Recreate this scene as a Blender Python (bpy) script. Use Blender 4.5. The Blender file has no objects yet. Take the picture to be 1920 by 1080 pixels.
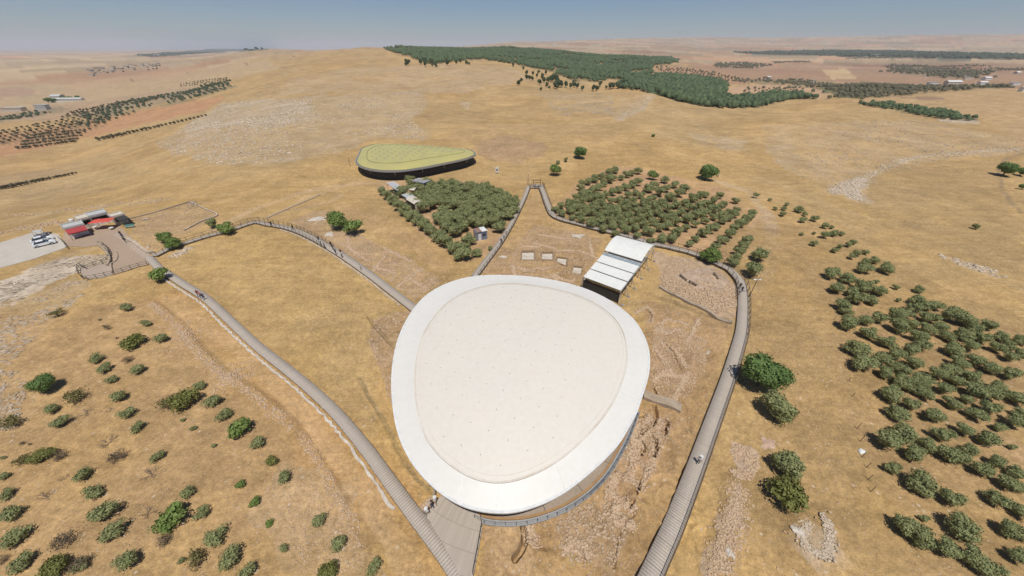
import bpy, math, random
import numpy as np
from mathutils import Vector, Matrix
R = math.radians
random.seed(7); np.random.seed(7)
scene = bpy.context.scene
col = scene.collection

# ------------------------------------------------------------------ camera, sky, sun, exposure
F_PX, PITCH, CAM_H = 650.0, 34.7, 45.0
cam_d = bpy.data.cameras.new('camera'); cam = bpy.data.objects.new('camera', cam_d); col.objects.link(cam)
cam.location = (0, 0, CAM_H); cam.rotation_euler = (R(90 - PITCH), 0, 0)
cam_d.sensor_width = 36; cam_d.lens = F_PX / 1920 * 36
cam_d.clip_start = 0.5; cam_d.clip_end = 80000
scene.camera = cam
SUN_EL, SUN_AZ = 70.0, -8.0          # light travels towards +Y turned by SUN_AZ towards -X
world = bpy.data.worlds.new('World'); scene.world = world; world.use_nodes = True
wn = world.node_tree; wn.nodes.clear()
wo = wn.nodes.new('ShaderNodeOutputWorld'); wb = wn.nodes.new('ShaderNodeBackground')
sky = wn.nodes.new('ShaderNodeTexSky'); sky.sky_type = 'NISHITA'; sky.sun_disc = False
sky.sun_elevation = R(SUN_EL); sky.sun_rotation = R(180 + SUN_AZ)
sky.altitude = 700; sky.air_density = 1.0; sky.dust_density = 0.6; sky.ozone_density = 5.0
wb.inputs['Strength'].default_value = 0.066
wmx = wn.nodes.new('ShaderNodeMix'); wmx.data_type = 'RGBA'; wmx.blend_type = 'MULTIPLY'; wmx.inputs[0].default_value = 1.0; wmx.inputs[7].default_value = (.90, .94, 1.03, 1)
wn.links.new(sky.outputs[0], wmx.inputs[6]); wn.links.new(wmx.outputs[2], wb.inputs[0]); wn.links.new(wb.outputs[0], wo.inputs[0])
sun_d = bpy.data.lights.new('sun', 'SUN'); sun = bpy.data.objects.new('sun', sun_d); col.objects.link(sun)
sun_d.energy = 4.0; sun_d.angle = R(0.6); sun_d.color = (1.0, 0.955, 0.88)
ldir = Vector((math.sin(R(SUN_AZ)) * math.cos(R(SUN_EL)), math.cos(R(SUN_AZ)) * math.cos(R(SUN_EL)), -math.sin(R(SUN_EL))))
sun.rotation_euler = ldir.to_track_quat('-Z', 'Y').to_euler()
scene.view_settings.view_transform = 'Standard'; scene.view_settings.look = 'None'
scene.view_settings.exposure = 0.0; scene.view_settings.gamma = 1.0
HAZE = 7.5e-5
scene.render.engine = 'CYCLES'
try:
    scene.cycles.volume_bounces = 1; scene.cycles.max_bounces = 6; scene.cycles.transparent_max_bounces = 8
except Exception: pass

# ------------------------------------------------------------------ noise
def _hash(ix, iy, seed):
    n = (ix.astype(np.int64) * 374761393 + iy.astype(np.int64) * 668265263 + seed * 1442695041) & 0xffffffff
    n = ((n ^ (n >> 13)) * 1274126177) & 0xffffffff
    n = n ^ (n >> 16)
    return (n & 0xffff) / 65535.0
def vnoise(x, y, seed=0):
    x = np.asarray(x, float); y = np.asarray(y, float)
    ix = np.floor(x); iy = np.floor(y); fx = x - ix; fy = y - iy
    fx = fx * fx * (3 - 2 * fx); fy = fy * fy * (3 - 2 * fy)
    a = _hash(ix, iy, seed); b = _hash(ix + 1, iy, seed); c = _hash(ix, iy + 1, seed); d = _hash(ix + 1, iy + 1, seed)
    return (a * (1 - fx) + b * fx) * (1 - fy) + (c * (1 - fx) + d * fx) * fy
def fbm(x, y, seed=0, octs=4):
    s = 0; a = .5; t = 0
    for o in range(octs):
        s = s + a * vnoise(x * 2 ** o, y * 2 ** o, seed + o * 17); t += a; a *= .5
    return s / t
def sst(x, a, b):
    t = np.clip((x - a) / (b - a), 0, 1); return t * t * (3 - 2 * t)

# ------------------------------------------------------------------ the lie of the land
SP, CP = math.sin(R(PITCH)), math.cos(R(PITCH))
def ray(px, py):
    u = (np.asarray(px, float) - 960) / F_PX; v = (np.asarray(py, float) - 540) / F_PX
    return u, CP - v * SP, -(SP + v * CP)
# bearing in degrees -> list of (row of sight, distance) or ('z', distance, height)
PROF = {
 -50: [(300,420),(250,640),(200,1000),(160,1700),(130,2600),(112,4500),(101,9000)],
 -40: [(265,310),(240,410),(220,500),(190,720),(150,1400),(122,2600),(106,5000),(98,9000)],
 -30: [(250,258),(200,370),(160,540),(130,800),(110,1250),(94,2300),('z',2600,45),('z',3500,10),('z',9000,0)],
 -20: [(250,235),(200,345),(150,530),(120,760),(100,1050),(88,1350),('z',1700,40),('z',2500,10),('z',9000,0)],
 -10: [(250,220),(200,350),(150,540),(122,740),(104,1050),(94,1350),('z',1600,38),('z',2500,10),('z',5000,20),('z',9000,30)],
 0:   [(250,220),(200,345),(150,510),(128,700),(106,1050),(92,1400),('z',1600,38),('z',2500,10),(82,6000),(80,9000)],
 10:  [(250,222),(200,340),(168,440),('z',520,-12),(150,690),(128,900),(112,1150),(104,1400),('z',1700,20),('z',2200,5),(88,4500),(74,9000)],
 20:  [(250,232),(200,350),(180,410),('z',470,-10),(152,760),(128,1000),(112,1300),('z',1500,5),('z',1900,-8),(96,3500),(84,6000),(71,9500)],
 30:  [(270,240),(230,310),(203,370),('z',430,-14),(183,600),(160,900),(130,1700),(108,3300),(96,4800),(84,7000),(69,9500)],
 40:  [(290,245),(240,320),(203,410),('z',450,-10),(185,560),(173,680),('z',760,0),('z',850,-14),(150,1250),(125,2100),(108,3400),(94,5500),(84,7000),(67,9500)],
 50:  [(290,300),(235,400),(200,520),(167,740),('z',820,4),('z',950,-6),(148,1300),(126,2100),(110,3400),(96,5500),(84,7000),(66,9500)],
}
LR = np.linspace(math.log(10), math.log(30000), 500)
TH = np.arange(-60, 60.1, 1.0)
_ks = sorted(PROF); _rows = []
for k in _ks:
    rs = [10, 120, 165]; zs = [0, 0, 0]
    for n in PROF[k]:
        if n[0] == 'z': rs.append(n[1]); zs.append(n[2])
        else:
            v = (n[0] - 540) / F_PX; yw = CP - v * SP; zw = SP + v * CP
            rs.append(n[1]); zs.append(CAM_H - n[1] * zw / (yw / math.cos(R(k))))
    rs.append(30000); zs.append(zs[-1])
    _rows.append(np.interp(LR, np.log(rs), zs))
_rows = np.array(_rows)
TAB = np.array([[0.0] * 500] * len(TH))
for j in range(500): TAB[:, j] = np.interp(TH, _ks, _rows[:, j])
def _sm(a, axis, n):
    for _ in range(n):
        p = np.concatenate([np.take(a, [0], axis), a, np.take(a, [-1], axis)], axis)
        s0 = [slice(None)] * 2; s1 = [slice(None)] * 2; s2 = [slice(None)] * 2
        s0[axis] = slice(0, -2); s1[axis] = slice(1, -1); s2[axis] = slice(2, None)
        a = .25 * p[tuple(s0)] + .5 * p[tuple(s1)] + .25 * p[tuple(s2)]
    return a
TAB = _sm(_sm(TAB, 0, 8), 1, 5)
CARVE = []          # (polygon, depth)
BUMPY = []          # (cx, cy, rx, ry, angle, amp)  rough dug-over ground
RIDGES = []         # (polyline, half width, height)
def inpoly(x, y, poly):
    x = np.asarray(x); res = np.zeros(x.shape, bool); n = len(poly)
    for i in range(n):
        x0, y0 = poly[i]; x1, y1 = poly[(i + 1) % n]
        if y0 == y1: continue
        c = ((y0 > y) != (y1 > y)) & (x < (x1 - x0) * (y - y0) / (y1 - y0) + x0)
        res ^= c
    return res
def seg_dist(x, y, pl):
    best = np.full(np.shape(x), 1e9)
    for (x0, y0), (x1, y1) in zip(pl[:-1], pl[1:]):
        dx, dy = x1 - x0, y1 - y0; L = dx * dx + dy * dy + 1e-9
        t = np.clip(((x - x0) * dx + (y - y0) * dy) / L, 0, 1)
        best = np.minimum(best, np.hypot(x - x0 - t * dx, y - y0 - t * dy))
    return best
def H0(x, y):
    x = np.asarray(x, float); y = np.asarray(y, float)
    r = np.hypot(x, y) + 1e-6; th = np.degrees(np.arctan2(x, y))
    back = sst(np.abs(th), 70, 110)
    tc = np.clip(th, -59.9, 59.9) + 60; ti = np.floor(tc).astype(int); tf = tc - ti
    lc = np.clip((np.log(r) - LR[0]) / (LR[1] - LR[0]), 0, 498.9); li = np.floor(lc).astype(int); lf = lc - li
    z = (TAB[ti, li] * (1 - tf) + TAB[ti + 1, li] * tf) * (1 - lf) + (TAB[ti, li + 1] * (1 - tf) + TAB[ti + 1, li + 1] * tf) * lf
    z = z * (1 - back) * (r > 10)
    z = z + (fbm(x / 28, y / 28, 3, 3) - .5) * .9
    z = z + (fbm(x / 120, y / 120, 5, 4) - .5) * 12 * sst(r, 190, 420) + (fbm(x / 38, y / 38, 6, 3) - .5) * 2.4 * sst(r, 140, 260)
    z = z + (fbm(x / 800, y / 800, 9, 4) - .5) * 30 * sst(r, 900, 2600)
    z = z + (fbm(x / 2600, y / 2600, 12, 4) - .5) * 60 * sst(r, 3500, 8000)
    return z
def H(x, y):
    z = H0(x, y)
    for cx, cy, rx, ry, an, amp in BUMPY:
        dx = (x - cx) * math.cos(an) + (y - cy) * math.sin(an); dy = -(x - cx) * math.sin(an) + (y - cy) * math.cos(an)
        m = 1 - sst(np.hypot(dx / rx, dy / ry), .75, 1.05)
        rn = 1 - np.abs(2 * fbm(x / 3.2, y / 3.2, 31, 3) - 1)
        z = z + m * amp * (rn - .75) * 1.6
    for pl, hw, h in RIDGES:
        d = seg_dist(x, y, pl); z = z + h * (1 - sst(d, hw * .3, hw))
    for poly, dep in CARVE:
        z = z - dep * inpoly(x, y, poly)
    return z
def P(px, py, z=None, lift=0.0, base=False):
    """the point of the ground (or of a level z) seen at a place of the 1920x1080 photograph"""
    u, yw, zw = ray(px, py)
    u = np.atleast_1d(u).astype(float); yw = np.atleast_1d(yw) + 0 * u; zw = np.atleast_1d(zw) + 0 * u
    if z is not None:
        t = (z - CAM_H) / zw; out = np.stack([u * t, yw * t, CAM_H + zw * t], -1)
    else:
        f = H0 if base else H
        tg = 20 * 1.0095 ** np.arange(700)
        g = CAM_H + zw[:, None] * tg - f(u[:, None] * tg, yw[:, None] * tg) - lift
        k = np.where((g < 0).any(1), np.argmax(g < 0, 1), len(tg) - 1)
        b = tg[k]; a = tg[np.maximum(k - 1, 0)]
        for i in range(14):
            m = (a + b) / 2; g = CAM_H + zw * m - f(u * m, yw * m) - lift
            a = np.where(g > 0, m, a); b = np.where(g > 0, b, m)
        out = np.stack([u * b, yw * b, CAM_H + zw * b], -1)
    return out[0] if np.ndim(px) == 0 else out
RMAX = [26000.0]
def PL(pts, z=None, base=True):
    pts = np.array(pts, float); w = P(pts[:, 0], pts[:, 1], z, base=base)[:, :2]
    r = np.hypot(w[:, 0], w[:, 1]); return w * np.minimum(1, RMAX[0] / r)[:, None]
def dens(pts, n=6, closed=False):
    """more points along a photograph polyline, so that it keeps its course over curved ground"""
    out = []; pts = list(pts); m = len(pts)
    for i in range(m if closed else m - 1):
        a = pts[i]; b = pts[(i + 1) % m]
        for k in range(n): out.append((a[0] + (b[0] - a[0]) * k / n, a[1] + (b[1] - a[1]) * k / n))
    if not closed: out.append(pts[-1])
    return out
def smooth_line(pts, step):
    """Catmull-Rom through world points, resampled evenly"""
    p = np.array(pts, float); p = np.vstack([2 * p[0] - p[1], p, 2 * p[-1] - p[-2]]); o = []
    for i in range(1, len(p) - 2):
        for t in np.linspace(0, 1, 24, endpoint=False):
            a, b, c, d = p[i - 1], p[i], p[i + 1], p[i + 2]
            o.append(.5 * ((2 * b) + (-a + c) * t + (2 * a - 5 * b + 4 * c - d) * t * t + (-a + 3 * b - 3 * c + d) * t ** 3))
    o.append(p[-2]); o = np.array(o)
    s = np.concatenate([[0], np.cumsum(np.hypot(*(o[1:, :2] - o[:-1, :2]).T))])
    n = max(2, int(round(s[-1] / step)) + 1); q = np.linspace(0, s[-1], n)
    return np.stack([np.interp(q, s, o[:, k]) for k in range(o.shape[1])], -1)

# ------------------------------------------------------------------ materials
def nodes(name):
    m = bpy.data.materials.new(name); m.use_nodes = True; nt = m.node_tree
    return m, nt, nt.nodes['Principled BSDF']
def N(nt, t, **kw):
    n = nt.nodes.new(t)
    for k, v in kw.items():
        if k in n.inputs: n.inputs[k].default_value = v
        else: setattr(n, k, v)
    return n
def ramp(nt, fac, stops):
    r = nt.nodes.new('ShaderNodeValToRGB'); e = r.color_ramp.elements
    while len(e) < len(stops): e.new(.5)
    for i, (p, c) in enumerate(stops):
        e[i].position = p; e[i].color = (c, c, c, 1) if isinstance(c, (int, float)) else (*c, 1)
    nt.links.new(fac, r.inputs[0]); return r.outputs[0]
def mix(nt, f, a, b, mode='MIX'):
    n = nt.nodes.new('ShaderNodeMix'); n.data_type = 'RGBA'; n.blend_type = mode; n.clamp_factor = True
    for i, v in ((0, f), (6, a), (7, b)):
        if isinstance(v, bpy.types.NodeSocket): nt.links.new(v, n.inputs[i])
        else: n.inputs[i].default_value = v if isinstance(v, (int, float)) else (*v[:3], 1)
    return n.outputs[2]
def math_n(nt, op, a, b=0.0):
    n = nt.nodes.new('ShaderNodeMath'); n.operation = op
    for i, v in ((0, a), (1, b)):
        if isinstance(v, bpy.types.NodeSocket): nt.links.new(v, n.inputs[i])
        else: n.inputs[i].default_value = v
    return n.outputs[0]
def worn(name, c, c2=None, scale=1.5, rough=.8, bump=.15, metal=0.0, fine=12.0, sheen=None, coord='Object'):
    """a weathered surface: large soft patches of c and c2, fine grain on top"""
    m, nt, b = nodes(name); c2 = c2 or tuple(v * .75 for v in c)
    tc = N(nt, 'ShaderNodeTexCoord')
    n1 = N(nt, 'ShaderNodeTexNoise', Scale=scale, Detail=6.0, Roughness=.6); n2 = N(nt, 'ShaderNodeTexNoise', Scale=fine, Detail=4.0)
    for n in (n1, n2): nt.links.new(tc.outputs[coord], n.inputs['Vector'])
    base = mix(nt, ramp(nt, n1.outputs[0], [(.35, 0.0), (.65, 1.0)]), c, c2)
    base = mix(nt, .35, base, ramp(nt, n2.outputs[0], [(.3, .35), (.7, .65)]), 'OVERLAY')
    nt.links.new(base, b.inputs['Base Color']); b.inputs['Roughness'].default_value = rough; b.inputs['Metallic'].default_value = metal
    if bump:
        bp = N(nt, 'ShaderNodeBump', Strength=bump, Distance=.05); nt.links.new(n2.outputs[0], bp.inputs['Height']); nt.links.new(bp.outputs[0], b.inputs['Normal'])
    return m
def leafmat(name, ca, cb, cc=None):
    """foliage: colour differs from clump to clump (vertex attribute) and from tree to tree"""
    m, nt, b = nodes(name)
    at = N(nt, 'ShaderNodeAttribute', attribute_name='var'); oi = N(nt, 'ShaderNodeObjectInfo')
    c = mix(nt, at.outputs['Fac'], ca, cb)
    c = mix(nt, ramp(nt, oi.outputs['Random'], [(0, 0.0), (1, .55)]), c, cc or tuple((p + q) * .5 * 1.1 for p, q in zip(ca, cb)))
    nt.links.new(c, b.inputs['Base Color']); b.inputs['Roughness'].default_value = .65
    b.inputs['Specular IOR Level'].default_value = .2
    tr = nt.nodes.new('ShaderNodeBsdfTranslucent'); nt.links.new(c, tr.inputs['Color']); mx = nt.nodes.new('ShaderNodeMixShader'); mx.inputs[0].default_value = .22
    nt.links.new(b.outputs[0], mx.inputs[1]); nt.links.new(tr.outputs[0], mx.inputs[2]); nt.links.new(mx.outputs[0], nt.nodes['Material Output'].inputs['Surface'])
    return m
M = {}
M['olive'] = leafmat('olive_leaves', (.20, .225, .088), (.37, .385, .18))
M['fresh'] = leafmat('fresh_green_leaves', (.13, .20, .045), (.25, .32, .095))
M['deep'] = leafmat('deep_green_leaves', (.09, .16, .045), (.20, .28, .09))
M['yellowish'] = leafmat('yellowing_leaves', (.14, .165, .045), (.28, .27, .085))
M['pale'] = leafmat('sparse_pale_leaves', (.150, .145, .050), (.240, .205, .085))
M['dryleaf'] = leafmat('dry_leaves', (.13, .10, .065), (.22, .17, .11))
M['pine'] = leafmat('pine_needles', (.040, .072, .032), (.155, .20, .095))
M['pine_far'] = leafmat('far_woodland', (.05, .068, .036), (.085, .105, .055))
M['farolive'] = leafmat('far_orchard_leaves', (.11, .105, .06), (.18, .16, .10))
M['bark'] = worn('bark', (.16, .12, .085), (.09, .07, .05), 6, .95)
M['twig'] = worn('bare_twigs', (.20, .145, .115), (.13, .10, .085), 6, .95)
M['wood'] = worn('weathered_boards', (.385, .315, .25), (.31, .255, .205), .5, .85, .1, fine=6)
M['timber'] = worn('timber_beam', (.20, .14, .09), (.13, .09, .06), 2, .8)
M['darkmetal'] = worn('dark_railing_steel', (.11, .095, .08), (.07, .06, .05), 4, .5, 0)
M['galv'] = worn('galvanised_steel', (.42, .43, .44), (.33, .34, .35), 3, .45, .05, .4)
M['rail_grey'] = worn('grey_railing_steel', (.20, .21, .22), (.15, .155, .16), 3, .5, 0)
M['rock'] = worn('pale_limestone', (.52, .43, .33), (.36, .28, .20), .9, .95, .5, fine=7)
M['rockwhite'] = worn('whitish_limestone', (.60, .54, .46), (.42, .36, .29), .9, .95, .5, fine=7)
M['rockgrey'] = worn('grey_limestone', (.42, .37, .31), (.30, .255, .20), .6, .95, .5, fine=5)
M['white'] = worn('white_paint', (.74, .74, .72), (.62, .62, .60), 2, .45, 0)
M['cream'] = worn('cream_render', (.60, .54, .45), (.50, .45, .37), 1.2, .8, .05)
M['greyroof'] = worn('light_grey_sheet_roof', (.50, .50, .48), (.42, .42, .40), 1, .6, .03)
M['dark'] = worn('near_black', (.03, .028, .025), (.02, .02, .02), 3, .8, 0)  # even near-black for terrace joints, roof edge seam and board emblem
M['red'] = worn('faded_red_canvas', (.42, .05, .05), (.33, .04, .045), 1.2, .8, .03)
M['redbright'] = worn('bright_red_canvas', (.62, .09, .06), (.5, .07, .05), 1.2, .8, .03)
M['teal'] = worn('teal_fabric', (.12, .30, .28), (.10, .24, .23), 3, .8, 0)
M['glass'] = worn('dark_window_glass', (.04, .05, .06), (.05, .06, .07), 2, .12, 0)
M['blueglass'] = worn('bluish_panel', (.22, .28, .38), (.14, .18, .28), 2, .3, 0)
M['tyre'] = worn('tyre_rubber', (.03, .03, .03), (.02, .02, .02), 4, .9, 0)
M['skin'] = worn('skin', (.42, .25, .17), (.38, .22, .15), 10, .6, 0)
M['hairmat'] = worn('dark_hair', (.03, .02, .015), (.02, .015, .01), 10, .7, 0)
for k, c in dict(navy=(.03, .04, .08), black=(.02, .02, .022), maroon=(.22, .04, .05), whitecloth=(.70, .70, .68), greycloth=(.22, .22, .23), beige=(.45, .38, .28), denim=(.09, .12, .2), pinkcloth=(.5, .2, .2)).items():
    M[k] = worn(k + '_fabric' if 'cloth' not in k else k, c, tuple(v * .8 for v in c), 6, .9, 0)
M['gravel'] = worn('grey_gravel', (.50, .455, .39), (.45, .405, .345), .35, .95, .25, fine=5)
M['paving'] = worn('tan_paving', (.375, .275, .195), (.34, .25, .175), .12, .9, .05, fine=3)
M['paving2'] = worn('greyish_paving', (.40, .32, .25), (.36, .285, .22), .2, .9, .05, fine=3)
M['kerbstone'] = worn('stone_kerb', (.40, .32, .23), (.30, .235, .17), .8, .9, .2, fine=5)
M['terrace'] = worn('terrace_boards', (.335, .265, .20), (.29, .235, .18), .5, .8, .04, fine=4)
M['ochre'] = worn('ochre_timber_edge', (.36, .21, .09), (.28, .17, .08), 1, .7, .05)

# ------------------------------------------------------------------ objects
def newobj(name, V, Fc, mat, parent=None, smooth=False, loc=None, var=None, mats=None, midx=None):
    me = bpy.data.meshes.new(name)
    V = np.asarray(V, float)
    if isinstance(Fc, np.ndarray):
        nf, k = Fc.shape
        me.vertices.add(len(V)); me.vertices.foreach_set('co', V.ravel())
        me.loops.add(nf * k); me.loops.foreach_set('vertex_index', Fc.ravel().astype(np.int32))
        me.polygons.add(nf); me.polygons.foreach_set('loop_start', np.arange(0, nf * k, k, dtype=np.int32))
        try: me.polygons.foreach_set('loop_total', np.full(nf, k, dtype=np.int32))
        except Exception: pass
        me.update(calc_edges=True)
    else:
        me.from_pydata([tuple(v) for v in V], [], Fc)
    if mats:
        for m_ in mats: me.materials.append(m_)
        if midx is not None: me.polygons.foreach_set('material_index', np.array(midx, np.int32))
    else: me.materials.append(mat)
    if smooth: me.polygons.foreach_set('use_smooth', [True] * len(me.polygons))
    if var is not None:
        a = me.attributes.new('var', 'FLOAT', 'POINT'); a.data.foreach_set('value', np.asarray(var, np.float32))
    me.update()
    o = bpy.data.objects.new(name, me); col.objects.link(o)
    if parent: o.parent = parent
    if loc is not None: o.location = loc
    return o
def empty(name, loc=(0, 0, 0), rz=0.0):
    o = bpy.data.objects.new(name, None); col.objects.link(o); o.location = loc; o.rotation_euler = (0, 0, rz); o.empty_display_size = .3
    return o
def tag(o, label, cat, group=None, kind=None):
    if label: o['label'] = label
    if cat: o['category'] = cat
    if group: o['group'] = group
    if kind: o['kind'] = kind
    return o
def copy_tree(o, parent=None):
    c = o.copy(); col.objects.link(c); c.parent = parent
    for ch in list(KIDS.get(o.name, [])): 
        cc = ch.copy(); col.objects.link(cc); cc.parent = c
        for g in KIDS.get(ch.name, []):
            gg = g.copy(); col.objects.link(gg); gg.parent = cc
    return c
KIDS = {}
def keep(o):
    KIDS[o.name] = list(o.children)
    for c in o.children: KIDS[c.name] = list(c.children)
    return o
class MB:
    def __init__(s): s.V = []; s.F = []; s.n = 0; s.mi = []
    def add(s, V, Fc, mi=0):
        V = np.asarray(V, float); s.V.append(V); s.F += [tuple(int(i) + s.n for i in f) for f in Fc]; s.mi += [mi] * len(Fc); s.n += len(V)
    def box(s, c, size, rz=0.0, tilt=0.0, mi=0, bev=0.0):
        x, y, z = size[0] / 2, size[1] / 2, size[2] / 2
        if bev > 0:
            b = min(bev, x * .8, y * .8, z * .8); V = []
            for sz in (-1, 1):
                for (a, d) in ((x - b, y), (x, y - b), (x, -(y - b)), (x - b, -y), (-(x - b), -y), (-x, -(y - b)), (-x, y - b), (-(x - b), y)):
                    V.append((a, d, sz * (z - b)))
            for sz in (-1, 1):
                for (a, d) in ((x - b, y - b), (x - b, -(y - b)), (-(x - b), -(y - b)), (-(x - b), y - b)): V.append((a, d, sz * z))
            Fc = [(i, i + 8, (i + 1) % 8 + 8, (i + 1) % 8) for i in range(8)]
            Fc += [(20, 21, 22, 23)[::-1], (16, 17, 18, 19)]
            Fc += [(8, 20, 21, 11, 10, 9)[::-1] if 0 else (9, 8, 20), (9, 20, 21, 10), (10, 21, 11), (11, 21, 22, 12), (12, 22, 13), (13, 22, 23, 14), (14, 23, 15), (15, 23, 20, 8)]
            Fc += [(1, 16, 0), (1, 2, 17, 16), (2, 3, 17), (3, 4, 18, 17), (4, 5, 18), (5, 6, 19, 18), (6, 7, 19), (7, 0, 16, 19)]
        else:
            V = [(-x, -y, -z), (x, -y, -z), (x, y, -z), (-x, y, -z), (-x, -y, z), (x, -y, z), (x, y, z), (-x, y, z)]
            Fc = [(0, 3, 2, 1), (4, 5, 6, 7), (0, 1, 5, 4), (1, 2, 6, 5), (2, 3, 7, 6), (3, 0, 4, 7)]
        V = np.array(V)
        if tilt: c_, s_ = math.cos(tilt), math.sin(tilt); V = V @ np.array([[1, 0, 0], [0, c_, s_], [0, -s_, c_]])
        c_, s_ = math.cos(rz), math.sin(rz); V = V @ np.array([[c_, s_, 0], [-s_, c_, 0], [0, 0, 1]])
        s.add(V + np.array(c), Fc, mi); return s
    def bar(s, a, b, r, n=6, r2=None, mi=0):
        a = Vector(a); b = Vector(b); d = (b - a)
        if d.length < 1e-6: return s
        q = d.to_track_quat('Z', 'Y'); r2 = r if r2 is None else r2; V = []
        for k in range(n):
            w = q @ Vector((math.cos(2 * math.pi * k / n), math.sin(2 * math.pi * k / n), 0))
            V.append(a + w * r); V.append(b + w * r2)
        Fc = [(2 * k, 2 * ((k + 1) % n), 2 * ((k + 1) % n) + 1, 2 * k + 1) for k in range(n)]
        Fc += [tuple(2 * k for k in range(n))[::-1], tuple(2 * k + 1 for k in range(n))]
        s.add([tuple(v) for v in V], Fc, mi); return s
    def quad(s, pts, mi=0): s.add(pts, [tuple(range(len(pts)))], mi); return s
    def prism(s, poly, z0, z1, mi=0):
        n = len(poly); ar = sum(poly[i][0] * poly[(i + 1) % n][1] - poly[(i + 1) % n][0] * poly[i][1] for i in range(n))
        if ar < 0: poly = list(poly)[::-1]
        z0 = [z0] * n if np.isscalar(z0) else z0; z1 = [z1] * n if np.isscalar(z1) else z1
        V = [(p[0], p[1], z) for p, z in zip(poly, z0)] + [(p[0], p[1], z) for p, z in zip(poly, z1)]
        s.add(V, [(i, (i + 1) % n, (i + 1) % n + n, i + n) for i in range(n)] + [tuple(range(n))[::-1], tuple(range(n, 2 * n))], mi); return s
    def build(s, name, mat, parent=None, smooth=False, mats=None):
        return newobj(name, np.vstack(s.V), s.F, mat, parent, smooth, mats=mats, midx=s.mi if mats else None)
ORD = ['first', 'second', 'third', 'fourth', 'fifth', 'sixth', 'seventh', 'eighth', 'ninth', 'tenth', 'eleventh', 'twelfth', 'thirteenth', 'fourteenth', 'fifteenth', 'sixteenth', 'seventeenth', 'eighteenth', 'nineteenth', 'twentieth']
def nth(i): 
    if i < 20: return ORD[i]
    return 'twenty-' + ORD[i - 20] if i < 29 else ('thirtieth' if i == 29 else 'thirty-' + ORD[i - 30])
# ------------------------------------------------------------------ what is dug into or heaped on the ground
def pw(px, py): q = P(px, py, base=True); return float(q[0]), float(q[1])
def scale_at(px, py):
    q = P(px, py, base=True); return (q[1] * CP + (CAM_H - q[2]) * SP) / F_PX      # metres per photograph pixel
TRENCH = [[(979,472),(1001,471),(1002,487),(979,487)], [(1017,474),(1036,473),(1037,487),(1015,486)], [(1046,482),(1063,484),(1061,498),(1043,491)], [(1076,499),(1092,501),(1088,514),(1072,511)]]
TRW = [PL(t) for t in TRENCH]
for t in TRW:
    c = t.mean(0); CARVE.append((list(map(tuple, c + (t - c) * 1.22)), 1.6))
LEDGE1 = smooth_line(PL([(284,572),(310,592),(333,612),(352,640),(378,668),(400,690),(420,708),(470,738),(510,772),(548,806)]), 1.5)
LEDGE2 = smooth_line(PL([(562,815),(585,850),(605,880),(630,925),(650,960),(668,985)]), 1.5)
RIDGES.append(([tuple(p) for p in LEDGE1[::3, :2]], 1.6, .45))
RIDGES.append(([tuple(p) for p in LEDGE2[::3, :2]], 1.0, .3))
HEAP = [[(1378,915),(1382,960),(1368,1000),(1355,1045),(1345,1090)], [(1512,985),(1500,1010),(1518,1035),(1545,1045),(1552,1010),(1545,975)]]
for h in HEAP: RIDGES.append(([tuple(p) for p in PL(h)], 2.2, .5))
for (px, py, rx, ry, an, amp) in [(1040,500,15,11,0,.75), (740,500,13,6,-.75,.55), (1195,850,6,15,.5,.8), (1240,640,12,9,0,.45), (1110,1000,9,7,0,.45), (1240,760,6,6,0,.5), (735,610,5,6,0,.5), (985,1000,4,5,0,.5), (1310,560,9,6,-.5,.4), (600,410,10,5,0,.3)]:
    x, y = pw(px, py); BUMPY.append((x, y, rx, ry, an, amp))
CUTS = [([(1227,762),(1231,778),(1228,790),(1218,800),(1208,806),(1203,815)],.42,1.0), ([(1251,790),(1250,802),(1245,812)],.45,1.0), ([(1206,830),(1208,840),(1203,848)],.4,.9), ([(1230,826),(1232,836),(1229,845),(1225,855)],.4,.9),
 ([(1200,905),(1198,915),(1192,925)],.32,.8), ([(1187,938),(1183,946),(1181,952)],.3,.8), ([(981,984),(984,1000),(985,1010),(979,1028),(966,1046)],.5,1.5), ([(1216,583),(1221,591),(1218,602)],.4,.6), ([(1215,549),(1260,566),(1310,585),(1366,603)],.8,.45), ([(690,593),(715,625),(742,652)],.5,.4), ([(692,592),(720,581),(748,572)],.4,.25),
 ([(672,708),(705,765),(745,840),(790,905)],.4,.12), ([(1085,505),(1110,512)],.5,.5), ([(1005,507),(1040,512),(1062,520)],.5,.5), ([(1150,500),(1140,505)],.4,.5), ([(1245,640),(1262,660),(1275,690)],.4,.35), ([(1225,730),(1234,745)],.4,.5), ([(1190,960),(1160,1000),(1150,1060)],.35,.25), ([(1088,1030),(1096,1045)],.3,.4)]
for pl_, hw_, dp_ in CUTS: RIDGES.append(([tuple(p) for p in smooth_line(PL(pl_), .8)], hw_, -dp_))
MOUND = pw(1305, 535); RIDGES.append(([MOUND, (MOUND[0] + 1, MOUND[1])], 9, .6))

# ------------------------------------------------------------------ the ground sheet
rr = [0.0, 4.0, 7.0, 9.0]; a = 76.0
while a > 0.55: rr.append(CAM_H / math.tan(R(a))); a -= .113
while rr[-1] < 26000: rr.append(rr[-1] * 1.045)
rr = np.array(rr)
th = np.concatenate([np.arange(-180, -62, 4.0), np.arange(-62, 62, .115), np.arange(62, 180, 4.0)])
NR, NT = len(rr), len(th)
RRg, THg = np.meshgrid(rr, np.radians(th), indexing='ij')
GX = (RRg * np.sin(THg)).ravel(); GY = (RRg * np.cos(THg)).ravel()
GR = RRg.ravel()
GZ = H(GX, GY)
i = np.arange(NR - 1)[:, None]; j = np.arange(NT)[None, :]
GF = np.stack([i * NT + j, i * NT + (j + 1) % NT, (i + 1) * NT + (j + 1) % NT, (i + 1) * NT + j], -1).reshape(-1, 4)[:, ::-1]
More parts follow.
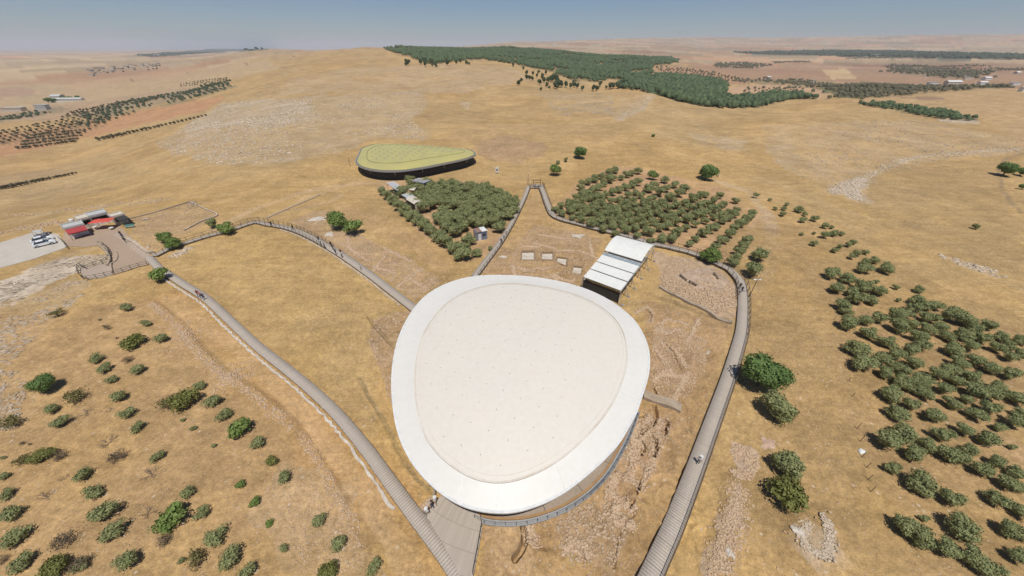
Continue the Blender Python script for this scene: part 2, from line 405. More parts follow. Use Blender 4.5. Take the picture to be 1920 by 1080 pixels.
# colours of the land
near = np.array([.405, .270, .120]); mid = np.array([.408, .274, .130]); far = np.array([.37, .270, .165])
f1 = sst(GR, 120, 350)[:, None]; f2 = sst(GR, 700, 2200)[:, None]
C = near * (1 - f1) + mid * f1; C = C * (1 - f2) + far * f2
big = (fbm(GX / 22, GY / 22, 41, 4) - .5)[:, None]; big2 = (fbm(GX / 60, GY / 60, 43, 4) - .5)[:, None]
C = C * (1 + big * .45) * np.array([1, 1, 1]) + big2 * np.array([.05, .0, -.03])
MK = np.zeros((len(GX), 4)); MK[:, 3] = 1
MK[:, 0] = .12                      # stones
MK[:, 1] = .35                      # tufts and dark scrub
def warp(e, seed, sc):
    return GX + (fbm(GX / sc, GY / sc, seed, 3) - .5) * 2 * e, GY + (fbm(GX / sc, GY / sc, seed + 5, 3) - .5) * 2 * e
def region(pts, z=None, e=None, dense=5):
    w = PL(dens(pts, dense, True)); sc = float(np.median(np.hypot(w[:, 0], w[:, 1]))); e = sc * .01 if e is None else e
    x0, y0 = w.min(0) - e - 1; x1, y1 = w.max(0) + e + 1
    idx = np.nonzero((GX > x0) & (GX < x1) & (GY > y0) & (GY < y1))[0]
    gx, gy = GX[idx], GY[idx]; s = max(e * 2.5, .5)
    wx = gx + (fbm(gx / s, gy / s, 61, 3) - .5) * 3 * e; wy = gy + (fbm(gx / s, gy / s, 67, 3) - .5) * 3 * e
    return idx[inpoly(wx, wy, w)], w
def paint(pts, c=None, k=1.0, stones=None, tufts=None, e=None, var=.15, patchy=0.0, dense=5):
    idx, w = region(pts, e=e, dense=dense)
    if len(idx) == 0: return
    gx, gy = GX[idx], GY[idx]; sc = max(float(np.median(GR[idx])) * .03, .8)
    n = fbm(gx / sc, gy / sc, 77, 4); kk = k * (1 - patchy * (1 - sst(n, .4, .6)))
    kk = kk[:, None]
    if c is not None: C[idx] = C[idx] * (1 - kk) + np.array(c) * (1 + (n[:, None] - .5) * 2 * var) * kk
    if stones is not None: MK[idx, 0] = MK[idx, 0] * (1 - kk[:, 0]) + stones * kk[:, 0]
    if tufts is not None: MK[idx, 1] = MK[idx, 1] * (1 - kk[:, 0]) + tufts * kk[:, 0]
def line(pts, w, c, k=.8, stones=None, broken=0.0, edge=.5, tufts=None):
    """a stripe w metres wide (w may grow with distance: give a negative number of photograph pixels)"""
    p = PL(dens(pts, 6)); rm = float(np.median(np.hypot(p[:, 0], p[:, 1])))
    if w < 0: w = -w * math.hypot(rm, CAM_H) / F_PX
    m = w * 2 + 1; x0, y0 = p.min(0) - m; x1, y1 = p.max(0) + m
    idx = np.nonzero((GX > x0) & (GX < x1) & (GY > y0) & (GY < y1))[0]
    if len(idx) == 0: return
    gx, gy = GX[idx], GY[idx]; s = w * 2.2
    d = seg_dist(gx + (fbm(gx / s, gy / s, 21, 3) - .5) * w * 1.1, gy + (fbm(gx / s, gy / s, 22, 3) - .5) * w * 1.1, [tuple(q) for q in p])
    kk = k * (1 - sst(d, w * .5 * (1 - edge), w * .5 * (1 + edge)))
    if broken: kk = kk * (1 - broken * (1 - sst(fbm(gx / (w * 3), gy / (w * 3), 88, 3), .42, .58)))
    kk = kk[:, None]; C[idx] = C[idx] * (1 - kk) + np.array(c) * kk
    if stones is not None: MK[idx, 0] = np.maximum(MK[idx, 0], stones * kk[:, 0])
    if tufts is not None: MK[idx, 1] = MK[idx, 1] * (1 - kk[:, 0]) + tufts * kk[:, 0]
# far country, left
paint([(-60,96),(260,100),(330,130),(500,110),(520,130),(250,185),(-60,215)], (.41,.30,.18), .8, 0, .1, var=.12)
paint([(-40,162),(60,165),(80,175),(-40,190)], (.34,.215,.16), .6, 0, .1)
paint([(130,118),(230,122),(330,112),(380,120),(250,142),(170,140)], (.37,.27,.19), .5, .5, .3, patchy=.5)
line([(-30,190),(80,173),(240,158),(400,145),(520,128)], -5, (.46,.33,.185), .8)
line([(180,160),(280,145),(370,134)], -1.6, (.16,.12,.07), .8, broken=.5)
line([(440,125),(520,112),(585,100)], -1.8, (.15,.10,.08), .7, broken=.5)
line([(-20,186),(80,178),(150,172)], -2.2, (.24,.20,.13), .6, broken=.4)
paint([(-40,205),(60,200),(160,192),(330,165),(440,160),(330,190),(180,215),(-40,235)], (.38,.265,.17), .8, 0, .2, e=6)
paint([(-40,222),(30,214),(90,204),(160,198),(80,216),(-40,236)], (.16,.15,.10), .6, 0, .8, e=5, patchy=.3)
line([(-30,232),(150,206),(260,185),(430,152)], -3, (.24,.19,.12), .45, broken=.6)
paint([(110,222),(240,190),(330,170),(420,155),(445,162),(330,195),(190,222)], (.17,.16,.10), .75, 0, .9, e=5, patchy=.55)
line([(-30,205),(70,198),(150,187)], -3, (.44,.38,.29), .6)
paint([(-40,252),(100,240),(205,222),(300,200),(425,180),(385,207),(250,237),(150,262),(60,282),(-40,303)], (.43,.235,.125), .85, .05, .2, e=3, var=.1)
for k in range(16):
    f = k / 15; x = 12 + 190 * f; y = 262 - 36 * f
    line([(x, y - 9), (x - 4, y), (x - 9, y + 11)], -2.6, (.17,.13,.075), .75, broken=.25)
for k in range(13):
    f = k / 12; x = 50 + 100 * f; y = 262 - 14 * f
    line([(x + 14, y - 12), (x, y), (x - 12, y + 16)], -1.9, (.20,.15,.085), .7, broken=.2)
line([(-30,255),(100,238),(205,222)], -2.2, (.18,.14,.08), .6)
line([(-30,300),(60,285),(150,263),(260,236),(390,208)], -3.5, (.46,.29,.17), .6)
paint([(-60,335),(60,320),(148,318),(100,335),(-60,375)], (.36,.25,.14), .6, .05, .2, e=2)
# the rocky hillside
ROCKHILL = [(292,272),(352,232),(415,197),(470,188),(560,182),(660,176),(790,172),(800,200),(770,225),(815,262),(700,262),(660,280),(560,300),(430,312),(330,292)]
paint(ROCKHILL, (.40,.315,.215), .5, .95, .5, e=4, patchy=.35)
paint([(415,197),(500,188),(560,190),(600,215),(520,240),(430,235),(340,265),(352,232)], (.45,.38,.29), .4, 1.0, .4, e=6, patchy=.7)
paint([(540,150),(640,130),(820,120),(960,125),(1000,150),(860,175),(660,172),(520,180)], (.42,.32,.215), .45, .6, .3, e=6, patchy=.5)
paint([(815,262),(900,230),(1100,235),(1240,275),(1060,262),(860,270)], (.40,.27,.14), .5, .3, .6, e=3, patchy=.4)
paint([(860,190),(885,192),(878,206),(868,200)], (.46,.38,.28), .4, 1.0, .3, e=2, patchy=.3)
paint([(1160,185),(1230,175),(1225,190),(1165,225),(1150,225)], (.43,.34,.24), .35, .9, .3, e=3, patchy=.5)
line([(1222,180),(1205,205),(1160,225)], 5, (.50,.45,.38), .3, 1.0, broken=.5)
paint([(1000,170),(1150,180),(1150,215),(1040,205)], (.38,.30,.20), .4, .6, .3, e=3, patchy=.6)
# tawny dug square beyond the green roof
paint([(905,262),(950,254),(1030,272),(1020,290),(975,306),(915,300),(885,280)], (.34,.22,.13), .75, .5, .7, e=1.5, patchy=.2)
# tawny nearer slope under the rock hill, dusty tracks
line([(-20,420),(140,392),(330,372),(560,345),(760,322),(930,322),(1000,335)], 7, (.45,.31,.15), .35)
line([(400,430),(470,395),(560,362),(660,345),(790,338)], 3.2, (.47,.335,.20), .6, edge=.7)
line([(410,440),(500,405),(620,378),(640,365)], 2.0, (.47,.335,.20), .5)
line([(500,410),(575,370),(640,352)], 2.5, (.46,.33,.19), .5, edge=.8)
line([(60,405),(180,388),(310,375)], 2.5, (.47,.38,.26), .45, .8, broken=.6)
for y0 in (330, 355, 385, 400): line([(0,y0+20),(200,y0+2),(420,y0-22)], 3.5, (.45,.35,.20), .22, .5, broken=.6)
# dirt left bare round the groves
paint([(700,350),(760,335),(905,342),(960,365),(975,395),(920,475),(870,495),(790,440)], (.42,.27,.16), .75, .1, .3, e=.8)
paint([(1035,392),(1080,345),(1150,312),(1210,314),(1260,330),(1360,352),(1425,395),(1405,480),(1360,500),(1300,480),(1150,440)], (.43,.27,.155), .75, .1, .2, e=1)
paint([(640,380),(800,440),(860,500),(820,520),(740,450),(600,400)], (.44,.285,.145), .5, .1, .3, e=1.5)
paint([(1000,350),(1020,350),(1060,420),(1150,440),(1110,520),(900,515),(960,420)], (.40,.265,.135), .6, .2, .7, e=1.5, patchy=.3)
# right-hand ridge and slopes
paint([(1340,330),(1420,350),(1560,420),(1740,520),(1940,610),(1940,660),(1700,560),(1540,500),(1420,420)], (.45,.30,.135), .45, .08, .4, e=3, patchy=.3)
paint([(1420,380),(1460,370),(1560,455),(1540,640),(1600,900),(1560,1090),(1400,1090),(1440,700),(1400,520)], (.43,.27,.125), .35, .1, .5, e=2, patchy=.5)
paint([(1530,510),(1650,540),(1930,620),(1930,1090),(1720,1090),(1620,850),(1560,620)], (.40,.26,.145), .6, .1, .35, e=2)
paint([(1400,400),(1440,395),(1450,440),(1455,520),(1425,560),(1405,470)], (.37,.26,.16), .5, .7, .5, e=1.5, patchy=.4)
line([(1330,335),(1400,360),(1440,400),(1450,460)], 4, (.42,.32,.22), .5, .7, broken=.4)
paint([(1430,235),(1700,225),(1920,260),(1920,285),(1760,300),(1640,330),(1605,380),(1590,365),(1500,330),(1440,290)], (.42,.32,.21), .45, .55, .5, e=4, patchy=.5)
line([(1925,278),(1840,284),(1760,290),(1700,298),(1660,315),(1625,335),(1610,350)], 3.0, (.50,.42,.31), .6, 1.0, broken=.5)
line([(1612,345),(1600,358),(1610,376)], 6, (.52,.46,.38), .8, 1.0, broken=.2)
line([(1560,360),(1590,345),(1620,335)], 6, (.47,.39,.30), .6, .9, broken=.5)
paint([(1435,280),(1490,265),(1500,300),(1470,320)], (.42,.33,.22), .35, .8, .4, e=2, patchy=.5)
paint([(1740,470),(1880,510),(1890,525),(1800,500)], (.46,.40,.34), .6, .8, .2, e=2, patchy=.5)
paint([(1290,250),(1400,262),(1390,285),(1310,270)], (.43,.35,.25), .4, .7, .4, e=3, patchy=.6)
line([(1920,288),(1885,298),(1872,318),(1876,345),(1890,375),(1915,400)], 1.4, (.25,.18,.11), .7, edge=.7)
for tr_ in ([(1430,372),(1560,412),(1740,470),(1930,548)], [(1350,345),(1500,372),(1700,430),(1930,500)], [(1230,250),(1400,300),(1560,360)], [(1050,265),(1230,275),(1420,330),(1600,400)], [(900,240),(1100,232),(1260,250)], [(1250,190),(1330,250),(1380,300)]): line(tr_, 1.3, (.46,.34,.20), .4, broken=.3, edge=.8)
for k in range(7): line([(830 + 40 * k, 228 + 5 * k), (1000 + 50 * k, 222 + 6 * k), (1180 + 60 * k, 240 + 12 * k)], 1.6, (.33,.235,.12), .3, broken=.4, edge=.8)
for k in range(6): line([(1290, 262 + 9 * k), (1500, 300 + 15 * k), (1750, 372 + 22 * k), (1935, 440 + 27 * k)], 1.4, (.31,.215,.105), .35, broken=.45, edge=.8)
paint([(1640,305),(1860,300),(1920,420),(1920,520),(1700,460),(1600,385)], (.345,.235,.115), .75, .08, .5, e=4, patchy=.3)  # slope shade and lens falloff painted into the land colour as a darker tone
# far country, right
paint([(1250,128),(1360,118),(1700,120),(1940,120),(1940,170),(1700,165),(1500,150),(1380,160),(1280,140)], (.33,.205,.135), .8, 0, .1, e=20)
paint([(1215,124),(1300,128),(1390,145),(1410,162),(1350,152),(1290,144),(1240,138)], (.43,.25,.15), .85, 0, .2, e=6)
for k in range(20):
    f = k / 19; line([(1225 + 170 * f, 126 + 14 * f), (1230 + 174 * f, 138 + 22 * f)], -1.5, (.20,.15,.09), .6, broken=.2)
paint([(1355,165),(1430,157),(1500,160),(1545,170),(1550,186),(1440,178),(1380,180),(1340,182)], (.46,.30,.185), .9, 0, .1, e=4)
paint([(1340,118),(1400,116),(1450,124),(1400,130),(1345,128)], (.22,.17,.10), .55, 0, .5, e=10, patchy=.3)
paint([(1540,130),(1588,130),(1606,149),(1562,149)], (.50,.36,.20), .95, 0, 0, e=3)
paint([(1280,98),(1470,100),(1560,112),(1380,115),(1270,110)], (.41,.29,.17), .6, 0, 0, e=20)
paint([(1390,118),(1440,124),(1560,112),(1700,116),(1820,114),(1650,108),(1460,106)], (.42,.30,.18), .5, 0, 0, e=15)
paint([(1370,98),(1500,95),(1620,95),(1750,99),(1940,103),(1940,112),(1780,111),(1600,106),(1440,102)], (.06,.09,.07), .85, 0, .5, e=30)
paint([(1672,122),(1720,124),(1850,136),(1840,148),(1800,148),(1740,142),(1665,137)], (.20,.16,.10), .75, 0, .5, e=10)
for k in range(22):
    f = k / 21; line([(1690 + 145 * f, 123 + 12 * f), (1676 + 150 * f, 137 + 9 * f)], -1.2, (.34,.25,.16), .6)
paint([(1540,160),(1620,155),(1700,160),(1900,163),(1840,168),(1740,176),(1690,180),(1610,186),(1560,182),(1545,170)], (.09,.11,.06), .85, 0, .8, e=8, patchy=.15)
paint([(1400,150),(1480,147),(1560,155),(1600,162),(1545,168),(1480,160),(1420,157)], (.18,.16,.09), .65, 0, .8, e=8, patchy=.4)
for (a_, b_, yy) in ((1450,1520,116),(1540,1600,120),(1600,1680,108),(1740,1850,124),(1850,1930,130),(1360,1440,152)): line([(a_, yy), ((a_ + b_) / 2, yy - 2), (b_, yy + 2)], -2.5, (.12,.12,.075), .7, broken=.3)
line([(1640,140),(1760,146),(1840,156),(1940,160)], -2, (.44,.32,.24), .7)
line([(1670,136),(1680,124),(1676,122)], -1.5, (.46,.30,.21), .7)
paint([(1760,98),(1940,92),(1940,100),(1800,103)], (.30,.24,.15), .5, 0, .1, e=30)
line([(1320,92),(1420,90),(1520,86)], -1.5, (.20,.16,.13), .5, broken=.5)
line([(1480,82),(1600,84),(1700,82),(1900,86)], -1.4, (.20,.16,.13), .5, broken=.5)
line([(1050,96),(1140,92),(1200,90)], -2, (.44,.33,.22), .6); line([(1000,92),(1100,90),(1220,98)], -1.6, (.14,.13,.09), .6, broken=.4)
paint([(1580,192),(1700,168),(1940,165),(1940,300),(1860,228),(1740,210)], (.43,.29,.155), .7, .05, .2, e=5)
paint([(1690,182),(1740,180),(1775,185),(1750,190)], (.22,.15,.11), .7, 0, .4, e=3, patchy=.3)
paint([(1755,224),(1830,222),(1835,232),(1770,230)], (.47,.41,.33), .6, 1, .2, e=2)
# woodland floors
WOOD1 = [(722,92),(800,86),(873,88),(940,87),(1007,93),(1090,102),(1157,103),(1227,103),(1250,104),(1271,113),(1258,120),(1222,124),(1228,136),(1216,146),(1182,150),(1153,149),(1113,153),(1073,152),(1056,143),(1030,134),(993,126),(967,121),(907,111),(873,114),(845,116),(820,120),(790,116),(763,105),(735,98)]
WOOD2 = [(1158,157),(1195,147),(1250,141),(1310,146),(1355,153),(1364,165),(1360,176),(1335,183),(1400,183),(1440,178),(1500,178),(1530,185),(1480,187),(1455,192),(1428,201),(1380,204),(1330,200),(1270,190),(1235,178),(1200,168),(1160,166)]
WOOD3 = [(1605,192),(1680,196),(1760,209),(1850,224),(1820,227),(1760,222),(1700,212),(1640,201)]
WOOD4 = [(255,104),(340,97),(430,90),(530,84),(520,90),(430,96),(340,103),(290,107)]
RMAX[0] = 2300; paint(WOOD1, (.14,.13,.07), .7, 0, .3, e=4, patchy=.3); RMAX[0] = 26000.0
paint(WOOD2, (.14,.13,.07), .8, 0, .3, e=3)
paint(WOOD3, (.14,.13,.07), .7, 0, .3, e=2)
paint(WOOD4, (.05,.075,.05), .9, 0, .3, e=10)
# car park side: bare rock shelf and ledges
SHELF = [(-60,545),(20,520),(75,497),(115,485),(150,480),(200,478),(205,495),(155,508),(120,520),(70,548),(20,572),(-60,590)]
paint(SHELF, (.52,.445,.36), .9, .6, .1, e=.8, patchy=.08)
paint([(-60,580),(70,548),(150,515),(170,535),(125,580),(60,640),(0,700),(-60,780)], (.42,.31,.19), .5, .9, .4, e=1.2, patchy=.5)
paint([(-60,700),(40,695),(55,740),(30,800),(-60,830)], (.42,.35,.26), .6, 1, .5, e=1, patchy=.4)
line([(75,497),(130,478),(190,462)], 2.0, (.40,.29,.17), .7, .8)
# fenced plot and lawn
paint([(243,411),(358,380),(408,405),(330,450),(285,470),(250,440)], (.38,.26,.145), .7, .6, .5, e=.3)
paint([(1340,420),(1560,440),(1940,600),(1940,1090),(1380,1090),(1400,700)], (.335,.222,.100), .7, None, None, e=4, patchy=.15)  # right side: vignetting and slope shading put into the ground colour
paint([(-60,590),(300,560),(470,680),(640,880),(760,1090),(-60,1090)], (.345,.225,.108), .7, None, None, e=4, patchy=.15)  # lower left: the same edge falloff and slope shade painted as darker ground
paint([(300,492),(480,424),(560,442),(700,530),(770,580),(740,640),(700,700),(640,745),(560,660),(430,560)], (.435,.292,.125), .6, .03, .4, e=2, patchy=.3)
paint([(560,600),(680,560),(745,580),(750,640),(700,700),(740,900),(770,960),(720,900),(640,780)], (.40,.275,.13), .5, .15, .5, e=1.5, patchy=.3)
# left slope with shrubs, cart track
paint([(-60,600),(300,560),(560,800),(720,1090),(-60,1090)], (.41,.262,.128), .5, .10, .55, e=2, patchy=.2)
for off in (0, 22):
    line([(330 - off, 560), (400 - off, 612), (470 - off, 660), (560 - off, 745), (620 - off * .9, 830), (700 - off * .8, 930), (790 - off * .8, 1085)], 1.7, (.56,.40,.235), .9, edge=.6)
line([(320,560),(395,620),(480,685),(560,770),(640,880),(740,1020),(770,1090)], 6.5, (.45,.27,.115), .7)
paint([(530,870),(660,900),(720,1090),(540,1090),(480,960)], (.41,.29,.17), .5, .5, .4, e=1.5, patchy=.3)
# dug ground round the shelters
DIG = [[(545,415),(590,395),(640,400),(690,450),(760,480),(830,530),(780,560),(720,520),(640,475),(570,440)],
       [(1000,420),(1100,440),(1130,450),(1095,530),(1060,530),(900,512),(930,460),(960,470)],
       [(700,600),(770,580),(755,620),(738,700),(735,760),(715,700),(690,640)],
       [(1225,470),(1345,500),(1382,540),(1380,590),(1372,605),(1240,540)],
       [(1205,560),(1370,608),(1330,800),(1240,980),(1200,1090),(900,1090),(905,980),(1020,970),(1110,918),(1190,790),(1215,700)]]
paint(DIG[0], (.36,.245,.145), .75, 1.0, .5, e=1, patchy=.25)
paint(DIG[1], (.34,.222,.12), .8, 1.0, .7, e=.8, patchy=.2)
paint(DIG[2], (.33,.215,.125), .8, 1.0, .6, e=.4, patchy=.2)
paint(DIG[3], (.43,.31,.215), .75, 1.0, .4, e=.8, patchy=.1)
paint(DIG[4], (.355,.225,.115), .8, .35, .8, e=.6, patchy=.1)
paint([(1225,600),(1330,640),(1320,700),(1270,760),(1215,740)], (.38,.255,.155), .6, .9, .5, e=1, patchy=.4)
paint([(1195,800),(1245,770),(1262,800),(1225,880),(1180,950),(1130,960),(1140,880)], (.38,.25,.155), .7, .9, .5, e=.7, patchy=.3)
paint([(1040,970),(1140,930),(1190,980),(1150,1060),(1060,1050)], (.40,.275,.165), .6, .95, .4, e=1, patchy=.3)
paint([(910,985),(980,985),(1000,1060),(1060,1090),(910,1090)], (.42,.29,.165), .5, .3, .5, e=.8, patchy=.3)
paint([(1050,1020),(1110,1010),(1100,1075),(1060,1080)], (.30,.28,.11), .45, .3, .8, e=1, patchy=.6)
line([(1215,548),(1260,565),(1310,585),(1368,600)], .9, (.20,.14,.08), .6, broken=.3)
line([(1375,615),(1345,720),(1310,800),(1260,930)], 1.6, (.40,.265,.125), .5)
line([(672,708),(720,790),(760,870),(800,920)], .6, (.22,.17,.09), .6)
line([(690,593),(715,625),(740,650)], .5, (.22,.17,.09), .6)
paint([(1290,505),(1330,500),(1365,525),(1355,548),(1310,545),(1262,520)], (.42,.315,.235), .8, .1, .1, e=.4)
# stony strips of the lower right
paint([(1370,915),(1392,920),(1385,960),(1365,1090),(1325,1090),(1345,1000)], (.45,.34,.24), .7, 1.0, .2, e=.8, patchy=.2)
paint([(1480,985),(1510,990),(1540,960),(1556,1000),(1552,1050),(1520,1055),(1492,1030)], (.46,.37,.28), .6, 1.0, .2, e=.5, patchy=.3)
paint([(1505,970),(1535,965),(1538,1005),(1515,1010)], (.40,.25,.12), .8, .1, .5, e=.3)
paint([(1370,830),(1410,835),(1425,870),(1390,890)], (.47,.35,.27), .7, .7, .1, e=.5)
paint([(1428,820),(1455,825),(1452,842),(1432,842)], (.48,.34,.27), .8, .3, .1, e=.3)
# soft wear everywhere: cells of orange-gold grass
gold = sst(fbm(GX / 9, GY / 9, 101, 4), .52, .66) * (1 - sst(GR, 150, 400)) * .22 * (1 - MK[:, 0] * .8)
C = C * (1 - gold[:, None]) + np.array([.43, .275, .095]) * gold[:, None]
cx_ = GX + (fbm(GX / 500, GY / 500, 3, 3) - .5) * 500; cy_ = GY + (fbm(GX / 500, GY / 500, 8, 3) - .5) * 500
cell = _hash(np.floor(cx_ / 330 + .35 * cy_ / 330), np.floor(cy_ / 240), 5); cell2 = _hash(np.floor(cx_ / 330 + .35 * cy_ / 330), np.floor(cy_ / 240), 9)
mo = (sst(GR, 1100, 2200) * (1 - .6 * sst(GR, 9000, 15000)))[:, None]; dull = (C.mean(1) > .2)[:, None]
C = np.where(dull, C * (1 + mo * ((cell[:, None] - .5) * .5)) * (1 + mo * np.where(cell2[:, None] > .72, np.array([.04, -.16, -.18]), 0)) , C)
C = C * (1 + (fbm(GX / 4, GY / 4, 55, 4) - .5)[:, None] * .22 * (1 - sst(GR, 120, 260))[:, None])
C = np.clip(C, .02, .8)

gm, nt, bs = nodes('dry_grass_land')
tc = N(nt, 'ShaderNodeTexCoord'); aC = N(nt, 'ShaderNodeAttribute', attribute_name='land_colour'); aM = N(nt, 'ShaderNodeAttribute', attribute_name='land_kind')
sep = N(nt, 'ShaderNodeSeparateColor'); nt.links.new(aM.outputs['Color'], sep.inputs[0])
def nz(scale, det=5.0, rough=.6, vec=None, dist=0.0):
    n = N(nt, 'ShaderNodeTexNoise', Scale=scale, Detail=det, Roughness=rough, Distortion=dist); nt.links.new(vec or tc.outputs['Object'], n.inputs['Vector']); return n.outputs[0]
n_a = nz(.09, 8, .65); n_b = nz(.8, 6, .65, dist=.6); n_c = nz(5.0, 4, .6)
mp = N(nt, 'ShaderNodeMapping'); mp.inputs['Scale'].default_value = (.5, 2.6, 1); mp.inputs['Rotation'].default_value = (0, 0, .5); nt.links.new(tc.outputs['Object'], mp.inputs['Vector'])
n_s = nz(.9, 5, .7, mp.outputs[0], 1.2)
mp3 = N(nt, 'ShaderNodeMapping'); mp3.inputs['Scale'].default_value = (.12, .6, 1); mp3.inputs['Rotation'].default_value = (0, 0, .12); nt.links.new(tc.outputs['Object'], mp3.inputs['Vector'])
n_t = nz(.55, 7, .75, mp3.outputs[0], .8); n_u = nz(.24, 7, .78)
base = mix(nt, .42, aC.outputs['Color'], ramp(nt, n_a, [(.34, .36), (.66, .64)]), 'OVERLAY')
base = mix(nt, .32, base, ramp(nt, n_b, [(.32, .30), (.68, .70)]), 'OVERLAY')
base = mix(nt, .30, base, ramp(nt, n_s, [(.3, .34), (.7, .66)]), 'OVERLAY')
base = mix(nt, .36, base, ramp(nt, n_c, [(.36, .32), (.64, .68)]), 'OVERLAY')
base = mix(nt, .5, base, ramp(nt, nz(1.9, 3, .7), [(.36, .36), (.64, .64)]), 'OVERLAY')
base = mix(nt, .28, base, ramp(nt, n_t, [(.36, .30), (.64, .70)]), 'OVERLAY')
base = mix(nt, .28, base, ramp(nt, n_u, [(.36, .30), (.64, .70)]), 'OVERLAY')
# tufts: darker olive-brown flecks, kept apart from each other
vt = N(nt, 'ShaderNodeTexVoronoi', Scale=.55, Randomness=1.0); nt.links.new(tc.outputs['Object'], vt.inputs['Vector'])
tm = math_n(nt, 'MULTIPLY', ramp(nt, vt.outputs['Distance'], [(.10, 1.0), (.34, 0.0)]), ramp(nt, nz(.35, 4), [(.48, 0.0), (.6, 1.0)]))
tm = math_n(nt, 'MULTIPLY', tm, math_n(nt, 'MULTIPLY', sep.outputs[1], .62))
base = mix(nt, tm, base, (.17, .125, .06))
# stones: pale cells of two sizes, thick where the ground is stony
for sc_, lo, hi in ((1.35, .20, .30), (3.0, .24, .34)):
    v = N(nt, 'ShaderNodeTexVoronoi', Scale=sc_, Randomness=1.0); nt.links.new(tc.outputs['Object'], v.inputs['Vector'])
    dm = ramp(nt, v.outputs['Distance'], [(lo, 1.0), (hi, 0.0)])
    sc2 = N(nt, 'ShaderNodeSeparateColor'); nt.links.new(v.outputs['Color'], sc2.inputs[0])
    pick = math_n(nt, 'LESS_THAN', sc2.outputs[0], math_n(nt, 'MULTIPLY', sep.outputs[0], ramp(nt, nz(.3, 4), [(.38, .10), (.60, .95)])))
    sm = math_n(nt, 'MULTIPLY', math_n(nt, 'MULTIPLY', dm, pick), .8)
    base = mix(nt, sm, base, mix(nt, sc2.outputs[1], (.58, .46, .33), (.44, .33, .22)))
nt.links.new(base, bs.inputs['Base Color']); bs.inputs['Roughness'].default_value = .97
try: bs.inputs['Specular IOR Level'].default_value = .15
except Exception: pass
h = math_n(nt, 'ADD', math_n(nt, 'MULTIPLY', n_b, 1.0), math_n(nt, 'MULTIPLY', n_c, .35))
h = math_n(nt, 'ADD', h, math_n(nt, 'MULTIPLY', sm, .8))
bp = N(nt, 'ShaderNodeBump', Strength=.55, Distance=.35); nt.links.new(h, bp.inputs['Height']); nt.links.new(bp.outputs[0], bs.inputs['Normal'])
M['land'] = gm
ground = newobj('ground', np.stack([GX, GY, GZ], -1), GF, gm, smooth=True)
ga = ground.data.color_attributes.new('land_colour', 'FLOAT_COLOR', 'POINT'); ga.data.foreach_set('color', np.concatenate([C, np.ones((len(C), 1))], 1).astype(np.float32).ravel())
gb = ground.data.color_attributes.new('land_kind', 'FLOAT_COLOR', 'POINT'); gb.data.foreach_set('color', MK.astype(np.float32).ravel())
tag(ground, 'dry golden grassland with bare, stony and rocky patches', None, kind='structure')
# ------------------------------------------------------------------ paved grounds
def gz(x, y): return float(H(np.array([x]), np.array([y]))[0])
def sheet(name, pts, mat, lift, thick=0.0, dense=4, res=1.0):
    """a paved area following the ground, with a real edge: a fine grid clipped to its outline"""
    w = PL(dens(pts, dense, True)); x0, y0 = w.min(0); x1, y1 = w.max(0)
    import bmesh
    bm = bmesh.new(); vs = [bm.verts.new((p[0], p[1], 0)) for p in w]
    f = bm.faces.new(vs); ar = f.calc_area(); f.normal_update()
    if f.normal.z < 0: bmesh.ops.reverse_faces(bm, faces=[f])
    for k in range(int((x1 - x0) / res) + 1):
        bmesh.ops.bisect_plane(bm, geom=bm.verts[:] + bm.edges[:] + bm.faces[:], plane_co=(x0 + (k + .5) * res, 0, 0), plane_no=(1, 0, 0))
    for k in range(int((y1 - y0) / res) + 1):
        bmesh.ops.bisect_plane(bm, geom=bm.verts[:] + bm.edges[:] + bm.faces[:], plane_co=(0, y0 + (k + .5) * res, 0), plane_no=(0, 1, 0))
    xs = np.array([v.co.x for v in bm.verts]); ys = np.array([v.co.y for v in bm.verts]); zs = H(xs, ys)
    zz = zs + lift
    for v, z in zip(bm.verts, zz): v.co.z = z
    ed = [e for e in bm.edges if e.is_boundary]
    r = bmesh.ops.extrude_edge_only(bm, edges=ed)
    for v in r['geom']:
        if isinstance(v, bmesh.types.BMVert): v.co.z -= lift + .6
    me = bpy.data.meshes.new(name); bm.to_mesh(me); bm.free(); me.materials.append(mat)
    o = bpy.data.objects.new(name, me); col.objects.link(o); return o
o = sheet('parking_lot', [(-70,462),(0,456),(72,433),(96,437),(110,440),(126,462),(120,466),(60,487),(0,503),(-70,520)], M['gravel'], .10, res=3); tag(o, 'pale grey gravel parking area at the left edge', None, kind='structure')
o = sheet('paved_forecourt', [(126,462),(118,447),(122,436),(150,430),(195,422),(225,425),(232,432),(262,462),(282,487),(278,497),(262,500),(248,505),(214,516),(206,500),(210,490),(208,480),(196,466),(188,460),(160,464)], M['paving'], .14, res=2); tag(o, 'tan paved forecourt below the kiosks', None, kind='structure')
o = sheet('viewing_pavement', [(206,496),(212,516),(190,522),(168,524),(156,519),(152,510),(160,502),(180,497)], M['paving2'], .16, res=2); tag(o, 'greyish rounded pavement end beside the rock shelf', None, kind='structure')
o = sheet('access_path', [(212,441),(222,438),(232,440),(262,466),(290,486),(283,493),(270,486),(242,462)], M['paving2'], .18, res=2); tag(o, 'greyish paved path along the forecourt', None, kind='structure')
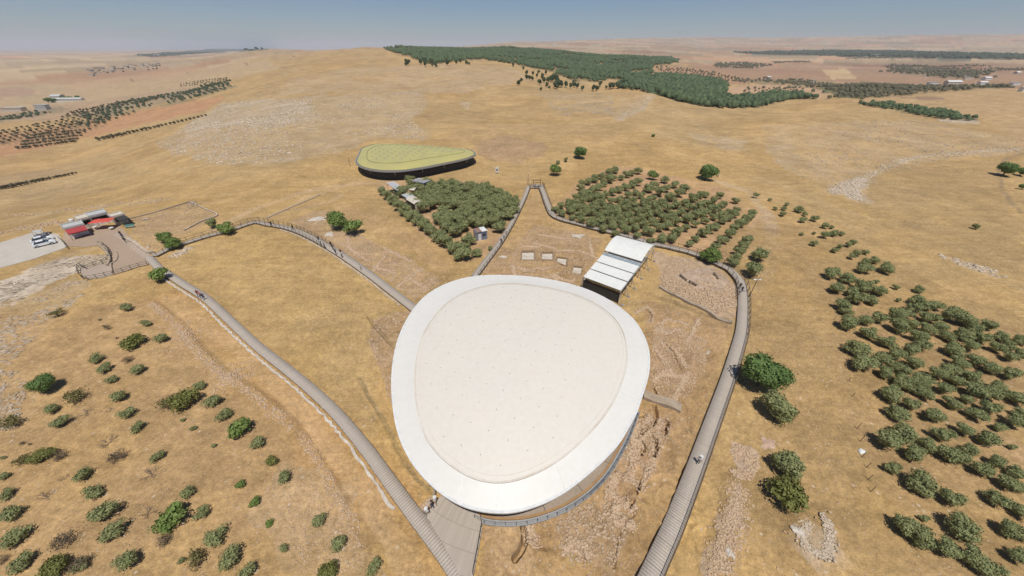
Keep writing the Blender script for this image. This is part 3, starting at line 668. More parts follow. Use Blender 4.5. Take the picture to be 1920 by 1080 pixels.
# rounded kerb of stone on the forecourt
def kerb(name, pts, w, h, mat, label, cat='kerb', lift=0.1, parent=None, closed=False, base=True):
    p = smooth_line(PL(pts), .8); L = len(p); mb = MB(); V = []; z = H(p[:, 0], p[:, 1]) + lift
    for k in range(L):
        a = p[max(k - 1, 0)]; b = p[min(k + 1, L - 1)]; d = (b - a) / (np.hypot(*(b - a)) + 1e-9); n = np.array([-d[1], d[0]]) * w / 2
        hh = h * (1 + .12 * math.sin(k * 1.7))
        V += [(p[k][0] + n[0], p[k][1] + n[1], z[k] - .5), (p[k][0] + n[0], p[k][1] + n[1], z[k] + hh), (p[k][0] - n[0], p[k][1] - n[1], z[k] + hh), (p[k][0] - n[0], p[k][1] - n[1], z[k] - .5)]
    Fc = []
    for k in range(L - 1):
        for q in range(3): Fc.append((4 * k + q, 4 * k + q + 1, 4 * k + 5 + q, 4 * k + 4 + q)[::-1])
    Fc += [(0, 1, 2, 3)[::-1], tuple(4 * (L - 1) + q for q in (0, 1, 2, 3))]
    mb.add(V, Fc); o = mb.build(name, mat, parent)
    if label: tag(o, label, cat)
    return o
kerb('stone_kerb', [(187,461),(197,470),(205,480),(208,490),(204,500),(196,508)][:5], .5, .7, M['kerbstone'], 'curved stone wall rimming the rock shelf side of the forecourt', 'wall')
kerb('stone_kerb', [(213,469),(219,474),(221,482),(219,489),(214,493)], .3, .25, M['kerbstone'], 'short curved kerb inside the tan forecourt')
kerb('stone_kerb', [(211,495),(209,500),(212,513)], .35, .4, M['kerbstone'], 'small hooked kerb between forecourt and rounded pavement')
kerb('stone_wall', [(243,411),(300,396),(356,379)], .4, .35, M['kerbstone'], 'low boundary wall along the back of the fenced plot', 'wall', 0)
kerb('stone_wall', [(358,380),(384,392),(408,404),(380,415),(345,433)], .45, .4, M['rock'], 'low pale wall round the right corner of the fenced plot', 'wall', 0)
kerb('stone_wall', [(232,446),(252,456),(268,468),(280,476),(290,474)], .8, .7, M['rock'], 'rough stone wall beside the access path', 'wall', 0)
kerb('stone_wall', [(1237,540),(1262,554),(1290,568),(1320,582),(1350,597),(1373,606)], .7, .5, M['kerbstone'], 'straight low stone wall from rubble mound to the right boardwalk', 'wall', 0)
kerb('stone_wall', [(1206,743),(1225,749),(1250,758),(1276,768)], 1.5, .5, M['kerbstone'], 'broad flat wall top running right from the great white roof', 'wall', .1)
kerb('earth_kerb', [(500,410),(540,392),(575,377),(600,366)], .5, .25, M['kerbstone'], 'thin kerb of the track climbing behind the left boardwalk', 'kerb', 0)

# ------------------------------------------------------------------ boardwalks
def ring_pts(px, n, z=None): return smooth_line(PL(px), n)
def boardwalk(name, px, width, label, lift=.45, sides=(), post_step=2.0, joint=3.0, rail_h=1.05, clip=None, over=None, mat=None, joint_gap=.035):
    p = smooth_line(PL(px), .33); L = len(p)
    root_xy = p[L // 2]; z = H0(p[:, 0], p[:, 1]); ker = np.ones(15) / 15; zp = np.convolve(np.pad(z, 7, 'edge'), ker, 'valid') + lift
    t = empty(name, (0, 0, 0)); tag(t, label, 'boardwalk', 'boardwalks across the site')
    D = np.gradient(p, axis=0); D /= np.hypot(D[:, 0], D[:, 1])[:, None]; Nn = np.stack([-D[:, 1], D[:, 0]], -1)
    V = []; Fc = []; var = []; per = max(1, int(joint / .33))
    for k in range(L - 1):
        gap = .004 if k % per else joint_gap
        c = (p[k] + p[k + 1]) / 2; zc = (zp[k] + zp[k + 1]) / 2 + random.uniform(-.002, .002); n = (Nn[k] + Nn[k + 1]) / 2; d = D[k]
        hw = width / 2 + random.uniform(-.02, .02); b = len(V); vv = random.random()
        sg_ = float(np.hypot(*(p[k + 1] - p[k]))); l0 = -sg_ / 2 + gap; l1 = sg_ / 2
        ds_ = (zp[k + 1] - zp[k]) / max(sg_, .01); d = (p[k + 1] - p[k]) / max(sg_, .01)
        for dz in (-.05, 0):
            for (sl, sw) in ((l0, -hw), (l1, -hw), (l1, hw), (l0, hw)): V.append((c[0] + d[0] * sl + n[0] * sw, c[1] + d[1] * sl + n[1] * sw, zc + dz + sl * ds_)); var.append(vv)
        Fc += [(b, b + 3, b + 2, b + 1), (b + 4, b + 5, b + 6, b + 7), (b, b + 1, b + 5, b + 4), (b + 1, b + 2, b + 6, b + 5), (b + 2, b + 3, b + 7, b + 6), (b + 3, b, b + 4, b + 7)]
    newobj('deck', V, np.array(Fc), mat or M['plank'], t, var=var)
    fm = MB()
    for s in (-1, 1):
        V = []; q = width / 2 - .06
        idx = list(range(0, L, 3)) + ([L - 1] if (L - 1) % 3 else [])
        for k in idx:
            for (sw, dz) in ((q, -.06), (q + .1, -.06), (q + .1, -.30), (q, -.30)): V.append((p[k][0] + Nn[k][0] * sw * s, p[k][1] + Nn[k][1] * sw * s, zp[k] + dz))
        F2 = [(4 * a + r, 4 * a + (r + 1) % 4, 4 * a + 4 + (r + 1) % 4, 4 * a + 4 + r) for a in range(len(idx) - 1) for r in range(4)]
        fm.add(V, F2)
    for k in range(0, L, max(1, per)):
        for s in (-1, 1):
            x, y = p[k] + Nn[k] * s * (width / 2 - .1); fm.box((x, y, (zp[k] - .06 + z[k] - .2) / 2), (.12, .12, zp[k] - .06 - z[k] + .2), math.atan2(D[k][1], D[k][0]))
    fm.build('frame', M['timber'], t)
    for (s, k0, k1) in sides:
        k0, k1 = int(k0 * (L - 1)), int(k1 * (L - 1)); off = (width / 2 + .06) * s; hr = MB()
        Q = [(p[k][0] + Nn[k][0] * off, p[k][1] + Nn[k][1] * off, zp[k]) for k in range(k0, k1 + 1)]
        for hh, r in ((rail_h, .045), (rail_h * .55, .022), (.18, .022)):
            for a in range(0, len(Q) - 3, 3): hr.bar((Q[a][0], Q[a][1], Q[a][2] + hh), (Q[a + 3][0], Q[a + 3][1], Q[a + 3][2] + hh), r, 5)
        hr.build('handrail', M['darkmetal'], t)
        st = max(1, int(post_step / .33)); first = None; count = 0
        for a in range(0, len(Q), st):
            if first is None:
                pm = MB(); pm.box((0, 0, rail_h / 2 - .1), (.09, .09, rail_h + .3)); pm.box((0, 0, rail_h + .06), (.12, .12, .03)); first = pm.build('post', M['darkmetal'], t); o = first
            else: o = first.copy(); col.objects.link(o); o.parent = t
            k = k0 + a; o.location = Q[a]; o.rotation_euler = (0, 0, math.atan2(D[k][1], D[k][0])); count += 1
            if count >= 48: break
    return p, zp, t
pm, nt_, bs_ = nodes('boardwalk_planks')
at_ = N(nt_, 'ShaderNodeAttribute', attribute_name='var'); tc_ = N(nt_, 'ShaderNodeTexCoord')
n1_ = N(nt_, 'ShaderNodeTexNoise', Scale=.25, Detail=5.0); n2_ = N(nt_, 'ShaderNodeTexNoise', Scale=7.0, Detail=4.0)
for n_ in (n1_, n2_): nt_.links.new(tc_.outputs['Object'], n_.inputs['Vector'])
c_ = mix(nt_, at_.outputs['Fac'], (.425, .362, .295), (.46, .395, .325))
c_ = mix(nt_, ramp(nt_, n1_.outputs[0], [(.35, 0.0), (.65, .55)]), c_, (.42, .365, .31)); c_ = mix(nt_, .3, c_, ramp(nt_, n2_.outputs[0], [(.3, .3), (.7, .7)]), 'OVERLAY')
nt_.links.new(c_, bs_.inputs['Base Color']); bs_.inputs['Roughness'].default_value = .9
M['plank'] = pm
W = {}
W['long'] = boardwalk('boardwalk', [(280,484),(300,505),(320,518),(345,535),(385,560),(430,601),(480,648),(530,688),(572,722),(612,758),(642,789),(688,845),(728,900),(768,955),(806,1005),(842,1055),(880,1112)], 1.6, 'long grey boardwalk descending the left slope with no fence', .5, joint_gap=.01)
W['right'] = boardwalk('boardwalk', [(1012,349),(1019,365),(1026,385),(1036,405),(1054,414),(1077,420),(1110,429),(1152,439),(1190,449),(1225,460),(1250,465),(1270,470),(1290,475),(1310,482),(1330,490),(1350,500),(1365,507),(1377,518),(1387,531),(1391,550),(1392,575),(1391,600),(1388,628),(1378,665),(1364,710),(1346,760),(1324,820),(1302,880),(1279,940),(1255,1000),(1230,1055),(1205,1110)], 1.95, 'boardwalk curving round the right side from the lookout to the bottom edge', .55, ((1, .0, 1.0), (-1, .02, .62)), 2.6)
W['lookout'] = boardwalk('boardwalk', [(992,350),(985,368),(976,388),(964,412),(951,435),(938,456),(924,475),(909,495),(896,512),(890,520)], 1.7, 'straight boardwalk from the lookout down beside the triangular grove', .4, ((1, .0, 1.0),), 2.2)
W['left'] = boardwalk('boardwalk', [(290,482),(310,472),(330,463),(350,457),(372,450),(395,443),(420,437),(445,429),(465,422),(482,418),(500,422),(530,427),(560,436),(590,450),(615,464),(640,479),(665,496),(700,521),(735,548),(765,571),(792,592)], 1.9, 'boardwalk arching behind the yellow lawn to the great white roof', .4, ((-1, .0, .6), (1, .05, .60)), 2.3)

def edging(key, side, f0, f1_, w, h, off, mat, label):
    p, zp_, t_ = W[key]; L = len(p); D = np.gradient(p, axis=0); D /= np.hypot(D[:, 0], D[:, 1])[:, None]; Nn = np.stack([-D[:, 1], D[:, 0]], -1) * side
    V = []; Fc = []; ks = list(range(int(f0 * L), int(f1_ * L) - 1, 2)); rg = random.Random(4)
    for k in ks:
        o_ = off + rg.uniform(-.12, .12); ww = w * rg.uniform(.7, 1.2); a = p[k] + Nn[k] * o_; b = p[k] + Nn[k] * (o_ + ww); g1, g2 = gz(*a), gz(*b); hh = h * rg.uniform(.6, 1.1)
        V += [(a[0], a[1], g1 - .3), (a[0], a[1], g1 + hh), (b[0], b[1], g2 + hh * .8), (b[0], b[1], g2 - .3)]
    for a in range(len(ks) - 1):
        for q in range(3): Fc.append((4 * a + q, 4 * a + q + 1, 4 * a + 5 + q, 4 * a + 4 + q)[::side])
    Fc += [(0, 1, 2, 3), tuple(4 * (len(ks) - 1) + q for q in range(4))[::-1]]
    tag(newobj('stone_edging', V, Fc, mat), label, 'edging')
edging('long', -1, .10, .90, .35, .22, 1.15, M['rockwhite'], 'pale stone edging along the lower side of the long boardwalk')
edging('left', -1, .36, .94, .40, .22, 1.2, M['rock'], 'pale stone edging below the arching left boardwalk')

# ------------------------------------------------------------------ the great white roof
OUT = [(930,517),(985,519),(1040,527),(1093,541),(1135,560),(1165,580),(1190,603),(1206,630),(1215,655),(1217,680),(1214,706),(1207,730),(1192,774),(1178,800),(1160,830),(1135,858),(1107,884),(1080,906),(1055,924),(1025,940),(993,952),(960,960),(925,960),(887,954),(858,943),(830,926),(805,904),(783,880),(766,854),(753,827),(744,797),(739,767),(736,735),(736,705),(739,675),(745,645),(757,613),(775,582),(798,556),(830,536),(865,524),(897,518)]
INN = [(960,530),(1000,534),(1040,541),(1090,555),(1133,578),(1160,604),(1173,632),(1177,660),(1174,693),(1160,735),(1148,759),(1133,782),(1113,806),(1090,829),(1067,850),(1043,868),(1018,883),(993,894),(966,903),(940,907),(918,906),(897,902),(874,893),(853,880),(832,864),(813,844),(797,820),(787,790),(780,762),(777,735),(777,705),(780,672),(788,638),(806,603),(830,573),(855,555),(880,543),(910,535),(935,531)]
ZE, ZI, ZC = 5.6, 6.5, 7.9
def loop(pts, z, n=144):
    w = PL(pts, z); c = w.mean(0)
    w = smooth_line(np.vstack([w, w[:1]]), .5)[:-1]
    return w, c
wo_, cO = loop(OUT, ZE); wi_, cI = loop(INN, ZI)
cR = cO
def polar(w, c, n=180, sm=3):
    a = np.arctan2(w[:, 1] - c[1], w[:, 0] - c[0]); r = np.hypot(w[:, 0] - c[0], w[:, 1] - c[1]); o = np.argsort(a); a, r = a[o], r[o]
    q = np.linspace(-math.pi, math.pi, n, endpoint=False); rr_ = np.interp(q, np.concatenate([a - 2 * math.pi, a, a + 2 * math.pi]), np.tile(r, 3))
    for _ in range(sm): rr_ = (np.roll(rr_, 1) + rr_ * 2 + np.roll(rr_, -1)) / 4
    return q, rr_
QA, RO = polar(wo_, cR); _, RI = polar(wi_, cR)
def ringpt(r, a, z): return (cR[0] + r * math.cos(a), cR[1] + r * math.sin(a), z)
site = empty('membrane_shelter', (cR[0], cR[1], 0)); tag(site, 'huge white egg-shaped membrane roof covering the excavation in the centre', 'shelter')
def inv(o): o.matrix_parent_inverse = Matrix.Translation((-cR[0], -cR[1], 0)); return o
n = len(QA); S1 = 10; V = []; Fc = []
for k, a in enumerate(QA):
    for s in range(S1 + 1):
        f = s / S1; r = RO[k] * (1 - f) + RI[k] * f
        sag = math.sin(f * math.pi) * .10
        V.append(ringpt(r, a, ZE + (ZI - ZE) * f ** .8 - sag))
for k in range(n):
    for s in range(S1): b = k * (S1 + 1) + s; c2_ = ((k + 1) % n) * (S1 + 1) + s; Fc.append((b, c2_, c2_ + 1, b + 1))
rimmat, nt_, bs_ = nodes('white_membrane')
def membrane(nt_, bs_, ca, cb, cs, seam_scale):
    tc_ = N(nt_, 'ShaderNodeTexCoord'); n1 = N(nt_, 'ShaderNodeTexNoise', Scale=.12, Detail=6.0, Roughness=.62); n2 = N(nt_, 'ShaderNodeTexNoise', Scale=1.6, Detail=5.0)
    mp_ = N(nt_, 'ShaderNodeMapping'); mp_.inputs['Rotation'].default_value = (0, 0, R(-64)); mp_.inputs['Scale'].default_value = (.05, 1.0, 1)
    n3 = N(nt_, 'ShaderNodeTexNoise', Scale=.8, Detail=4.0); nt_.links.new(tc_.outputs['Object'], mp_.inputs['Vector']); nt_.links.new(mp_.outputs[0], n3.inputs['Vector'])
    for q in (n1, n2): nt_.links.new(tc_.outputs['Object'], q.inputs['Vector'])
    c = mix(nt_, ramp(nt_, n1.outputs[0], [(.35, 0.0), (.68, 1.0)]), ca, cb)
    c = mix(nt_, ramp(nt_, n3.outputs[0], [(.45, 0.0), (.75, .5)]), c, cs)
    c = mix(nt_, .12, c, ramp(nt_, n2.outputs[0], [(.3, .3), (.7, .7)]), 'OVERLAY')
    # welded strips of cloth running across
    mp2 = N(nt_, 'ShaderNodeMapping'); mp2.inputs['Rotation'].default_value = (0, 0, R(-64)); nt_.links.new(tc_.outputs['Object'], mp2.inputs['Vector'])
    sx = N(nt_, 'ShaderNodeSeparateXYZ'); nt_.links.new(mp2.outputs[0], sx.inputs[0])
    fr = math_n(nt_, 'FRACT', math_n(nt_, 'DIVIDE', sx.outputs[1], seam_scale)); d = math_n(nt_, 'ABSOLUTE', math_n(nt_, 'SUBTRACT', fr, .5))
    sm_ = ramp(nt_, d, [(0.0, 1.0), (.05, 0.0)]); c = mix(nt_, math_n(nt_, 'MULTIPLY', sm_, .22), c, (.70, .66, .60))
    nt_.links.new(c, bs_.inputs['Base Color']); bs_.inputs['Roughness'].default_value = .55
    bp_ = N(nt_, 'ShaderNodeBump', Strength=.12, Distance=.2); nt_.links.new(n1.outputs[0], bp_.inputs['Height']); nt_.links.new(bp_.outputs[0], bs_.inputs['Normal'])
membrane(nt_, bs_, (.70, .68, .63), (.68, .66, .61), (.66, .63, .58), 30.0)
inv(newobj('rim_membrane', V, Fc, rimmat, site, True))
cenmat, nt_, bs_ = nodes('cream_membrane'); membrane(nt_, bs_, (.68, .635, .555), (.655, .62, .55), (.68, .62, .525), 3.1)
V = []; Fc = []; S2 = 26
for k, a in enumerate(QA):
    for s in range(S2):
        f = 1 - s / S2; V.append(ringpt(RI[k] * f * .985, a, ZI + .05 + (ZC - ZI) * (1 - f ** 2.0)))
V.append(ringpt(0, 0, ZC + .05)); top = len(V) - 1
for k in range(n):
    for s in range(S2 - 1): b = k * S2 + s; c2_ = ((k + 1) % n) * S2 + s; Fc.append((b, c2_, c2_ + 1, b + 1))
    Fc.append((k * S2 + S2 - 1, ((k + 1) % n) * S2 + S2 - 1, top))
inv(newobj('centre_membrane', V, Fc, cenmat, site, True))
def zroof(x, y):
    a = math.atan2(y - cR[1], x - cR[0]); r = math.hypot(x - cR[0], y - cR[1]); ri = np.interp(a, QA, RI); f = min(r / ri / .985, 1)
    return ZI + .05 + (ZC - ZI) * (1 - f ** 2.0)
def ringtube(name, rad, dz, thick, mat, zf, tall=None):
    V = []; Fc = []
    for k, a in enumerate(QA):
        r = rad(k); z = zf + dz
        for (dr, d2) in ((-thick, 0), (thick, 0), (thick, tall or thick * 2), (-thick, tall or thick * 2)): V.append(ringpt(r + dr, a, z + d2))
    for k in range(n):
        for q in range(4): b = 4 * k; c2_ = 4 * ((k + 1) % n); Fc.append((b + q, c2_ + q, c2_ + (q + 1) % 4, b + (q + 1) % 4))
    return inv(newobj(name, V, Fc, mat, site))
M['stainedrim'] = worn('dusty_gutter', (.67, .63, .56), (.57, .50, .41), .22, .8, .05, fine=4)
ringtube('gutter', lambda k: RI[k] * .992, -.02, .11, M['stainedrim'], ZI, .12)
ringtube('inner_cable', lambda k: RI[k] - .75, .13, .02, M['stainedrim'], ZI, .04)
ringtube('edge_beam', lambda k: RO[k], -.10, .14, M['white'], ZE, .22)
ringtube('lower_edge_tube', lambda k: RO[k] - .35, -.75, .12, M['galv'], ZE, .24)
# radial seams of the rim and the clips along the gutter
for px, py in [(930,960),(1060,920),(1192,750),(1217,650),(1150,592),(868,535),(800,558),(758,640),(742,800),(860,925)]:
    q = PL([(px, py)], ZE)[0]; a = math.atan2(q[1] - cR[1], q[0] - cR[0]); ro = np.interp(a, QA, RO); ri = np.interp(a, QA, RI); sb = MB()
    for s in range(8):
        f0, f1_ = s / 8, (s + 1) / 8
        pt = lambda f: ringpt(ro * (1 - f) + ri * f, a, ZE + (ZI - ZE) * f ** .8 - math.sin(f * math.pi) * .10 + .02)
        sb.bar(pt(f0), pt(f1_), (.025), 5)
    inv(sb.build('seam', M['white'], site))
# small dark vents set in a slanting grid
vm = None; ca_, sa_ = math.cos(R(-64)), math.sin(R(-64)); cnt = 0
vO = P(853, 699, 7.4)[:2]; vA = P(882, 711, 7.4)[:2] - vO; vB = P(868, 672, 7.4)[:2] - vO
for iu in range(-14, 15):
    for iv in range(-14, 15):
        x, y = vO + vA * iu + vB * iv
        a = math.atan2(y - cR[1], x - cR[0]); r = math.hypot(x - cR[0], y - cR[1])
        if r > np.interp(a, QA, RI) - 1.2 or cnt >= 100: continue
        if vm is None:
            b_ = MB(); b_.bar((0, 0, -.1), (0, 0, .06), .04, 8, .03); b_.bar((0, 0, .06), (0, 0, .08), .055, 8, .045); vm = b_.build('vent', M['rail_grey'], site); o = vm
        else: o = vm.copy(); col.objects.link(o); o.parent = site
        o.location = (x - cR[0], y - cR[1], zroof(x, y)); cnt += 1
print('vents', cnt)
# supporting masts and the wall under the roof
mb = MB()
for k in range(6, n, 10):
    r = RO[k] - 2.6; a = QA[k]
    mp_ = None
    p0 = ringpt(r - 2.2, a, -.3); p1 = ringpt(r + 1.6, a, ZE - .2)
    one = MB(); one.bar(p0, p1, .16, 8); one.bar(ringpt(r - 2.2, a, -.3), ringpt(r - 1.8, a, ZI - .2), .12, 8); inv(one.build('mast', M['white'], site))
V = []; Fc = []
for k, a in enumerate(QA): V += [ringpt(RO[k] - 4.6, a, -.8), ringpt(RO[k] - 4.6, a, .15), ringpt(RO[k] - 8.6, a, .15), ringpt(RO[k] - 9.6, a, -2.5)]
for k in range(n):
    for q in range(3): b = 4 * k; c2_ = 4 * ((k + 1) % n); Fc.append((b + q, c2_ + q, c2_ + q + 1, b + q + 1))
inv(newobj('inner_walkway', V, Fc, M['terrace'], site))

# the terrace round the lower right edge of the roof
TER = [(893,966),(905,974),(940,979),(985,977),(1030,965),(1070,947),(1108,920),(1138,888),(1160,853),(1178,817),(1190,786),(1196,770)]
tp = smooth_line(PL(TER, .55), .6); D_ = np.gradient(tp, axis=0); D_ /= np.hypot(D_[:, 0], D_[:, 1])[:, None]; Nn_ = np.stack([-D_[:, 1], D_[:, 0]], -1)
ter = empty('terrace', (tp[0][0], tp[0][1], 0)); tag(ter, 'curved timber terrace with ochre edge under the lower right of the white roof', 'terrace')
def inv2(o): o.matrix_parent_inverse = Matrix.Translation((-tp[0][0], -tp[0][1], 0)); return o
def strip(name, o0, o1, z0, z1, mat, par, fn):
    V = []; L = len(tp)
    for k in range(L):
        for (oo, z) in ((o0, z0), (o0, z1), (o1, z1), (o1, z0)): V.append((tp[k][0] + Nn_[k][0] * oo, tp[k][1] + Nn_[k][1] * oo, z))
    Fc = [(4 * k + q, 4 * k + (q + 1) % 4, 4 * k + 4 + (q + 1) % 4, 4 * k + 4 + q) for k in range(L - 1) for q in range(4)] + [(0, 3, 2, 1), tuple(4 * (L - 1) + q for q in range(4))]
    return fn(newobj(name, V, Fc, mat, par))
strip('floor', .5, 5.5, -.6, .55, M['terrace'], ter, inv2)
strip('ochre_edge', .22, .5, -.6, .66, M['ochre'], ter, inv2)
strip('ledge', -.35, .22, .2, .42, M['galv'], ter, inv2)
for k in range(5, len(tp), 9):
    jb = MB(); a_ = tp[k] + Nn_[k] * .5; b_ = tp[k] + Nn_[k] * 5.5; jb.bar((a_[0], a_[1], .55), (b_[0], b_[1], .55), .03, 4); inv2(jb.build('joint', M['dark'], ter))
hr = MB(); Q = [tp[k] - Nn_[k] * .3 for k in range(len(tp))]
for hh, r in ((1.35, .04), (.9, .02), (.6, .02)):
    for k in range(0, len(Q) - 2, 2): hr.bar((*Q[k], hh), (*Q[k + 2], hh), r, 5)
inv2(hr.build('handrail', M['rail_grey'], ter))
first = None
for k in range(0, len(Q), 2):
    if first is None:
        pm_ = MB(); pm_.box((0, 0, .45), (.06, .06, 1.0)); pm_.box((0, .12, 0), (.05, .3, .05)); first = pm_.build('post', M['rail_grey'], ter); o = first
    else: o = first.copy(); col.objects.link(o); o.parent = ter
    o.location = (Q[k][0] - tp[0][0], Q[k][1] - tp[0][1], .45); o.rotation_euler = (0, 0, math.atan2(D_[k][1], D_[k][0]))
# timber forecourt at the foot of the roof
FC = [(797,966),(812,948),(826,930),(860,938),(890,950),(904,966),(904,990),(897,1030),(888,1075),(884,1100),(872,1100),(850,1055),(828,1015)]
fw = PL(FC, .55); fc = empty('timber_plaza', (fw[0][0], fw[0][1], 0)); tag(fc, 'fan-shaped plank plaza between long boardwalk and the foot of the white roof', 'plaza')
poly = [tuple(q) for q in fw]
M['fan'], nt_, bs_ = nodes('fan_planks'); tc_ = N(nt_, 'ShaderNodeTexCoord'); mp_ = N(nt_, 'ShaderNodeMapping'); mp_.inputs['Location'].default_value = (fw[0][0] - cR[0], fw[0][1] - cR[1], 0); nt_.links.new(tc_.outputs['Object'], mp_.inputs['Vector'])
sx = N(nt_, 'ShaderNodeSeparateXYZ'); nt_.links.new(mp_.outputs[0], sx.inputs[0]); an_ = math_n(nt_, 'ARCTAN2', sx.outputs[1], sx.outputs[0]); rd_ = math_n(nt_, 'SQRT', math_n(nt_, 'ADD', math_n(nt_, 'MULTIPLY', sx.outputs[0], sx.outputs[0]), math_n(nt_, 'MULTIPLY', sx.outputs[1], sx.outputs[1])))
rq = math_n(nt_, 'DIVIDE', rd_, 2.1); rf_ = math_n(nt_, 'FLOOR', rq); aq = math_n(nt_, 'ADD', math_n(nt_, 'MULTIPLY', an_, 90.0), math_n(nt_, 'MULTIPLY', rf_, .37)); af = math_n(nt_, 'FLOOR', aq)
cb = N(nt_, 'ShaderNodeCombineXYZ'); nt_.links.new(rf_, cb.inputs[0]); nt_.links.new(af, cb.inputs[1]); wnz = N(nt_, 'ShaderNodeTexWhiteNoise'); nt_.links.new(cb.outputs[0], wnz.inputs['Vector'])
la = ramp(nt_, math_n(nt_, 'ABSOLUTE', math_n(nt_, 'SUBTRACT', math_n(nt_, 'FRACT', aq), .5)), [(.44, 0.0), (.5, 1.0)]); lr = ramp(nt_, math_n(nt_, 'ABSOLUTE', math_n(nt_, 'SUBTRACT', math_n(nt_, 'FRACT', rq), .5)), [(.475, 0.0), (.5, 1.0)])
c_ = mix(nt_, wnz.outputs['Value'], (.36, .305, .25), (.45, .385, .32)); nq = N(nt_, 'ShaderNodeTexNoise', Scale=.3, Detail=5.0); nt_.links.new(tc_.outputs['Object'], nq.inputs['Vector']); c_ = mix(nt_, ramp(nt_, nq.outputs[0], [(.35, 0.0), (.65, .5)]), c_, (.38, .33, .275))
c_ = mix(nt_, math_n(nt_, 'MULTIPLY', math_n(nt_, 'MAXIMUM', la, lr), .55), c_, (.14, .11, .085)); nt_.links.new(c_, bs_.inputs['Base Color']); bs_.inputs['Roughness'].default_value = .9
V = [(q[0] - fw[0][0], q[1] - fw[0][1], z) for z in (-.6, .55) for q in fw]; m_ = len(fw); ar_ = sum(poly[i][0] * poly[(i + 1) % m_][1] - poly[(i + 1) % m_][0] * poly[i][1] for i in range(m_))
tp_ = tuple(range(m_, 2 * m_)); newobj('deck', V, [(i, (i + 1) % m_, (i + 1) % m_ + m_, i + m_)[::1 if ar_ > 0 else -1] for i in range(m_)] + [tp_ if ar_ > 0 else tp_[::-1]], M['fan'], fc)
hr = MB(); rl = smooth_line(PL([(901,968),(904,975),(903,990),(896,1030),(887,1078)], .55), 1.2)
for k in range(len(rl)):
    hr.bar((*rl[k], .5), (*rl[k], 1.6), .04, 5)
    if k: hr.bar((*rl[k - 1], 1.6), (*rl[k], 1.6), .04, 5); hr.bar((*rl[k - 1], 1.1), (*rl[k], 1.1), .02, 5)
o = hr.build('railing', M['darkmetal'], fc); o.matrix_parent_inverse = Matrix.Translation((-fw[0][0], -fw[0][1], 0))
# gate rail on the upper corner of the plaza
hr = MB(); rl = smooth_line(PL([(796,964),(806,950),(815,938),(818,928),(808,912),(795,895)], .55), 1.2)
for k in range(len(rl)):
    hr.bar((*rl[k], .0), (*rl[k], 1.6), .05, 5)
    if k: hr.bar((*rl[k - 1], 1.6), (*rl[k], 1.6), .045, 5); hr.bar((*rl[k - 1], 1.05), (*rl[k], 1.05), .025, 5)
o = hr.build('barrier', M['galv'], None); tag(o, 'bent steel barrier at the upper left corner of the plank plaza', 'barrier')

# ------------------------------------------------------------------ the green-gold shelter on the slope
g0 = P(778, 312); ZG = float(g0[2])
OG = [(674,288),(678,279),(690,273.5),(708,270),(745,270.5),(790,273),(835,276.5),(868,279.5),(884,282.5),(890.5,287.5),(888,292),(868,299),(835,306),(795,314),(757,319.5),(722,320.5),(695,317.5),(677,312),(668,304),(670,296)]
IG = [(688,290),(690,283),(700,276),(722,271),(760,272),(800,275),(845,278),(866,281),(871,283),(868,286),(845,290),(800,297),(757,304),(720,306),(700,304),(689,299)]
gsh = empty('membrane_shelter', (g0[0], g0[1], ZG)); tag(gsh, 'green-gold membrane roof with rounded corners standing alone on the slope', 'shelter')
def inv3(o): o.matrix_parent_inverse = Matrix.Translation((-g0[0], -g0[1], -ZG)); return o
def gloop(pts, z): w = PL(pts, z); return w
GE, GI = ZG + 3.9, ZG + 5.0
wO = gloop(OG, GE); wI = gloop(IG, GI); cG = wI.mean(0)
qa, ro_ = polar(smooth_line(np.vstack([wO, wO[:1]]), .5)[:-1], cG, 200, 1); _, ri_ = polar(smooth_line(np.vstack([wI, wI[:1]]), .5)[:-1], cG, 200)
ri_ = np.minimum(ri_, ro_ - .5)
M['greengold'], nt_, bs_ = nodes('green_gold_membrane'); 
c_ = None
tc_ = N(nt_, 'ShaderNodeTexCoord'); n1_ = N(nt_, 'ShaderNodeTexNoise', Scale=.15, Detail=5.0); nt_.links.new(tc_.outputs['Object'], n1_.inputs['Vector'])
nt_.links.new(mix(nt_, ramp(nt_, n1_.outputs[0], [(.35, 0.0), (.65, 1.0)]), (.56, .50, .17), (.50, .45, .18)), bs_.inputs['Base Color']); bs_.inputs['Roughness'].default_value = .42; bs_.inputs['Metallic'].default_value = .15
def gp(r, a, z): return (cG[0] + r * math.cos(a), cG[1] + r * math.sin(a), z)
V = []; Fc = []; n2_ = len(qa)
for k, a in enumerate(qa):
    for s in range(7): f = s / 6; V.append(gp(ro_[k] * (1 - f) + ri_[k] * f, a, GE + (GI - GE) * math.sin(f * math.pi / 2) ** .8))
for k in range(n2_):
    for s in range(6): b = k * 7 + s; c2_ = ((k + 1) % n2_) * 7 + s; Fc.append((b, c2_, c2_ + 1, b + 1))
inv3(newobj('rim_membrane', V, Fc, M['greengold'], gsh, True))
V = []; Fc = []
for k, a in enumerate(qa):
    for s in range(8): f = 1 - s / 8; V.append(gp(ri_[k] * f, a, GI + .03 + .5 * (1 - f * f)))
V.append(gp(0, 0, GI + .53)); top = len(V) - 1
for k in range(n2_):
    for s in range(7): b = k * 8 + s; c2_ = ((k + 1) % n2_) * 8 + s; Fc.append((b, c2_, c2_ + 1, b + 1))
    Fc.append((k * 8 + 7, ((k + 1) % n2_) * 8 + 7, top))
inv3(newobj('centre_membrane', V, Fc, M['greengold'], gsh, True))
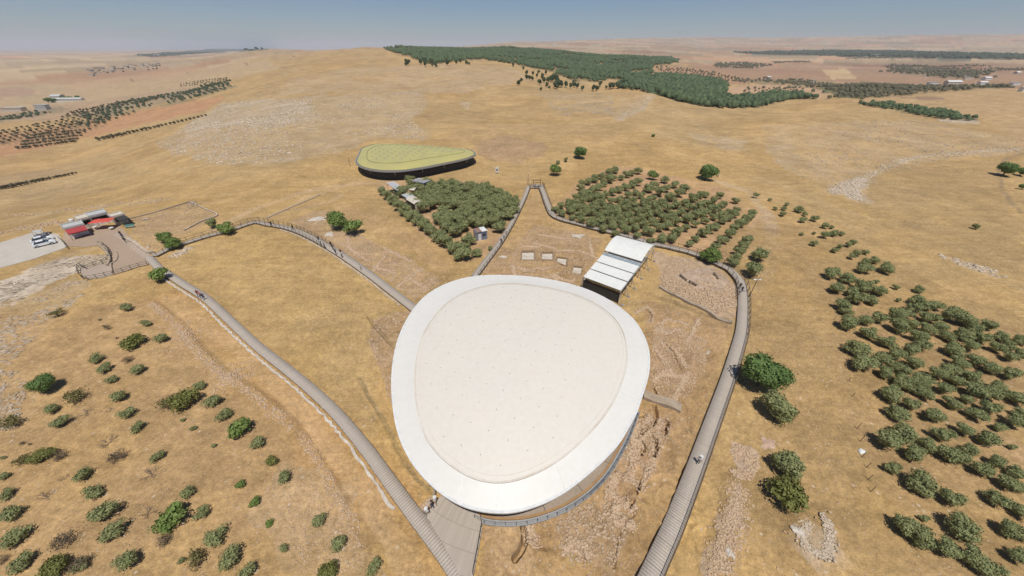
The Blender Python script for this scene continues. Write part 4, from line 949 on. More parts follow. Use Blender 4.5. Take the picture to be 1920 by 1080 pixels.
def gring(name, rad, z0, z1, th_, mat):
    V = []; Fc = []
    for k, a in enumerate(qa):
        for (dr, z) in ((-th_, z0), (th_, z0), (th_, z1), (-th_, z1)): V.append(gp(rad[k] + dr, a, z))
    for k in range(n2_):
        for q in range(4): b = 4 * k; c2_ = 4 * ((k + 1) % n2_); Fc.append((b + q, c2_ + q, c2_ + (q + 1) % 4, b + (q + 1) % 4))
    return inv3(newobj(name, V, Fc, mat, gsh))
M['olivecord'] = worn('olive_seam_cord', (.20, .185, .08), (.16, .15, .07), 2, .8, 0)
gring('gutter', ri_ , GI - .02, GI + .10, .13, M['olivecord'])
gring('edge_beam', ro_ + .12, GE - .5, GE + .12, .25, M['galv'])
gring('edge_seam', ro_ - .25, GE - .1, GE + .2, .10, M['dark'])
fm_ = None
for iu in range(-9, 10):
    for iv in range(-5, 6):
        x = cG[0] + iu * 3.6 + iv * .4; y = cG[1] + iv * 4.0; a = math.atan2(y - cG[1], x - cG[0]); r = math.hypot(x - cG[0], y - cG[1])
        if r > np.interp(a, qa, ri_) - 1.6: continue
        if fm_ is None:
            b_ = MB(); b_.bar((0, 0, 0), (0, 0, .55), .10, 7, .06); b_.bar((-1.0, -.3, .03), (0, 0, .5), .03, 4); b_.bar((1.0, .3, .03), (0, 0, .5), .03, 4); b_.bar((0, 0, .5), (0, 0, .6), .14, 7, .12); fm_ = b_.build('vent', M['galv'], gsh); o = fm_
        else: o = fm_.copy(); col.objects.link(o); o.parent = gsh
        f = r / np.interp(a, qa, ri_); o.location = (x - g0[0], y - g0[1], GI + .03 + .5 * (1 - f * f) - ZG)
for k in range(0, n2_, 16):
    a = qa[k]; one = MB(); q = gp(ro_[k] - 3.5, a, 0); one.bar((q[0], q[1], gz(q[0], q[1]) - .5), gp(ro_[k] - .6, a, GE - .4), .14, 8); one.bar((q[0], q[1], gz(q[0], q[1]) - .5), gp(max(ro_[k] - 6, 1), a, GI - .3), .10, 8); inv3(one.build('mast', M['galv'], gsh))
V = []; Fc = []
for k, a in enumerate(qa):
    r = ro_[k] - 1.8; x, y, _z = gp(r, a, 0); V += [(x, y, gz(x, y) - .5), (x, y, ZG + 2.4)]
for k in range(n2_): b = 2 * k; c2_ = 2 * ((k + 1) % n2_); Fc.append((b, c2_, c2_ + 1, b + 1))
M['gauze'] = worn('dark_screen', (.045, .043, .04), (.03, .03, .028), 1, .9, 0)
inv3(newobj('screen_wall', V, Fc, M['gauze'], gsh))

# ------------------------------------------------------------------ the four-bay sheet roof
SH = empty('excavation_shelter', (0, 0, 0)); tag(SH, 'long shelter of four stepped pale sheet roofs on a steel frame', 'shelter')
def pz(px, py, z): q = P(px, py, z); return np.array([q[0], q[1], z])
TL_, TR_, BR_, BL_ = pz(1159, 441, 4.6), pz(1228, 459, 4.6), pz(1164, 545, 3.6), pz(1094, 519, 3.6)
# roofs by fraction along the long side, heights at their two ends
bays = [(0.0, .465, 4.0, 4.4, 5.5), (.51, .70, 4.3, 4.0, 4.15), (.715, .855, 4.0, 3.8, 3.9), (.87, 1.0, 3.8, 3.55, 3.65)]
bays = [(0.0, .44, 4.5, 4.6), (.505, .66, 4.0, 3.95), (.675, .825, 3.9, 3.8), (.84, 1.0, 3.75, 3.65)]
Lf = lambda s, f: (TL_ * (1 - f) + BL_ * f if s == 0 else TR_ * (1 - f) + BR_ * f)
M['sheet'] = worn('pale_sheet_roof', (.70, .70, .66), (.65, .65, .61), .6, .85, .03, fine=2)
for bi, (f0, f1_, za, zb) in enumerate(bays):
    mbb = MB(); ns = 8 if bi == 0 else 3; rows_ = []
    for s in range(ns + 1):
        f = f0 + (f1_ - f0) * s / ns; z = za + (zb - za) * s / ns + (1.0 * math.sin(math.pi * s / ns) ** .8 if bi == 0 else 0)
        a_, b_ = Lf(0, f), Lf(1, f); rows_.append(((a_[0], a_[1], z), (b_[0], b_[1], z)))
    V = [q for r_ in rows_ for q in r_] + [(q[0], q[1], q[2] - .12) for r_ in rows_ for q in r_]; m_ = len(rows_) * 2
    Fc = [(2 * s, 2 * s + 2, 2 * s + 3, 2 * s + 1) for s in range(ns)] + [(m_ + 2 * s, m_ + 2 * s + 1, m_ + 2 * s + 3, m_ + 2 * s + 2) for s in range(ns)]
    Fc += [(2 * s, m_ + 2 * s, m_ + 2 * s + 2, 2 * s + 2) for s in range(ns)] + [(2 * s + 1, 2 * s + 3, m_ + 2 * s + 3, m_ + 2 * s + 1) for s in range(ns)] + [(0, 1, m_ + 1, m_), (2 * ns, m_ + 2 * ns, m_ + 2 * ns + 1, 2 * ns + 1)]
    mbb.add(V, Fc); mbb.build('roof_panel', M['sheet'], SH)
fr = MB()
for f in (0, .15, .30, .44, .505, .66, .67, .825, .84, .97):
    za = 4.3 if f < .46 else (3.9 if f < .7 else 3.6)
    a_, b_ = Lf(0, f), Lf(1, f); fr.bar((a_[0], a_[1], za - .3), (b_[0], b_[1], za - .3), .10, 6)
for s in (0, 1): a_, b_ = Lf(s, 0), Lf(s, 1); fr.bar((a_[0], a_[1], 4.2), (b_[0], b_[1], 3.35), .12, 6)
fr.build('roof_frame', M['galv'], SH)
for f in (0.0, .22, .44, .66, .83, 1.0):
    for s in (0, 1):
        q = Lf(s, f); g_ = gz(q[0], q[1]); one = MB(); one.bar((q[0], q[1], g_ - .3), (q[0], q[1], 3.4), .09, 6)
        d_ = (Lf(1 - s, f) - q)[:2]; d_ = d_ / np.hypot(*d_); one.bar((q[0] - d_[0] * .9, q[1] - d_[1] * .9, g_), (q[0], q[1], 2.6), .05, 5); one.box((q[0] - d_[0] * .9, q[1] - d_[1] * .9, g_ + .12), (.5, .5, .3), .5); one.build('column', M['galv'], SH)
g_ = MB(); a_, b_ = Lf(0, .505), Lf(1, .505); a2, b2 = Lf(0, .455), Lf(1, .455)
g_.quad([(a2[0], a2[1], 4.25), (b2[0], b2[1], 4.25), (b_[0], b_[1], 3.85), (a_[0], a_[1], 3.85)]); g_.build('glazed_step', worn('step_lattice', (.36, .40, .42), (.16, .19, .21), 2.5, .4, .1, fine=3), SH)
g_ = MB()
for (s0, s1, f0, f1_) in ((0, 1, .985, .985),):
    a_, b_ = Lf(s0, f0), Lf(s1, f1_); g_.quad([(a_[0], a_[1], gz(a_[0], a_[1]) - .4), (b_[0], b_[1], gz(b_[0], b_[1]) - .4), (b_[0], b_[1], 2.6), (a_[0], a_[1], 2.6)])
g_.build('wall', M['gauze'], SH)
# square trenches with swept floors
tl = ['leftmost square trench with a pale floor above the white roof', 'second pale-floored trench from the left above the white roof', 'stepped trench with a pale floor between square ones', 'pale-floored trench nearest the four-bay shelter']
for k, t in enumerate(TRW):
    c = t.mean(0); zt = float(H0(np.array([c[0]]), np.array([c[1]]))[0]); rim = c + (t - c) * 1.36; tr = empty('trench', (c[0], c[1], zt)); tag(tr, tl[k], 'trench', 'square trenches')
    V = [(*(q - c), -.40) for q in t]; o = newobj('floor', V, [(0, 1, 2, 3)] if np.cross(t[1] - t[0], t[2] - t[1]) > 0 else [(3, 2, 1, 0)], M['rockwhite'], tr)
    mb = MB(); zr = [gz(*q) - zt + .05 for q in rim]
    V = [(*(q - c), -.45) for q in t] + [(*(q - c), .12) for q in t] + [(*(q - c), z) for q, z in zip(rim, zr)] + [(*(q - c), z - 1.2) for q, z in zip(rim, zr)]
    mb.add(V, [(i, (i + 1) % 4, (i + 1) % 4 + 4, i + 4) for i in range(4)] + [(i + 4, (i + 1) % 4 + 4, (i + 1) % 4 + 8, i + 8) for i in range(4)] + [(i + 8, (i + 1) % 4 + 8, (i + 1) % 4 + 12, i + 12) for i in range(4)])
    mb.build('wall', worn('trench_earth', (.33, .225, .13), (.24, .16, .09), 1.2, .95, .3, fine=6) if k == 0 else bpy.data.materials['trench_earth'], tr)
# ------------------------------------------------------------------ trees and shrubs
def crown_mesh(name, seed, mat, nleaf=900, leaf=.10, flat=.8, lumps=9, ragged=.25, core=.62, aspect=1.0, var_bias=0.0, top=0.0):
    """a crown of unit width: leaf sprays spread through and over several unequal lumps, on a dark inner core"""
    rg = np.random.RandomState(seed)
    L = []
    for i in range(lumps):
        a = rg.rand() * 6.283; rr_ = rg.rand() ** .6 * .30; z = (rg.rand() - .4) * .34 * flat + top * rg.rand()
        L.append((rr_ * math.cos(a), rr_ * math.sin(a) * aspect, z, .13 + rg.rand() * .13))
    L.append((0, 0, 0, .30)); L = np.array(L)
    w = L[:, 3] ** 2; pick = rg.choice(len(L), nleaf, p=w / w.sum())
    d = rg.normal(size=(nleaf, 3)); d /= np.linalg.norm(d, axis=1)[:, None]; d[:, 2] = np.where(d[:, 2] < -.45, -d[:, 2] * .6, d[:, 2])
    rad = L[pick, 3] * (1 - ragged * rg.rand(nleaf) ** 2 + ragged * .9 * (rg.rand(nleaf) > .9) * rg.rand(nleaf))
    c = L[pick, :3] + d * rad[:, None] * np.array([1, 1, flat])
    nrm = d + rg.normal(size=(nleaf, 3)) * .38; nrm /= np.linalg.norm(nrm, axis=1)[:, None]
    t = np.cross(nrm, rg.normal(size=(nleaf, 3))); t /= np.linalg.norm(t, axis=1)[:, None]; b = np.cross(nrm, t)
    s = leaf * (.6 + .8 * rg.rand(nleaf)); s2 = s * (.45 + .3 * rg.rand(nleaf))
    V = np.stack([c - t * s[:, None] * .5, c + b * s2[:, None] * .5, c + t * s[:, None] * .5, c - b * s2[:, None] * .5], 1).reshape(-1, 3)
    Fc = np.arange(nleaf * 4).reshape(-1, 4); lv = rg.rand(len(L))[pick] * .55 + rg.rand(nleaf) * .45 + var_bias; var = np.repeat(np.clip(lv, 0, 1), 4)
    if core > 0:
        # lumpy inner mass
        for (x, y, z, r) in L:
            r2 = r * core; nn = len(V); rv = []
            for la in (-1, -.4, .3, .8):
                rq = math.sqrt(max(0, 1 - la * la)) if la > -1 else .6
                for k in range(6): an = k * 1.047 + la; q = r2 * (.8 + .4 * rg.rand()); rv.append((x + q * rq * math.cos(an), y + q * rq * math.sin(an), z + q * (la if la > -1 else -.8) * flat))
            rv.append((x, y, z + r2 * flat)); rv = np.array(rv); V = np.vstack([V, rv]); var = np.concatenate([var, np.full(len(rv), .25)])
            ff = []
            for q in range(3):
                for k in range(6): ff.append((nn + q * 6 + k, nn + q * 6 + (k + 1) % 6, nn + q * 6 + 6 + (k + 1) % 6, nn + q * 6 + 6 + k))
            for k in range(6): ff.append((nn + 18 + k, nn + 18 + (k + 1) % 6, nn + 24, nn + 24))
            Fc = np.vstack([Fc, np.array(ff)])
    Fl = [tuple(f) if f[2] != f[3] else tuple(f[:3]) for f in Fc.tolist()]
    me = bpy.data.meshes.new(name); me.from_pydata(V.tolist(), [], Fl); me.materials.append(mat)
    a_ = me.attributes.new('var', 'FLOAT', 'POINT'); a_.data.foreach_set('value', var.astype(np.float32)); me.update(); return me
def trunk_mesh(name, seed, mat, h=.42, r=.035, limbs=4):
    rg = random.Random(seed); mb = MB(); p = (0, 0, -.08); q = (rg.uniform(-.03, .03), rg.uniform(-.03, .03), h * .55)
    mb.bar(p, q, r * 1.3, 7, r)
    for k in range(limbs):
        a = k * 6.283 / limbs + rg.random(); e = (q[0] + math.cos(a) * .2, q[1] + math.sin(a) * .2, h * (1.0 + rg.random() * .45)); mb.bar(q, e, r * .7, 5, r * .3)
        mb.bar(e, (e[0] + math.cos(a + .6) * .1, e[1] + math.sin(a + .6) * .1, e[2] + .12), r * .3, 4, r * .1)
    me = bpy.data.meshes.new(name); me.from_pydata(np.vstack(mb.V).tolist(), [], mb.F); me.materials.append(mat); return me
def twig_mesh(name, seed, mat, n=26):
    """a leafless shrub: forking twigs from one foot, unit width"""
    rg = random.Random(seed); mb = MB()
    def fork(p, d, l, r, dep):
        e = (p[0] + d[0] * l, p[1] + d[1] * l, p[2] + d[2] * l); mb.bar(p, e, r, 4, r * .6)
        if dep == 0: return
        for k in range(3):
            dd = Vector(d) + Vector((rg.uniform(-.7, .7), rg.uniform(-.7, .7), rg.uniform(-.3, .35))); dd.normalize(); fork(e, dd, l * rg.uniform(.55, .8), r * .6, dep - 1)
    for k in range(6):
        a = k * 1.047 + rg.random(); d = Vector((math.cos(a) * .9, math.sin(a) * .9, rg.uniform(.5, 1.1))).normalized(); fork((0, 0, -.02), d, .17, .013, 3)
    me = bpy.data.meshes.new(name); me.from_pydata(np.vstack(mb.V).tolist(), [], mb.F); me.materials.append(mat); return me
VAR = {}
def variants(kind, cat, mat, k, **kw):
    trunk = kw.pop('trunk', dict()); VAR[kind] = []
    for i in range(k):
        VAR[kind].append((crown_mesh(kind + '_crown', hash(kind) % 1000 + i * 7 if False else sum(map(ord, kind)) + i * 7, M[mat], **kw), trunk_mesh(kind + '_trunk', i + 3, M['bark'], **trunk)))
variants('olive', 'tree', 'olive', 6, nleaf=1900, leaf=.070, lumps=12, ragged=.42, flat=.92)
variants('shrub', 'shrub', 'olive', 6, nleaf=1100, leaf=.075, lumps=10, ragged=.55, flat=.75, core=.45, trunk=dict(h=.2))
variants('fresh', 'tree', 'fresh', 3, nleaf=2600, leaf=.06, lumps=12, ragged=.4, flat=.8)
variants('bright', 'tree', 'fresh', 3, nleaf=1100, leaf=.10, lumps=9, ragged=.6, flat=.7, core=.45)
variants('deep', 'tree', 'deep', 3, nleaf=4200, leaf=.05, lumps=14, ragged=.3, flat=.8, core=.72)
variants('yellow', 'shrub', 'yellowish', 3, nleaf=1900, leaf=.07, lumps=10, ragged=.5, flat=.6, core=.4)
variants('pale', 'shrub', 'pale', 4, nleaf=520, leaf=.07, lumps=9, ragged=.7, flat=.6, core=0)
variants('dry', 'shrub', 'dryleaf', 3, nleaf=420, leaf=.06, lumps=8, ragged=.7, flat=.6, core=0)
variants('pine', 'tree', 'pine', 5, nleaf=420, leaf=.16, lumps=8, ragged=.3, flat=1.15, core=.7, top=.1)
variants('far', 'tree', 'farolive', 3, nleaf=150, leaf=.26, lumps=5, ragged=.3, flat=.8, core=.8, trunk=dict(limbs=2))
TW = [twig_mesh('dead_twigs', 40 + i, M['twig']) for i in range(5)]
def plant(kind, cx, cy, d, name, label, cat, group=None, hf=.42, squash=1.0, trunk=True):
    """cx, cy, d: centre and width of the crown in the photograph"""
    q = P(cx, cy, base=True)
    dep = q[1] * CP + (CAM_H - q[2]) * SP; D = d * dep / F_PX; hc = D * hf * squash; t_ = dep; u_, yw_, zw_ = [float(k) for k in ray(cx, cy)]
    for _ in range(5): x_, y_ = u_ * t_, yw_ * t_; t_ = t_ + (CAM_H + zw_ * t_ - gz(x_, y_) - hc) / -zw_ * .7
    q = (u_ * t_, yw_ * t_, CAM_H + zw_ * t_)
    x, y = q[0], q[1]; z = gz(x, y)
    t = empty(name, (x, y, z), random.uniform(0, 6.28)); tag(t, label, cat, group)
    cm, tm = random.choice(VAR[kind]) if kind in VAR else (None, None)
    if cm is None:
        o = bpy.data.objects.new('twigs', random.choice(TW)); col.objects.link(o); o.parent = t; o.scale = (D, D, D * .8); return t
    o = bpy.data.objects.new('crown', cm); col.objects.link(o); o.parent = t; o.location = (0, 0, hc); w_ = random.uniform(.92, 1.08); o.scale = (D * 1.18 * w_, D * 1.18 / w_, D * 1.25 * squash)
    if trunk:
        o = bpy.data.objects.new('trunk', tm); col.objects.link(o); o.parent = t; o.scale = (D, D, D * squash * hf / .42)
    return t
OLQ = []
def oq(x, y, d, label, cat, group, squash=1.0, w=None): OLQ.append((d, x, y, label, cat, group, squash, w))
# --- the big block grove, row by row from the top
ROWS = [
 [(1089,348,13),(1092,341,14),(1104,338,15),(1116,334,15),(1128,328,15),(1141,322,15),(1153,317,14)],
 [(1165,329,12),(1175,325,13),(1186,321,13),(1196,318,13)],
 [(1080,368,15),(1092,364,16),(1103,360,16),(1115,355,15),(1124,348,15),(1133,341,15),(1142,334,15),(1150,330,14)],
 [(1041,389,14),(1053,384,15),(1066,380,16),(1080,377,16),(1094,373,16),(1109,370,16),(1123,367,16),(1137,363,15),(1149,358,15),(1162,353,15),(1175,349,15),(1187,344,15),(1197,339,15)],
 [(1055,396,15),(1069,392,16),(1083,388,16),(1098,385,16),(1113,381,16),(1128,378,16),(1145,375,15),(1162,371,14),(1178,364,14),(1193,358,14)],
 [(1073,404,15),(1088,401,16),(1104,397,16),(1120,393,16),(1137,390,16),(1155,386,16),(1172,380,16),(1188,372,15),(1203,364,15),(1216,352,15),(1228,344,16),(1246,335,15)],
 [(1091,412,16),(1107,409,16),(1123,405,16),(1140,401,17),(1157,397,17),(1174,392,17),(1191,386,17),(1207,378,16),(1222,369,16),(1238,360,16),(1252,352,15),(1266,343,15)],
 [(1110,420,16),(1127,417,17),(1144,412,17),(1161,408,17),(1178,403,17),(1195,397,17),(1212,390,17),(1228,383,17),(1243,376,16),(1257,369,16),(1272,361,15),(1285,355,15)],
 [(1131,427,16),(1149,424,17),(1166,419,17),(1184,414,17),(1201,408,17),(1218,402,17),(1235,396,17),(1252,390,17),(1268,383,17),(1284,376,16),(1299,370,16),(1314,364,15),(1324,361,14)],
 [(1155,434,15),(1172,431,17),(1190,426,17),(1208,420,17),(1226,414,17),(1243,408,17),(1260,402,17),(1277,396,17),(1294,390,17),(1311,385,17),(1327,379,16),(1340,373,14),(1352,364,15)],
 [(1196,438,16),(1214,433,18),(1233,427,18),(1251,421,18),(1269,415,18),(1287,409,18),(1304,403,18),(1321,397,18),(1337,391,17),(1350,385,16),(1359,379,14)],
 [(1222,446,16),(1241,448,19),(1260,447,19),(1270,434,18),(1288,424,18),(1305,416,18),(1322,409,18),(1339,403,18),(1355,398,17),(1370,393,16),(1383,389,14)],
 [(1295,450,17),(1306,442,17),(1320,436,18),(1333,429,18),(1345,421,18),(1357,412,18),(1370,405,17),(1381,397,17)],
 [(1343,458,19),(1356,449,19),(1367,438,19),(1378,428,19),(1388,418,19),(1398,410,19),(1409,402,18),(1413,396,16)],
 [(1374,492,19),(1380,481,20),(1386,470,20),(1393,459,20),(1401,450,20)],
]
for r_, row in enumerate(ROWS):
    row = sorted(row)
    for c_, (x, y, d) in enumerate(row):
        oq(x + random.uniform(-1, 1), y + random.uniform(-.7, .7), d * random.uniform(1.15, 1.34) * (.87 if r_ > 10 else 1), f'olive tree, {nth(c_)} from the left, {nth(r_)} row down of the block grove', 'olive tree', 'olive trees of the block grove')
plant('olive', 1425, 477, 29, 'olive_tree', 'round olive tree standing apart at the lower right corner of the block grove', 'olive tree')
plant('olive', 1413, 507, 33, 'olive_tree', 'low spreading olive tree beside the lamp post', 'olive tree')
plant('olive', 1380, 376, 14, 'olive_tree', 'small olive tree just outside the upper right edge of the block grove', 'olive tree')
plant('bright', 1225, 329, 20, 'tree', 'bright green bush between the two short top rows of the block grove', 'bush')
# --- the triangular grove: a lattice laid along its left edge
EDGE = [(715,358),(725,366),(736,375),(748,386),(760,396),(771,405),(783,413),(795,422),(808,432),(822,443),(837,454),(851,465),(867,477)]
for c_, (x, y) in enumerate(EDGE): oq(x, y - 2, (15 + c_ * .8) * 1.3, f'olive tree, {nth(c_)} going down the left edge row of the triangular grove', 'olive tree', 'olive trees of the triangular grove')
for i_, (x, y, d, l) in enumerate([(893,473,20,'olive tree at the bottom tip of the triangular grove, nearest the straight boardwalk'),(877,461,16,'small olive tree above the bottom tip of the triangular grove'),(919,466,10,'tiny dark olive bush between container and straight boardwalk')]): plant('olive', x, y, d, 'olive_tree', l, 'olive tree')
EP = PL(EDGE); e0 = EP[0]; ed = (EP[-1] - EP[0]); el = np.hypot(*ed); ed /= el; en = np.array([ed[1], -ed[0]])
if en[0] < 0: en = -en
TRI = [tuple(q) for q in PL([(726,352),(757,348),(800,350),(868,350),(900,354),(932,365),(960,380),(968,388),(955,415),(940,437),(930,452),(915,462),(893,466),(870,470),(845,450),(800,415),(760,385)])]
HOLES = [(770,372),(757,358),(785,352),(905,443),(893,440),(876,447),(858,400),(812,402),(772,386),(808,410),(742,355),(905,458)]
HW = PL(HOLES); rowi = 0
for kn in range(1, 20):
    ci = 0; off = kn * 3.75
    for kt in range(-14, 26):
        w = e0 + ed * (kt * 3.55 + (kn % 2) * 1.2) + en * (off * 1.06) + np.array([random.uniform(-.5, .5), random.uniform(-.5, .5)])
        if not inpoly(np.array([w[0]]), np.array([w[1]]), TRI)[0]: continue
        if seg_dist(np.array([w[0]]), np.array([w[1]]), [tuple(q) for q in EP])[0] < 2.9: continue
        if min(np.hypot(HW[:, 0] - w[0], HW[:, 1] - w[1])) < 3.0: continue
        D = random.uniform(4.3, 5.3); dep = w[1] * CP + CAM_H * SP
        oq(0, 0, D * F_PX / dep, f'olive tree, {nth(ci)} from the far end, {nth(kn - 1)} row in from the left row, triangular grove', 'olive tree', 'olive trees of the triangular grove', 1.0, (w[0], w[1], D)); ci += 1
# --- orchard of the lower right, with its thin tail climbing the ridge
OR = [(1175,55,120),(1250,5,90),(1365,50,100),(1475,30,90),(1340,0,80),(1290,115,90),(1215,160,120),(1420,175,110),(1520,108,90),(1600,85,70),(1655,45,120),(1720,50,110),(1780,20,90),(1885,80,110),(1655,170,100),(1735,135,100),(1870,205,110),(1915,170,80),(1785,240,70),(1580,255,90),(1465,285,110),(1240,270,140),(1160,325,140),(1375,335,100),(1710,310,110),(1615,365,90),(1905,320,50),(1500,395,120),(1565,410,110),(1300,395,120),(1765,440,90),(1690,480,110),(1890,500,100),(1185,475,90),(1345,560,150),(1835,565,110),(1895,590,80),(1520,645,120),(1765,645,110),(1410,725,60),(1905,715,110),(1580,810,160),(1250,790,140),(1345,870,150),(1835,825,120),(1905,845,100),(1485,920,130),(1885,965,110),(1650,990,150),(1720,1040,140)]
OR = [(x / 3 + 1280, y / 3 + 720, d / 3) for x, y, d in OR]
O2 = [(840,455,90),(925,480,85),(870,540,85),(1015,525,100),(1050,515,60),(985,595,95),(1105,555,80),(1060,605,75),(905,640,90),(925,670,75),(930,740,110),(960,560,80),(1030,720,85),(1110,710,85),(1200,690,95),(1250,680,90),(1320,605,85),(1310,650,75),(1380,640,85),(1425,640,75),(1385,705,90),(1225,760,110),(1290,740,75),(1380,770,85),(1450,755,85),(1515,690,115),(1600,720,105),(1640,765,90),(1500,815,80),(1590,800,95),(1725,750,85),(1790,810,80),(1050,795,95),(1320,810,95),(1155,845,95),(1350,860,90),(1285,885,95),(985,875,125),(1020,960,130),(1110,940,105),(1200,915,100),(1310,960,90),(1220,990,90),(1140,1020,90),(1530,890,105),(1610,860,90),(1680,820,85),(1765,875,85),(1835,860,75),(1900,830,80),(1655,945,95),(1560,960,90),(1500,1000,100),(1430,1020,90),(1845,930,80),(1900,915,80),(1740,990,100),(1630,1040,100),(1850,1020,100),(1350,1050,110),(1250,1060,100),(1540,1060,90)]
O2 = [(x / 3 + 1280, y / 3 + 360, d / 3) for x, y, d in O2]
allo = sorted(OR + O2, key=lambda q: q[1]); bands = []; 
for q in allo:
    if bands and q[1] - bands[-1][0][1] < 24: bands[-1].append(q)
    else: bands.append([q])
for r_, row in enumerate(bands):
    for c_, (x, y, d) in enumerate(sorted(row)):
        adj = 'large ' if d > 42 else ('small ' if d < 28 else '')
        oq(x, y, d * .88, f'{adj}olive tree, {nth(c_)} from the left, {nth(r_)} band down, lower right orchard', 'olive tree', 'olive trees of the lower right orchard')
TL = [(420,5,40),(500,22,25),(530,72,28),(595,48,30),(578,72,35),(572,105,42),(655,95,50),(700,105,35),(685,140,45),(752,133,45),(808,172,45),(855,175,30),(683,212,28),(752,205,25),(750,268,42),(798,242,50),(850,232,50),(868,212,40),(910,212,35),(870,305,42),(900,280,35),(945,272,45),(975,260,42),(965,340,45),(1000,322,45),(1045,315,40),(1100,355,42),(1080,385,50),(1030,395,50),(1025,430,75),(1150,428,78),(1110,475,30),(1222,508,40),(1330,548,50),(1240,577,32)]
for c_, (x, y, d) in enumerate(sorted(TL, key=lambda q: q[1])): oq(x / 3 + 1280, y / 3 + 360, d / 3 * .95, f'young olive tree, {nth(c_)} from the top in the scatter along the right ridge', 'olive tree', 'young olive trees on the ridge')
OLQ.sort(key=lambda q: -q[0] - (4 if 'ridge' in q[3] else 0))
for d_, x, y, lb, ct, gp_, sq, w in OLQ[:292]:
    if w is None: plant('olive', x, y, d_, 'olive_tree', lb, ct, gp_, squash=sq)
    else:
        D = w[2]; t = empty('olive_tree', (w[0], w[1], gz(w[0], w[1])), random.uniform(0, 6.28)); tag(t, lb, ct, gp_)
        cm, tm = random.choice(VAR['olive']); o = bpy.data.objects.new('crown', cm); col.objects.link(o); o.parent = t; o.location = (0, 0, D * .42); o.scale = (D * 1.1,) * 3
        o = bpy.data.objects.new('trunk', tm); col.objects.link(o); o.parent = t; o.scale = (D,) * 3
Vs = []; Fs = []; vr = []; nb = 0; cc_ = []
for cm, tm in VAR['olive']:
    v = np.zeros(len(cm.vertices) * 3); cm.vertices.foreach_get('co', v); v = v.reshape(-1, 3); a_ = np.zeros(len(v), np.float32); cm.attributes['var'].data.foreach_get('value', a_)
    m = 1500 * 4; cc_.append((v, a_, [tuple(p.vertices) for p in cm.polygons]))
for d_, x, y, lb, ct, gp_, sq, w in OLQ[292:]:
    if w is None:
        q = P(x, y, lift=1.9); dep = q[1] * CP + (CAM_H - q[2]) * SP; w = (q[0], q[1], d_ * dep / F_PX)
    v, a_, ff = random.choice(cc_); D = w[2]; an = random.uniform(0, 6.28); c_, s_ = math.cos(an), math.sin(an)
    vv = (v * D * 1.1) @ np.array([[c_, s_, 0], [-s_, c_, 0], [0, 0, 1]]) + np.array([w[0], w[1], gz(w[0], w[1]) + D * .42])
    Vs.append(vv); Fs += [tuple(i + nb for i in f) for f in ff]; nb += len(vv); vr.append(np.clip(a_ + random.uniform(-.15, .15), 0, 1))
if Vs:
    o = newobj('olive_grove', np.vstack(Vs), Fs, M['olive'], var=np.concatenate(vr)); tag(o, 'the farthest small crowded olive trees at the back of the two groves', 'olive grove', None, 'stuff')
print('olives', len(OLQ))
# --- trees that stand alone
SOLO = [('deep',1435,699,97,'tree','largest round deep green tree beside the right boardwalk','tree'),
 ('olive',1463,769,73,'tree','grey-green round tree just below the largest one by the right boardwalk','tree'),
 ('olive',1472,868,66,'tree','lopsided grey-green tree above the yellowing bush on the lower right','tree'),
 ('yellow',1480,926,84,'bush','yellow-tinged green bush above the horseshoe of rubble','bush'),
 ('fresh',1333,477,46,'tree','leafy green tree leaning over the rubble mound by the boardwalk','tree'),
 ('deep',1327,322,34,'tree','dark green round tree beside the small white object on the ridge','tree'),
 ('bright',1043,319,25,'tree','light green airy tree left of the round dark one beyond the lookout','tree'),
 ('deep',1087,286,26,'tree','solitary round dark green tree beyond the lookout','tree'),
 ('olive',1061,299,10,'bush','small bush between the two trees beyond the lookout','bush'),
 ('olive',1046,304,9,'bush','tiny bush just above the light green airy tree','bush'),
 ('fresh',633,413,40,'tree','left half of the bright green tree pair over the left boardwalk rubble','tree'),
 ('bright',663,424,42,'tree','thinner right-hand tree of the bright pair over the left rubble','tree'),
 ('fresh',309,443,28,'tree','upper left leafy tree at the lower corner of the fenced plot','tree'),
 ('fresh',322,455,30,'tree','lower leafy tree overhanging the left boardwalk by the fenced plot','tree'),
 ('bright',420,429,28,'tree','bright green bush against the left boardwalk railing','bush'),
 ('olive',397,418,21,'bush','greyish bush at the right corner of the fenced plot','bush'),
 ('bright',293,516,33,'tree','bright green tree against the upper end of the long boardwalk','tree'),
 ('deep',78,721,52,'bush','dark green dense bush at the left edge below the rock outcrops','bush'),
 ('deep',1225,254,7,'bush','tiny dark bush alone on the bare slope beyond the lookout','bush'),
 ('olive',1831,425,13,'bush','tiny dark bush alone on the right-hand slope','bush'),
 ('deep',1889,317,30,'tree','dark tree inside the curved track at the right edge','tree'),
 ('deep',1917,322,18,'tree','dark tree cut by the right edge of the view','tree'),
 ('deep',1918,350,12,'bush','low dark bush at the right edge below the curved track trees','bush')]
for k_, x, y, d, nm, lb, ct in SOLO: plant(k_, x, y, d * (.80 if d > 40 else .95), nm, lb, ct)
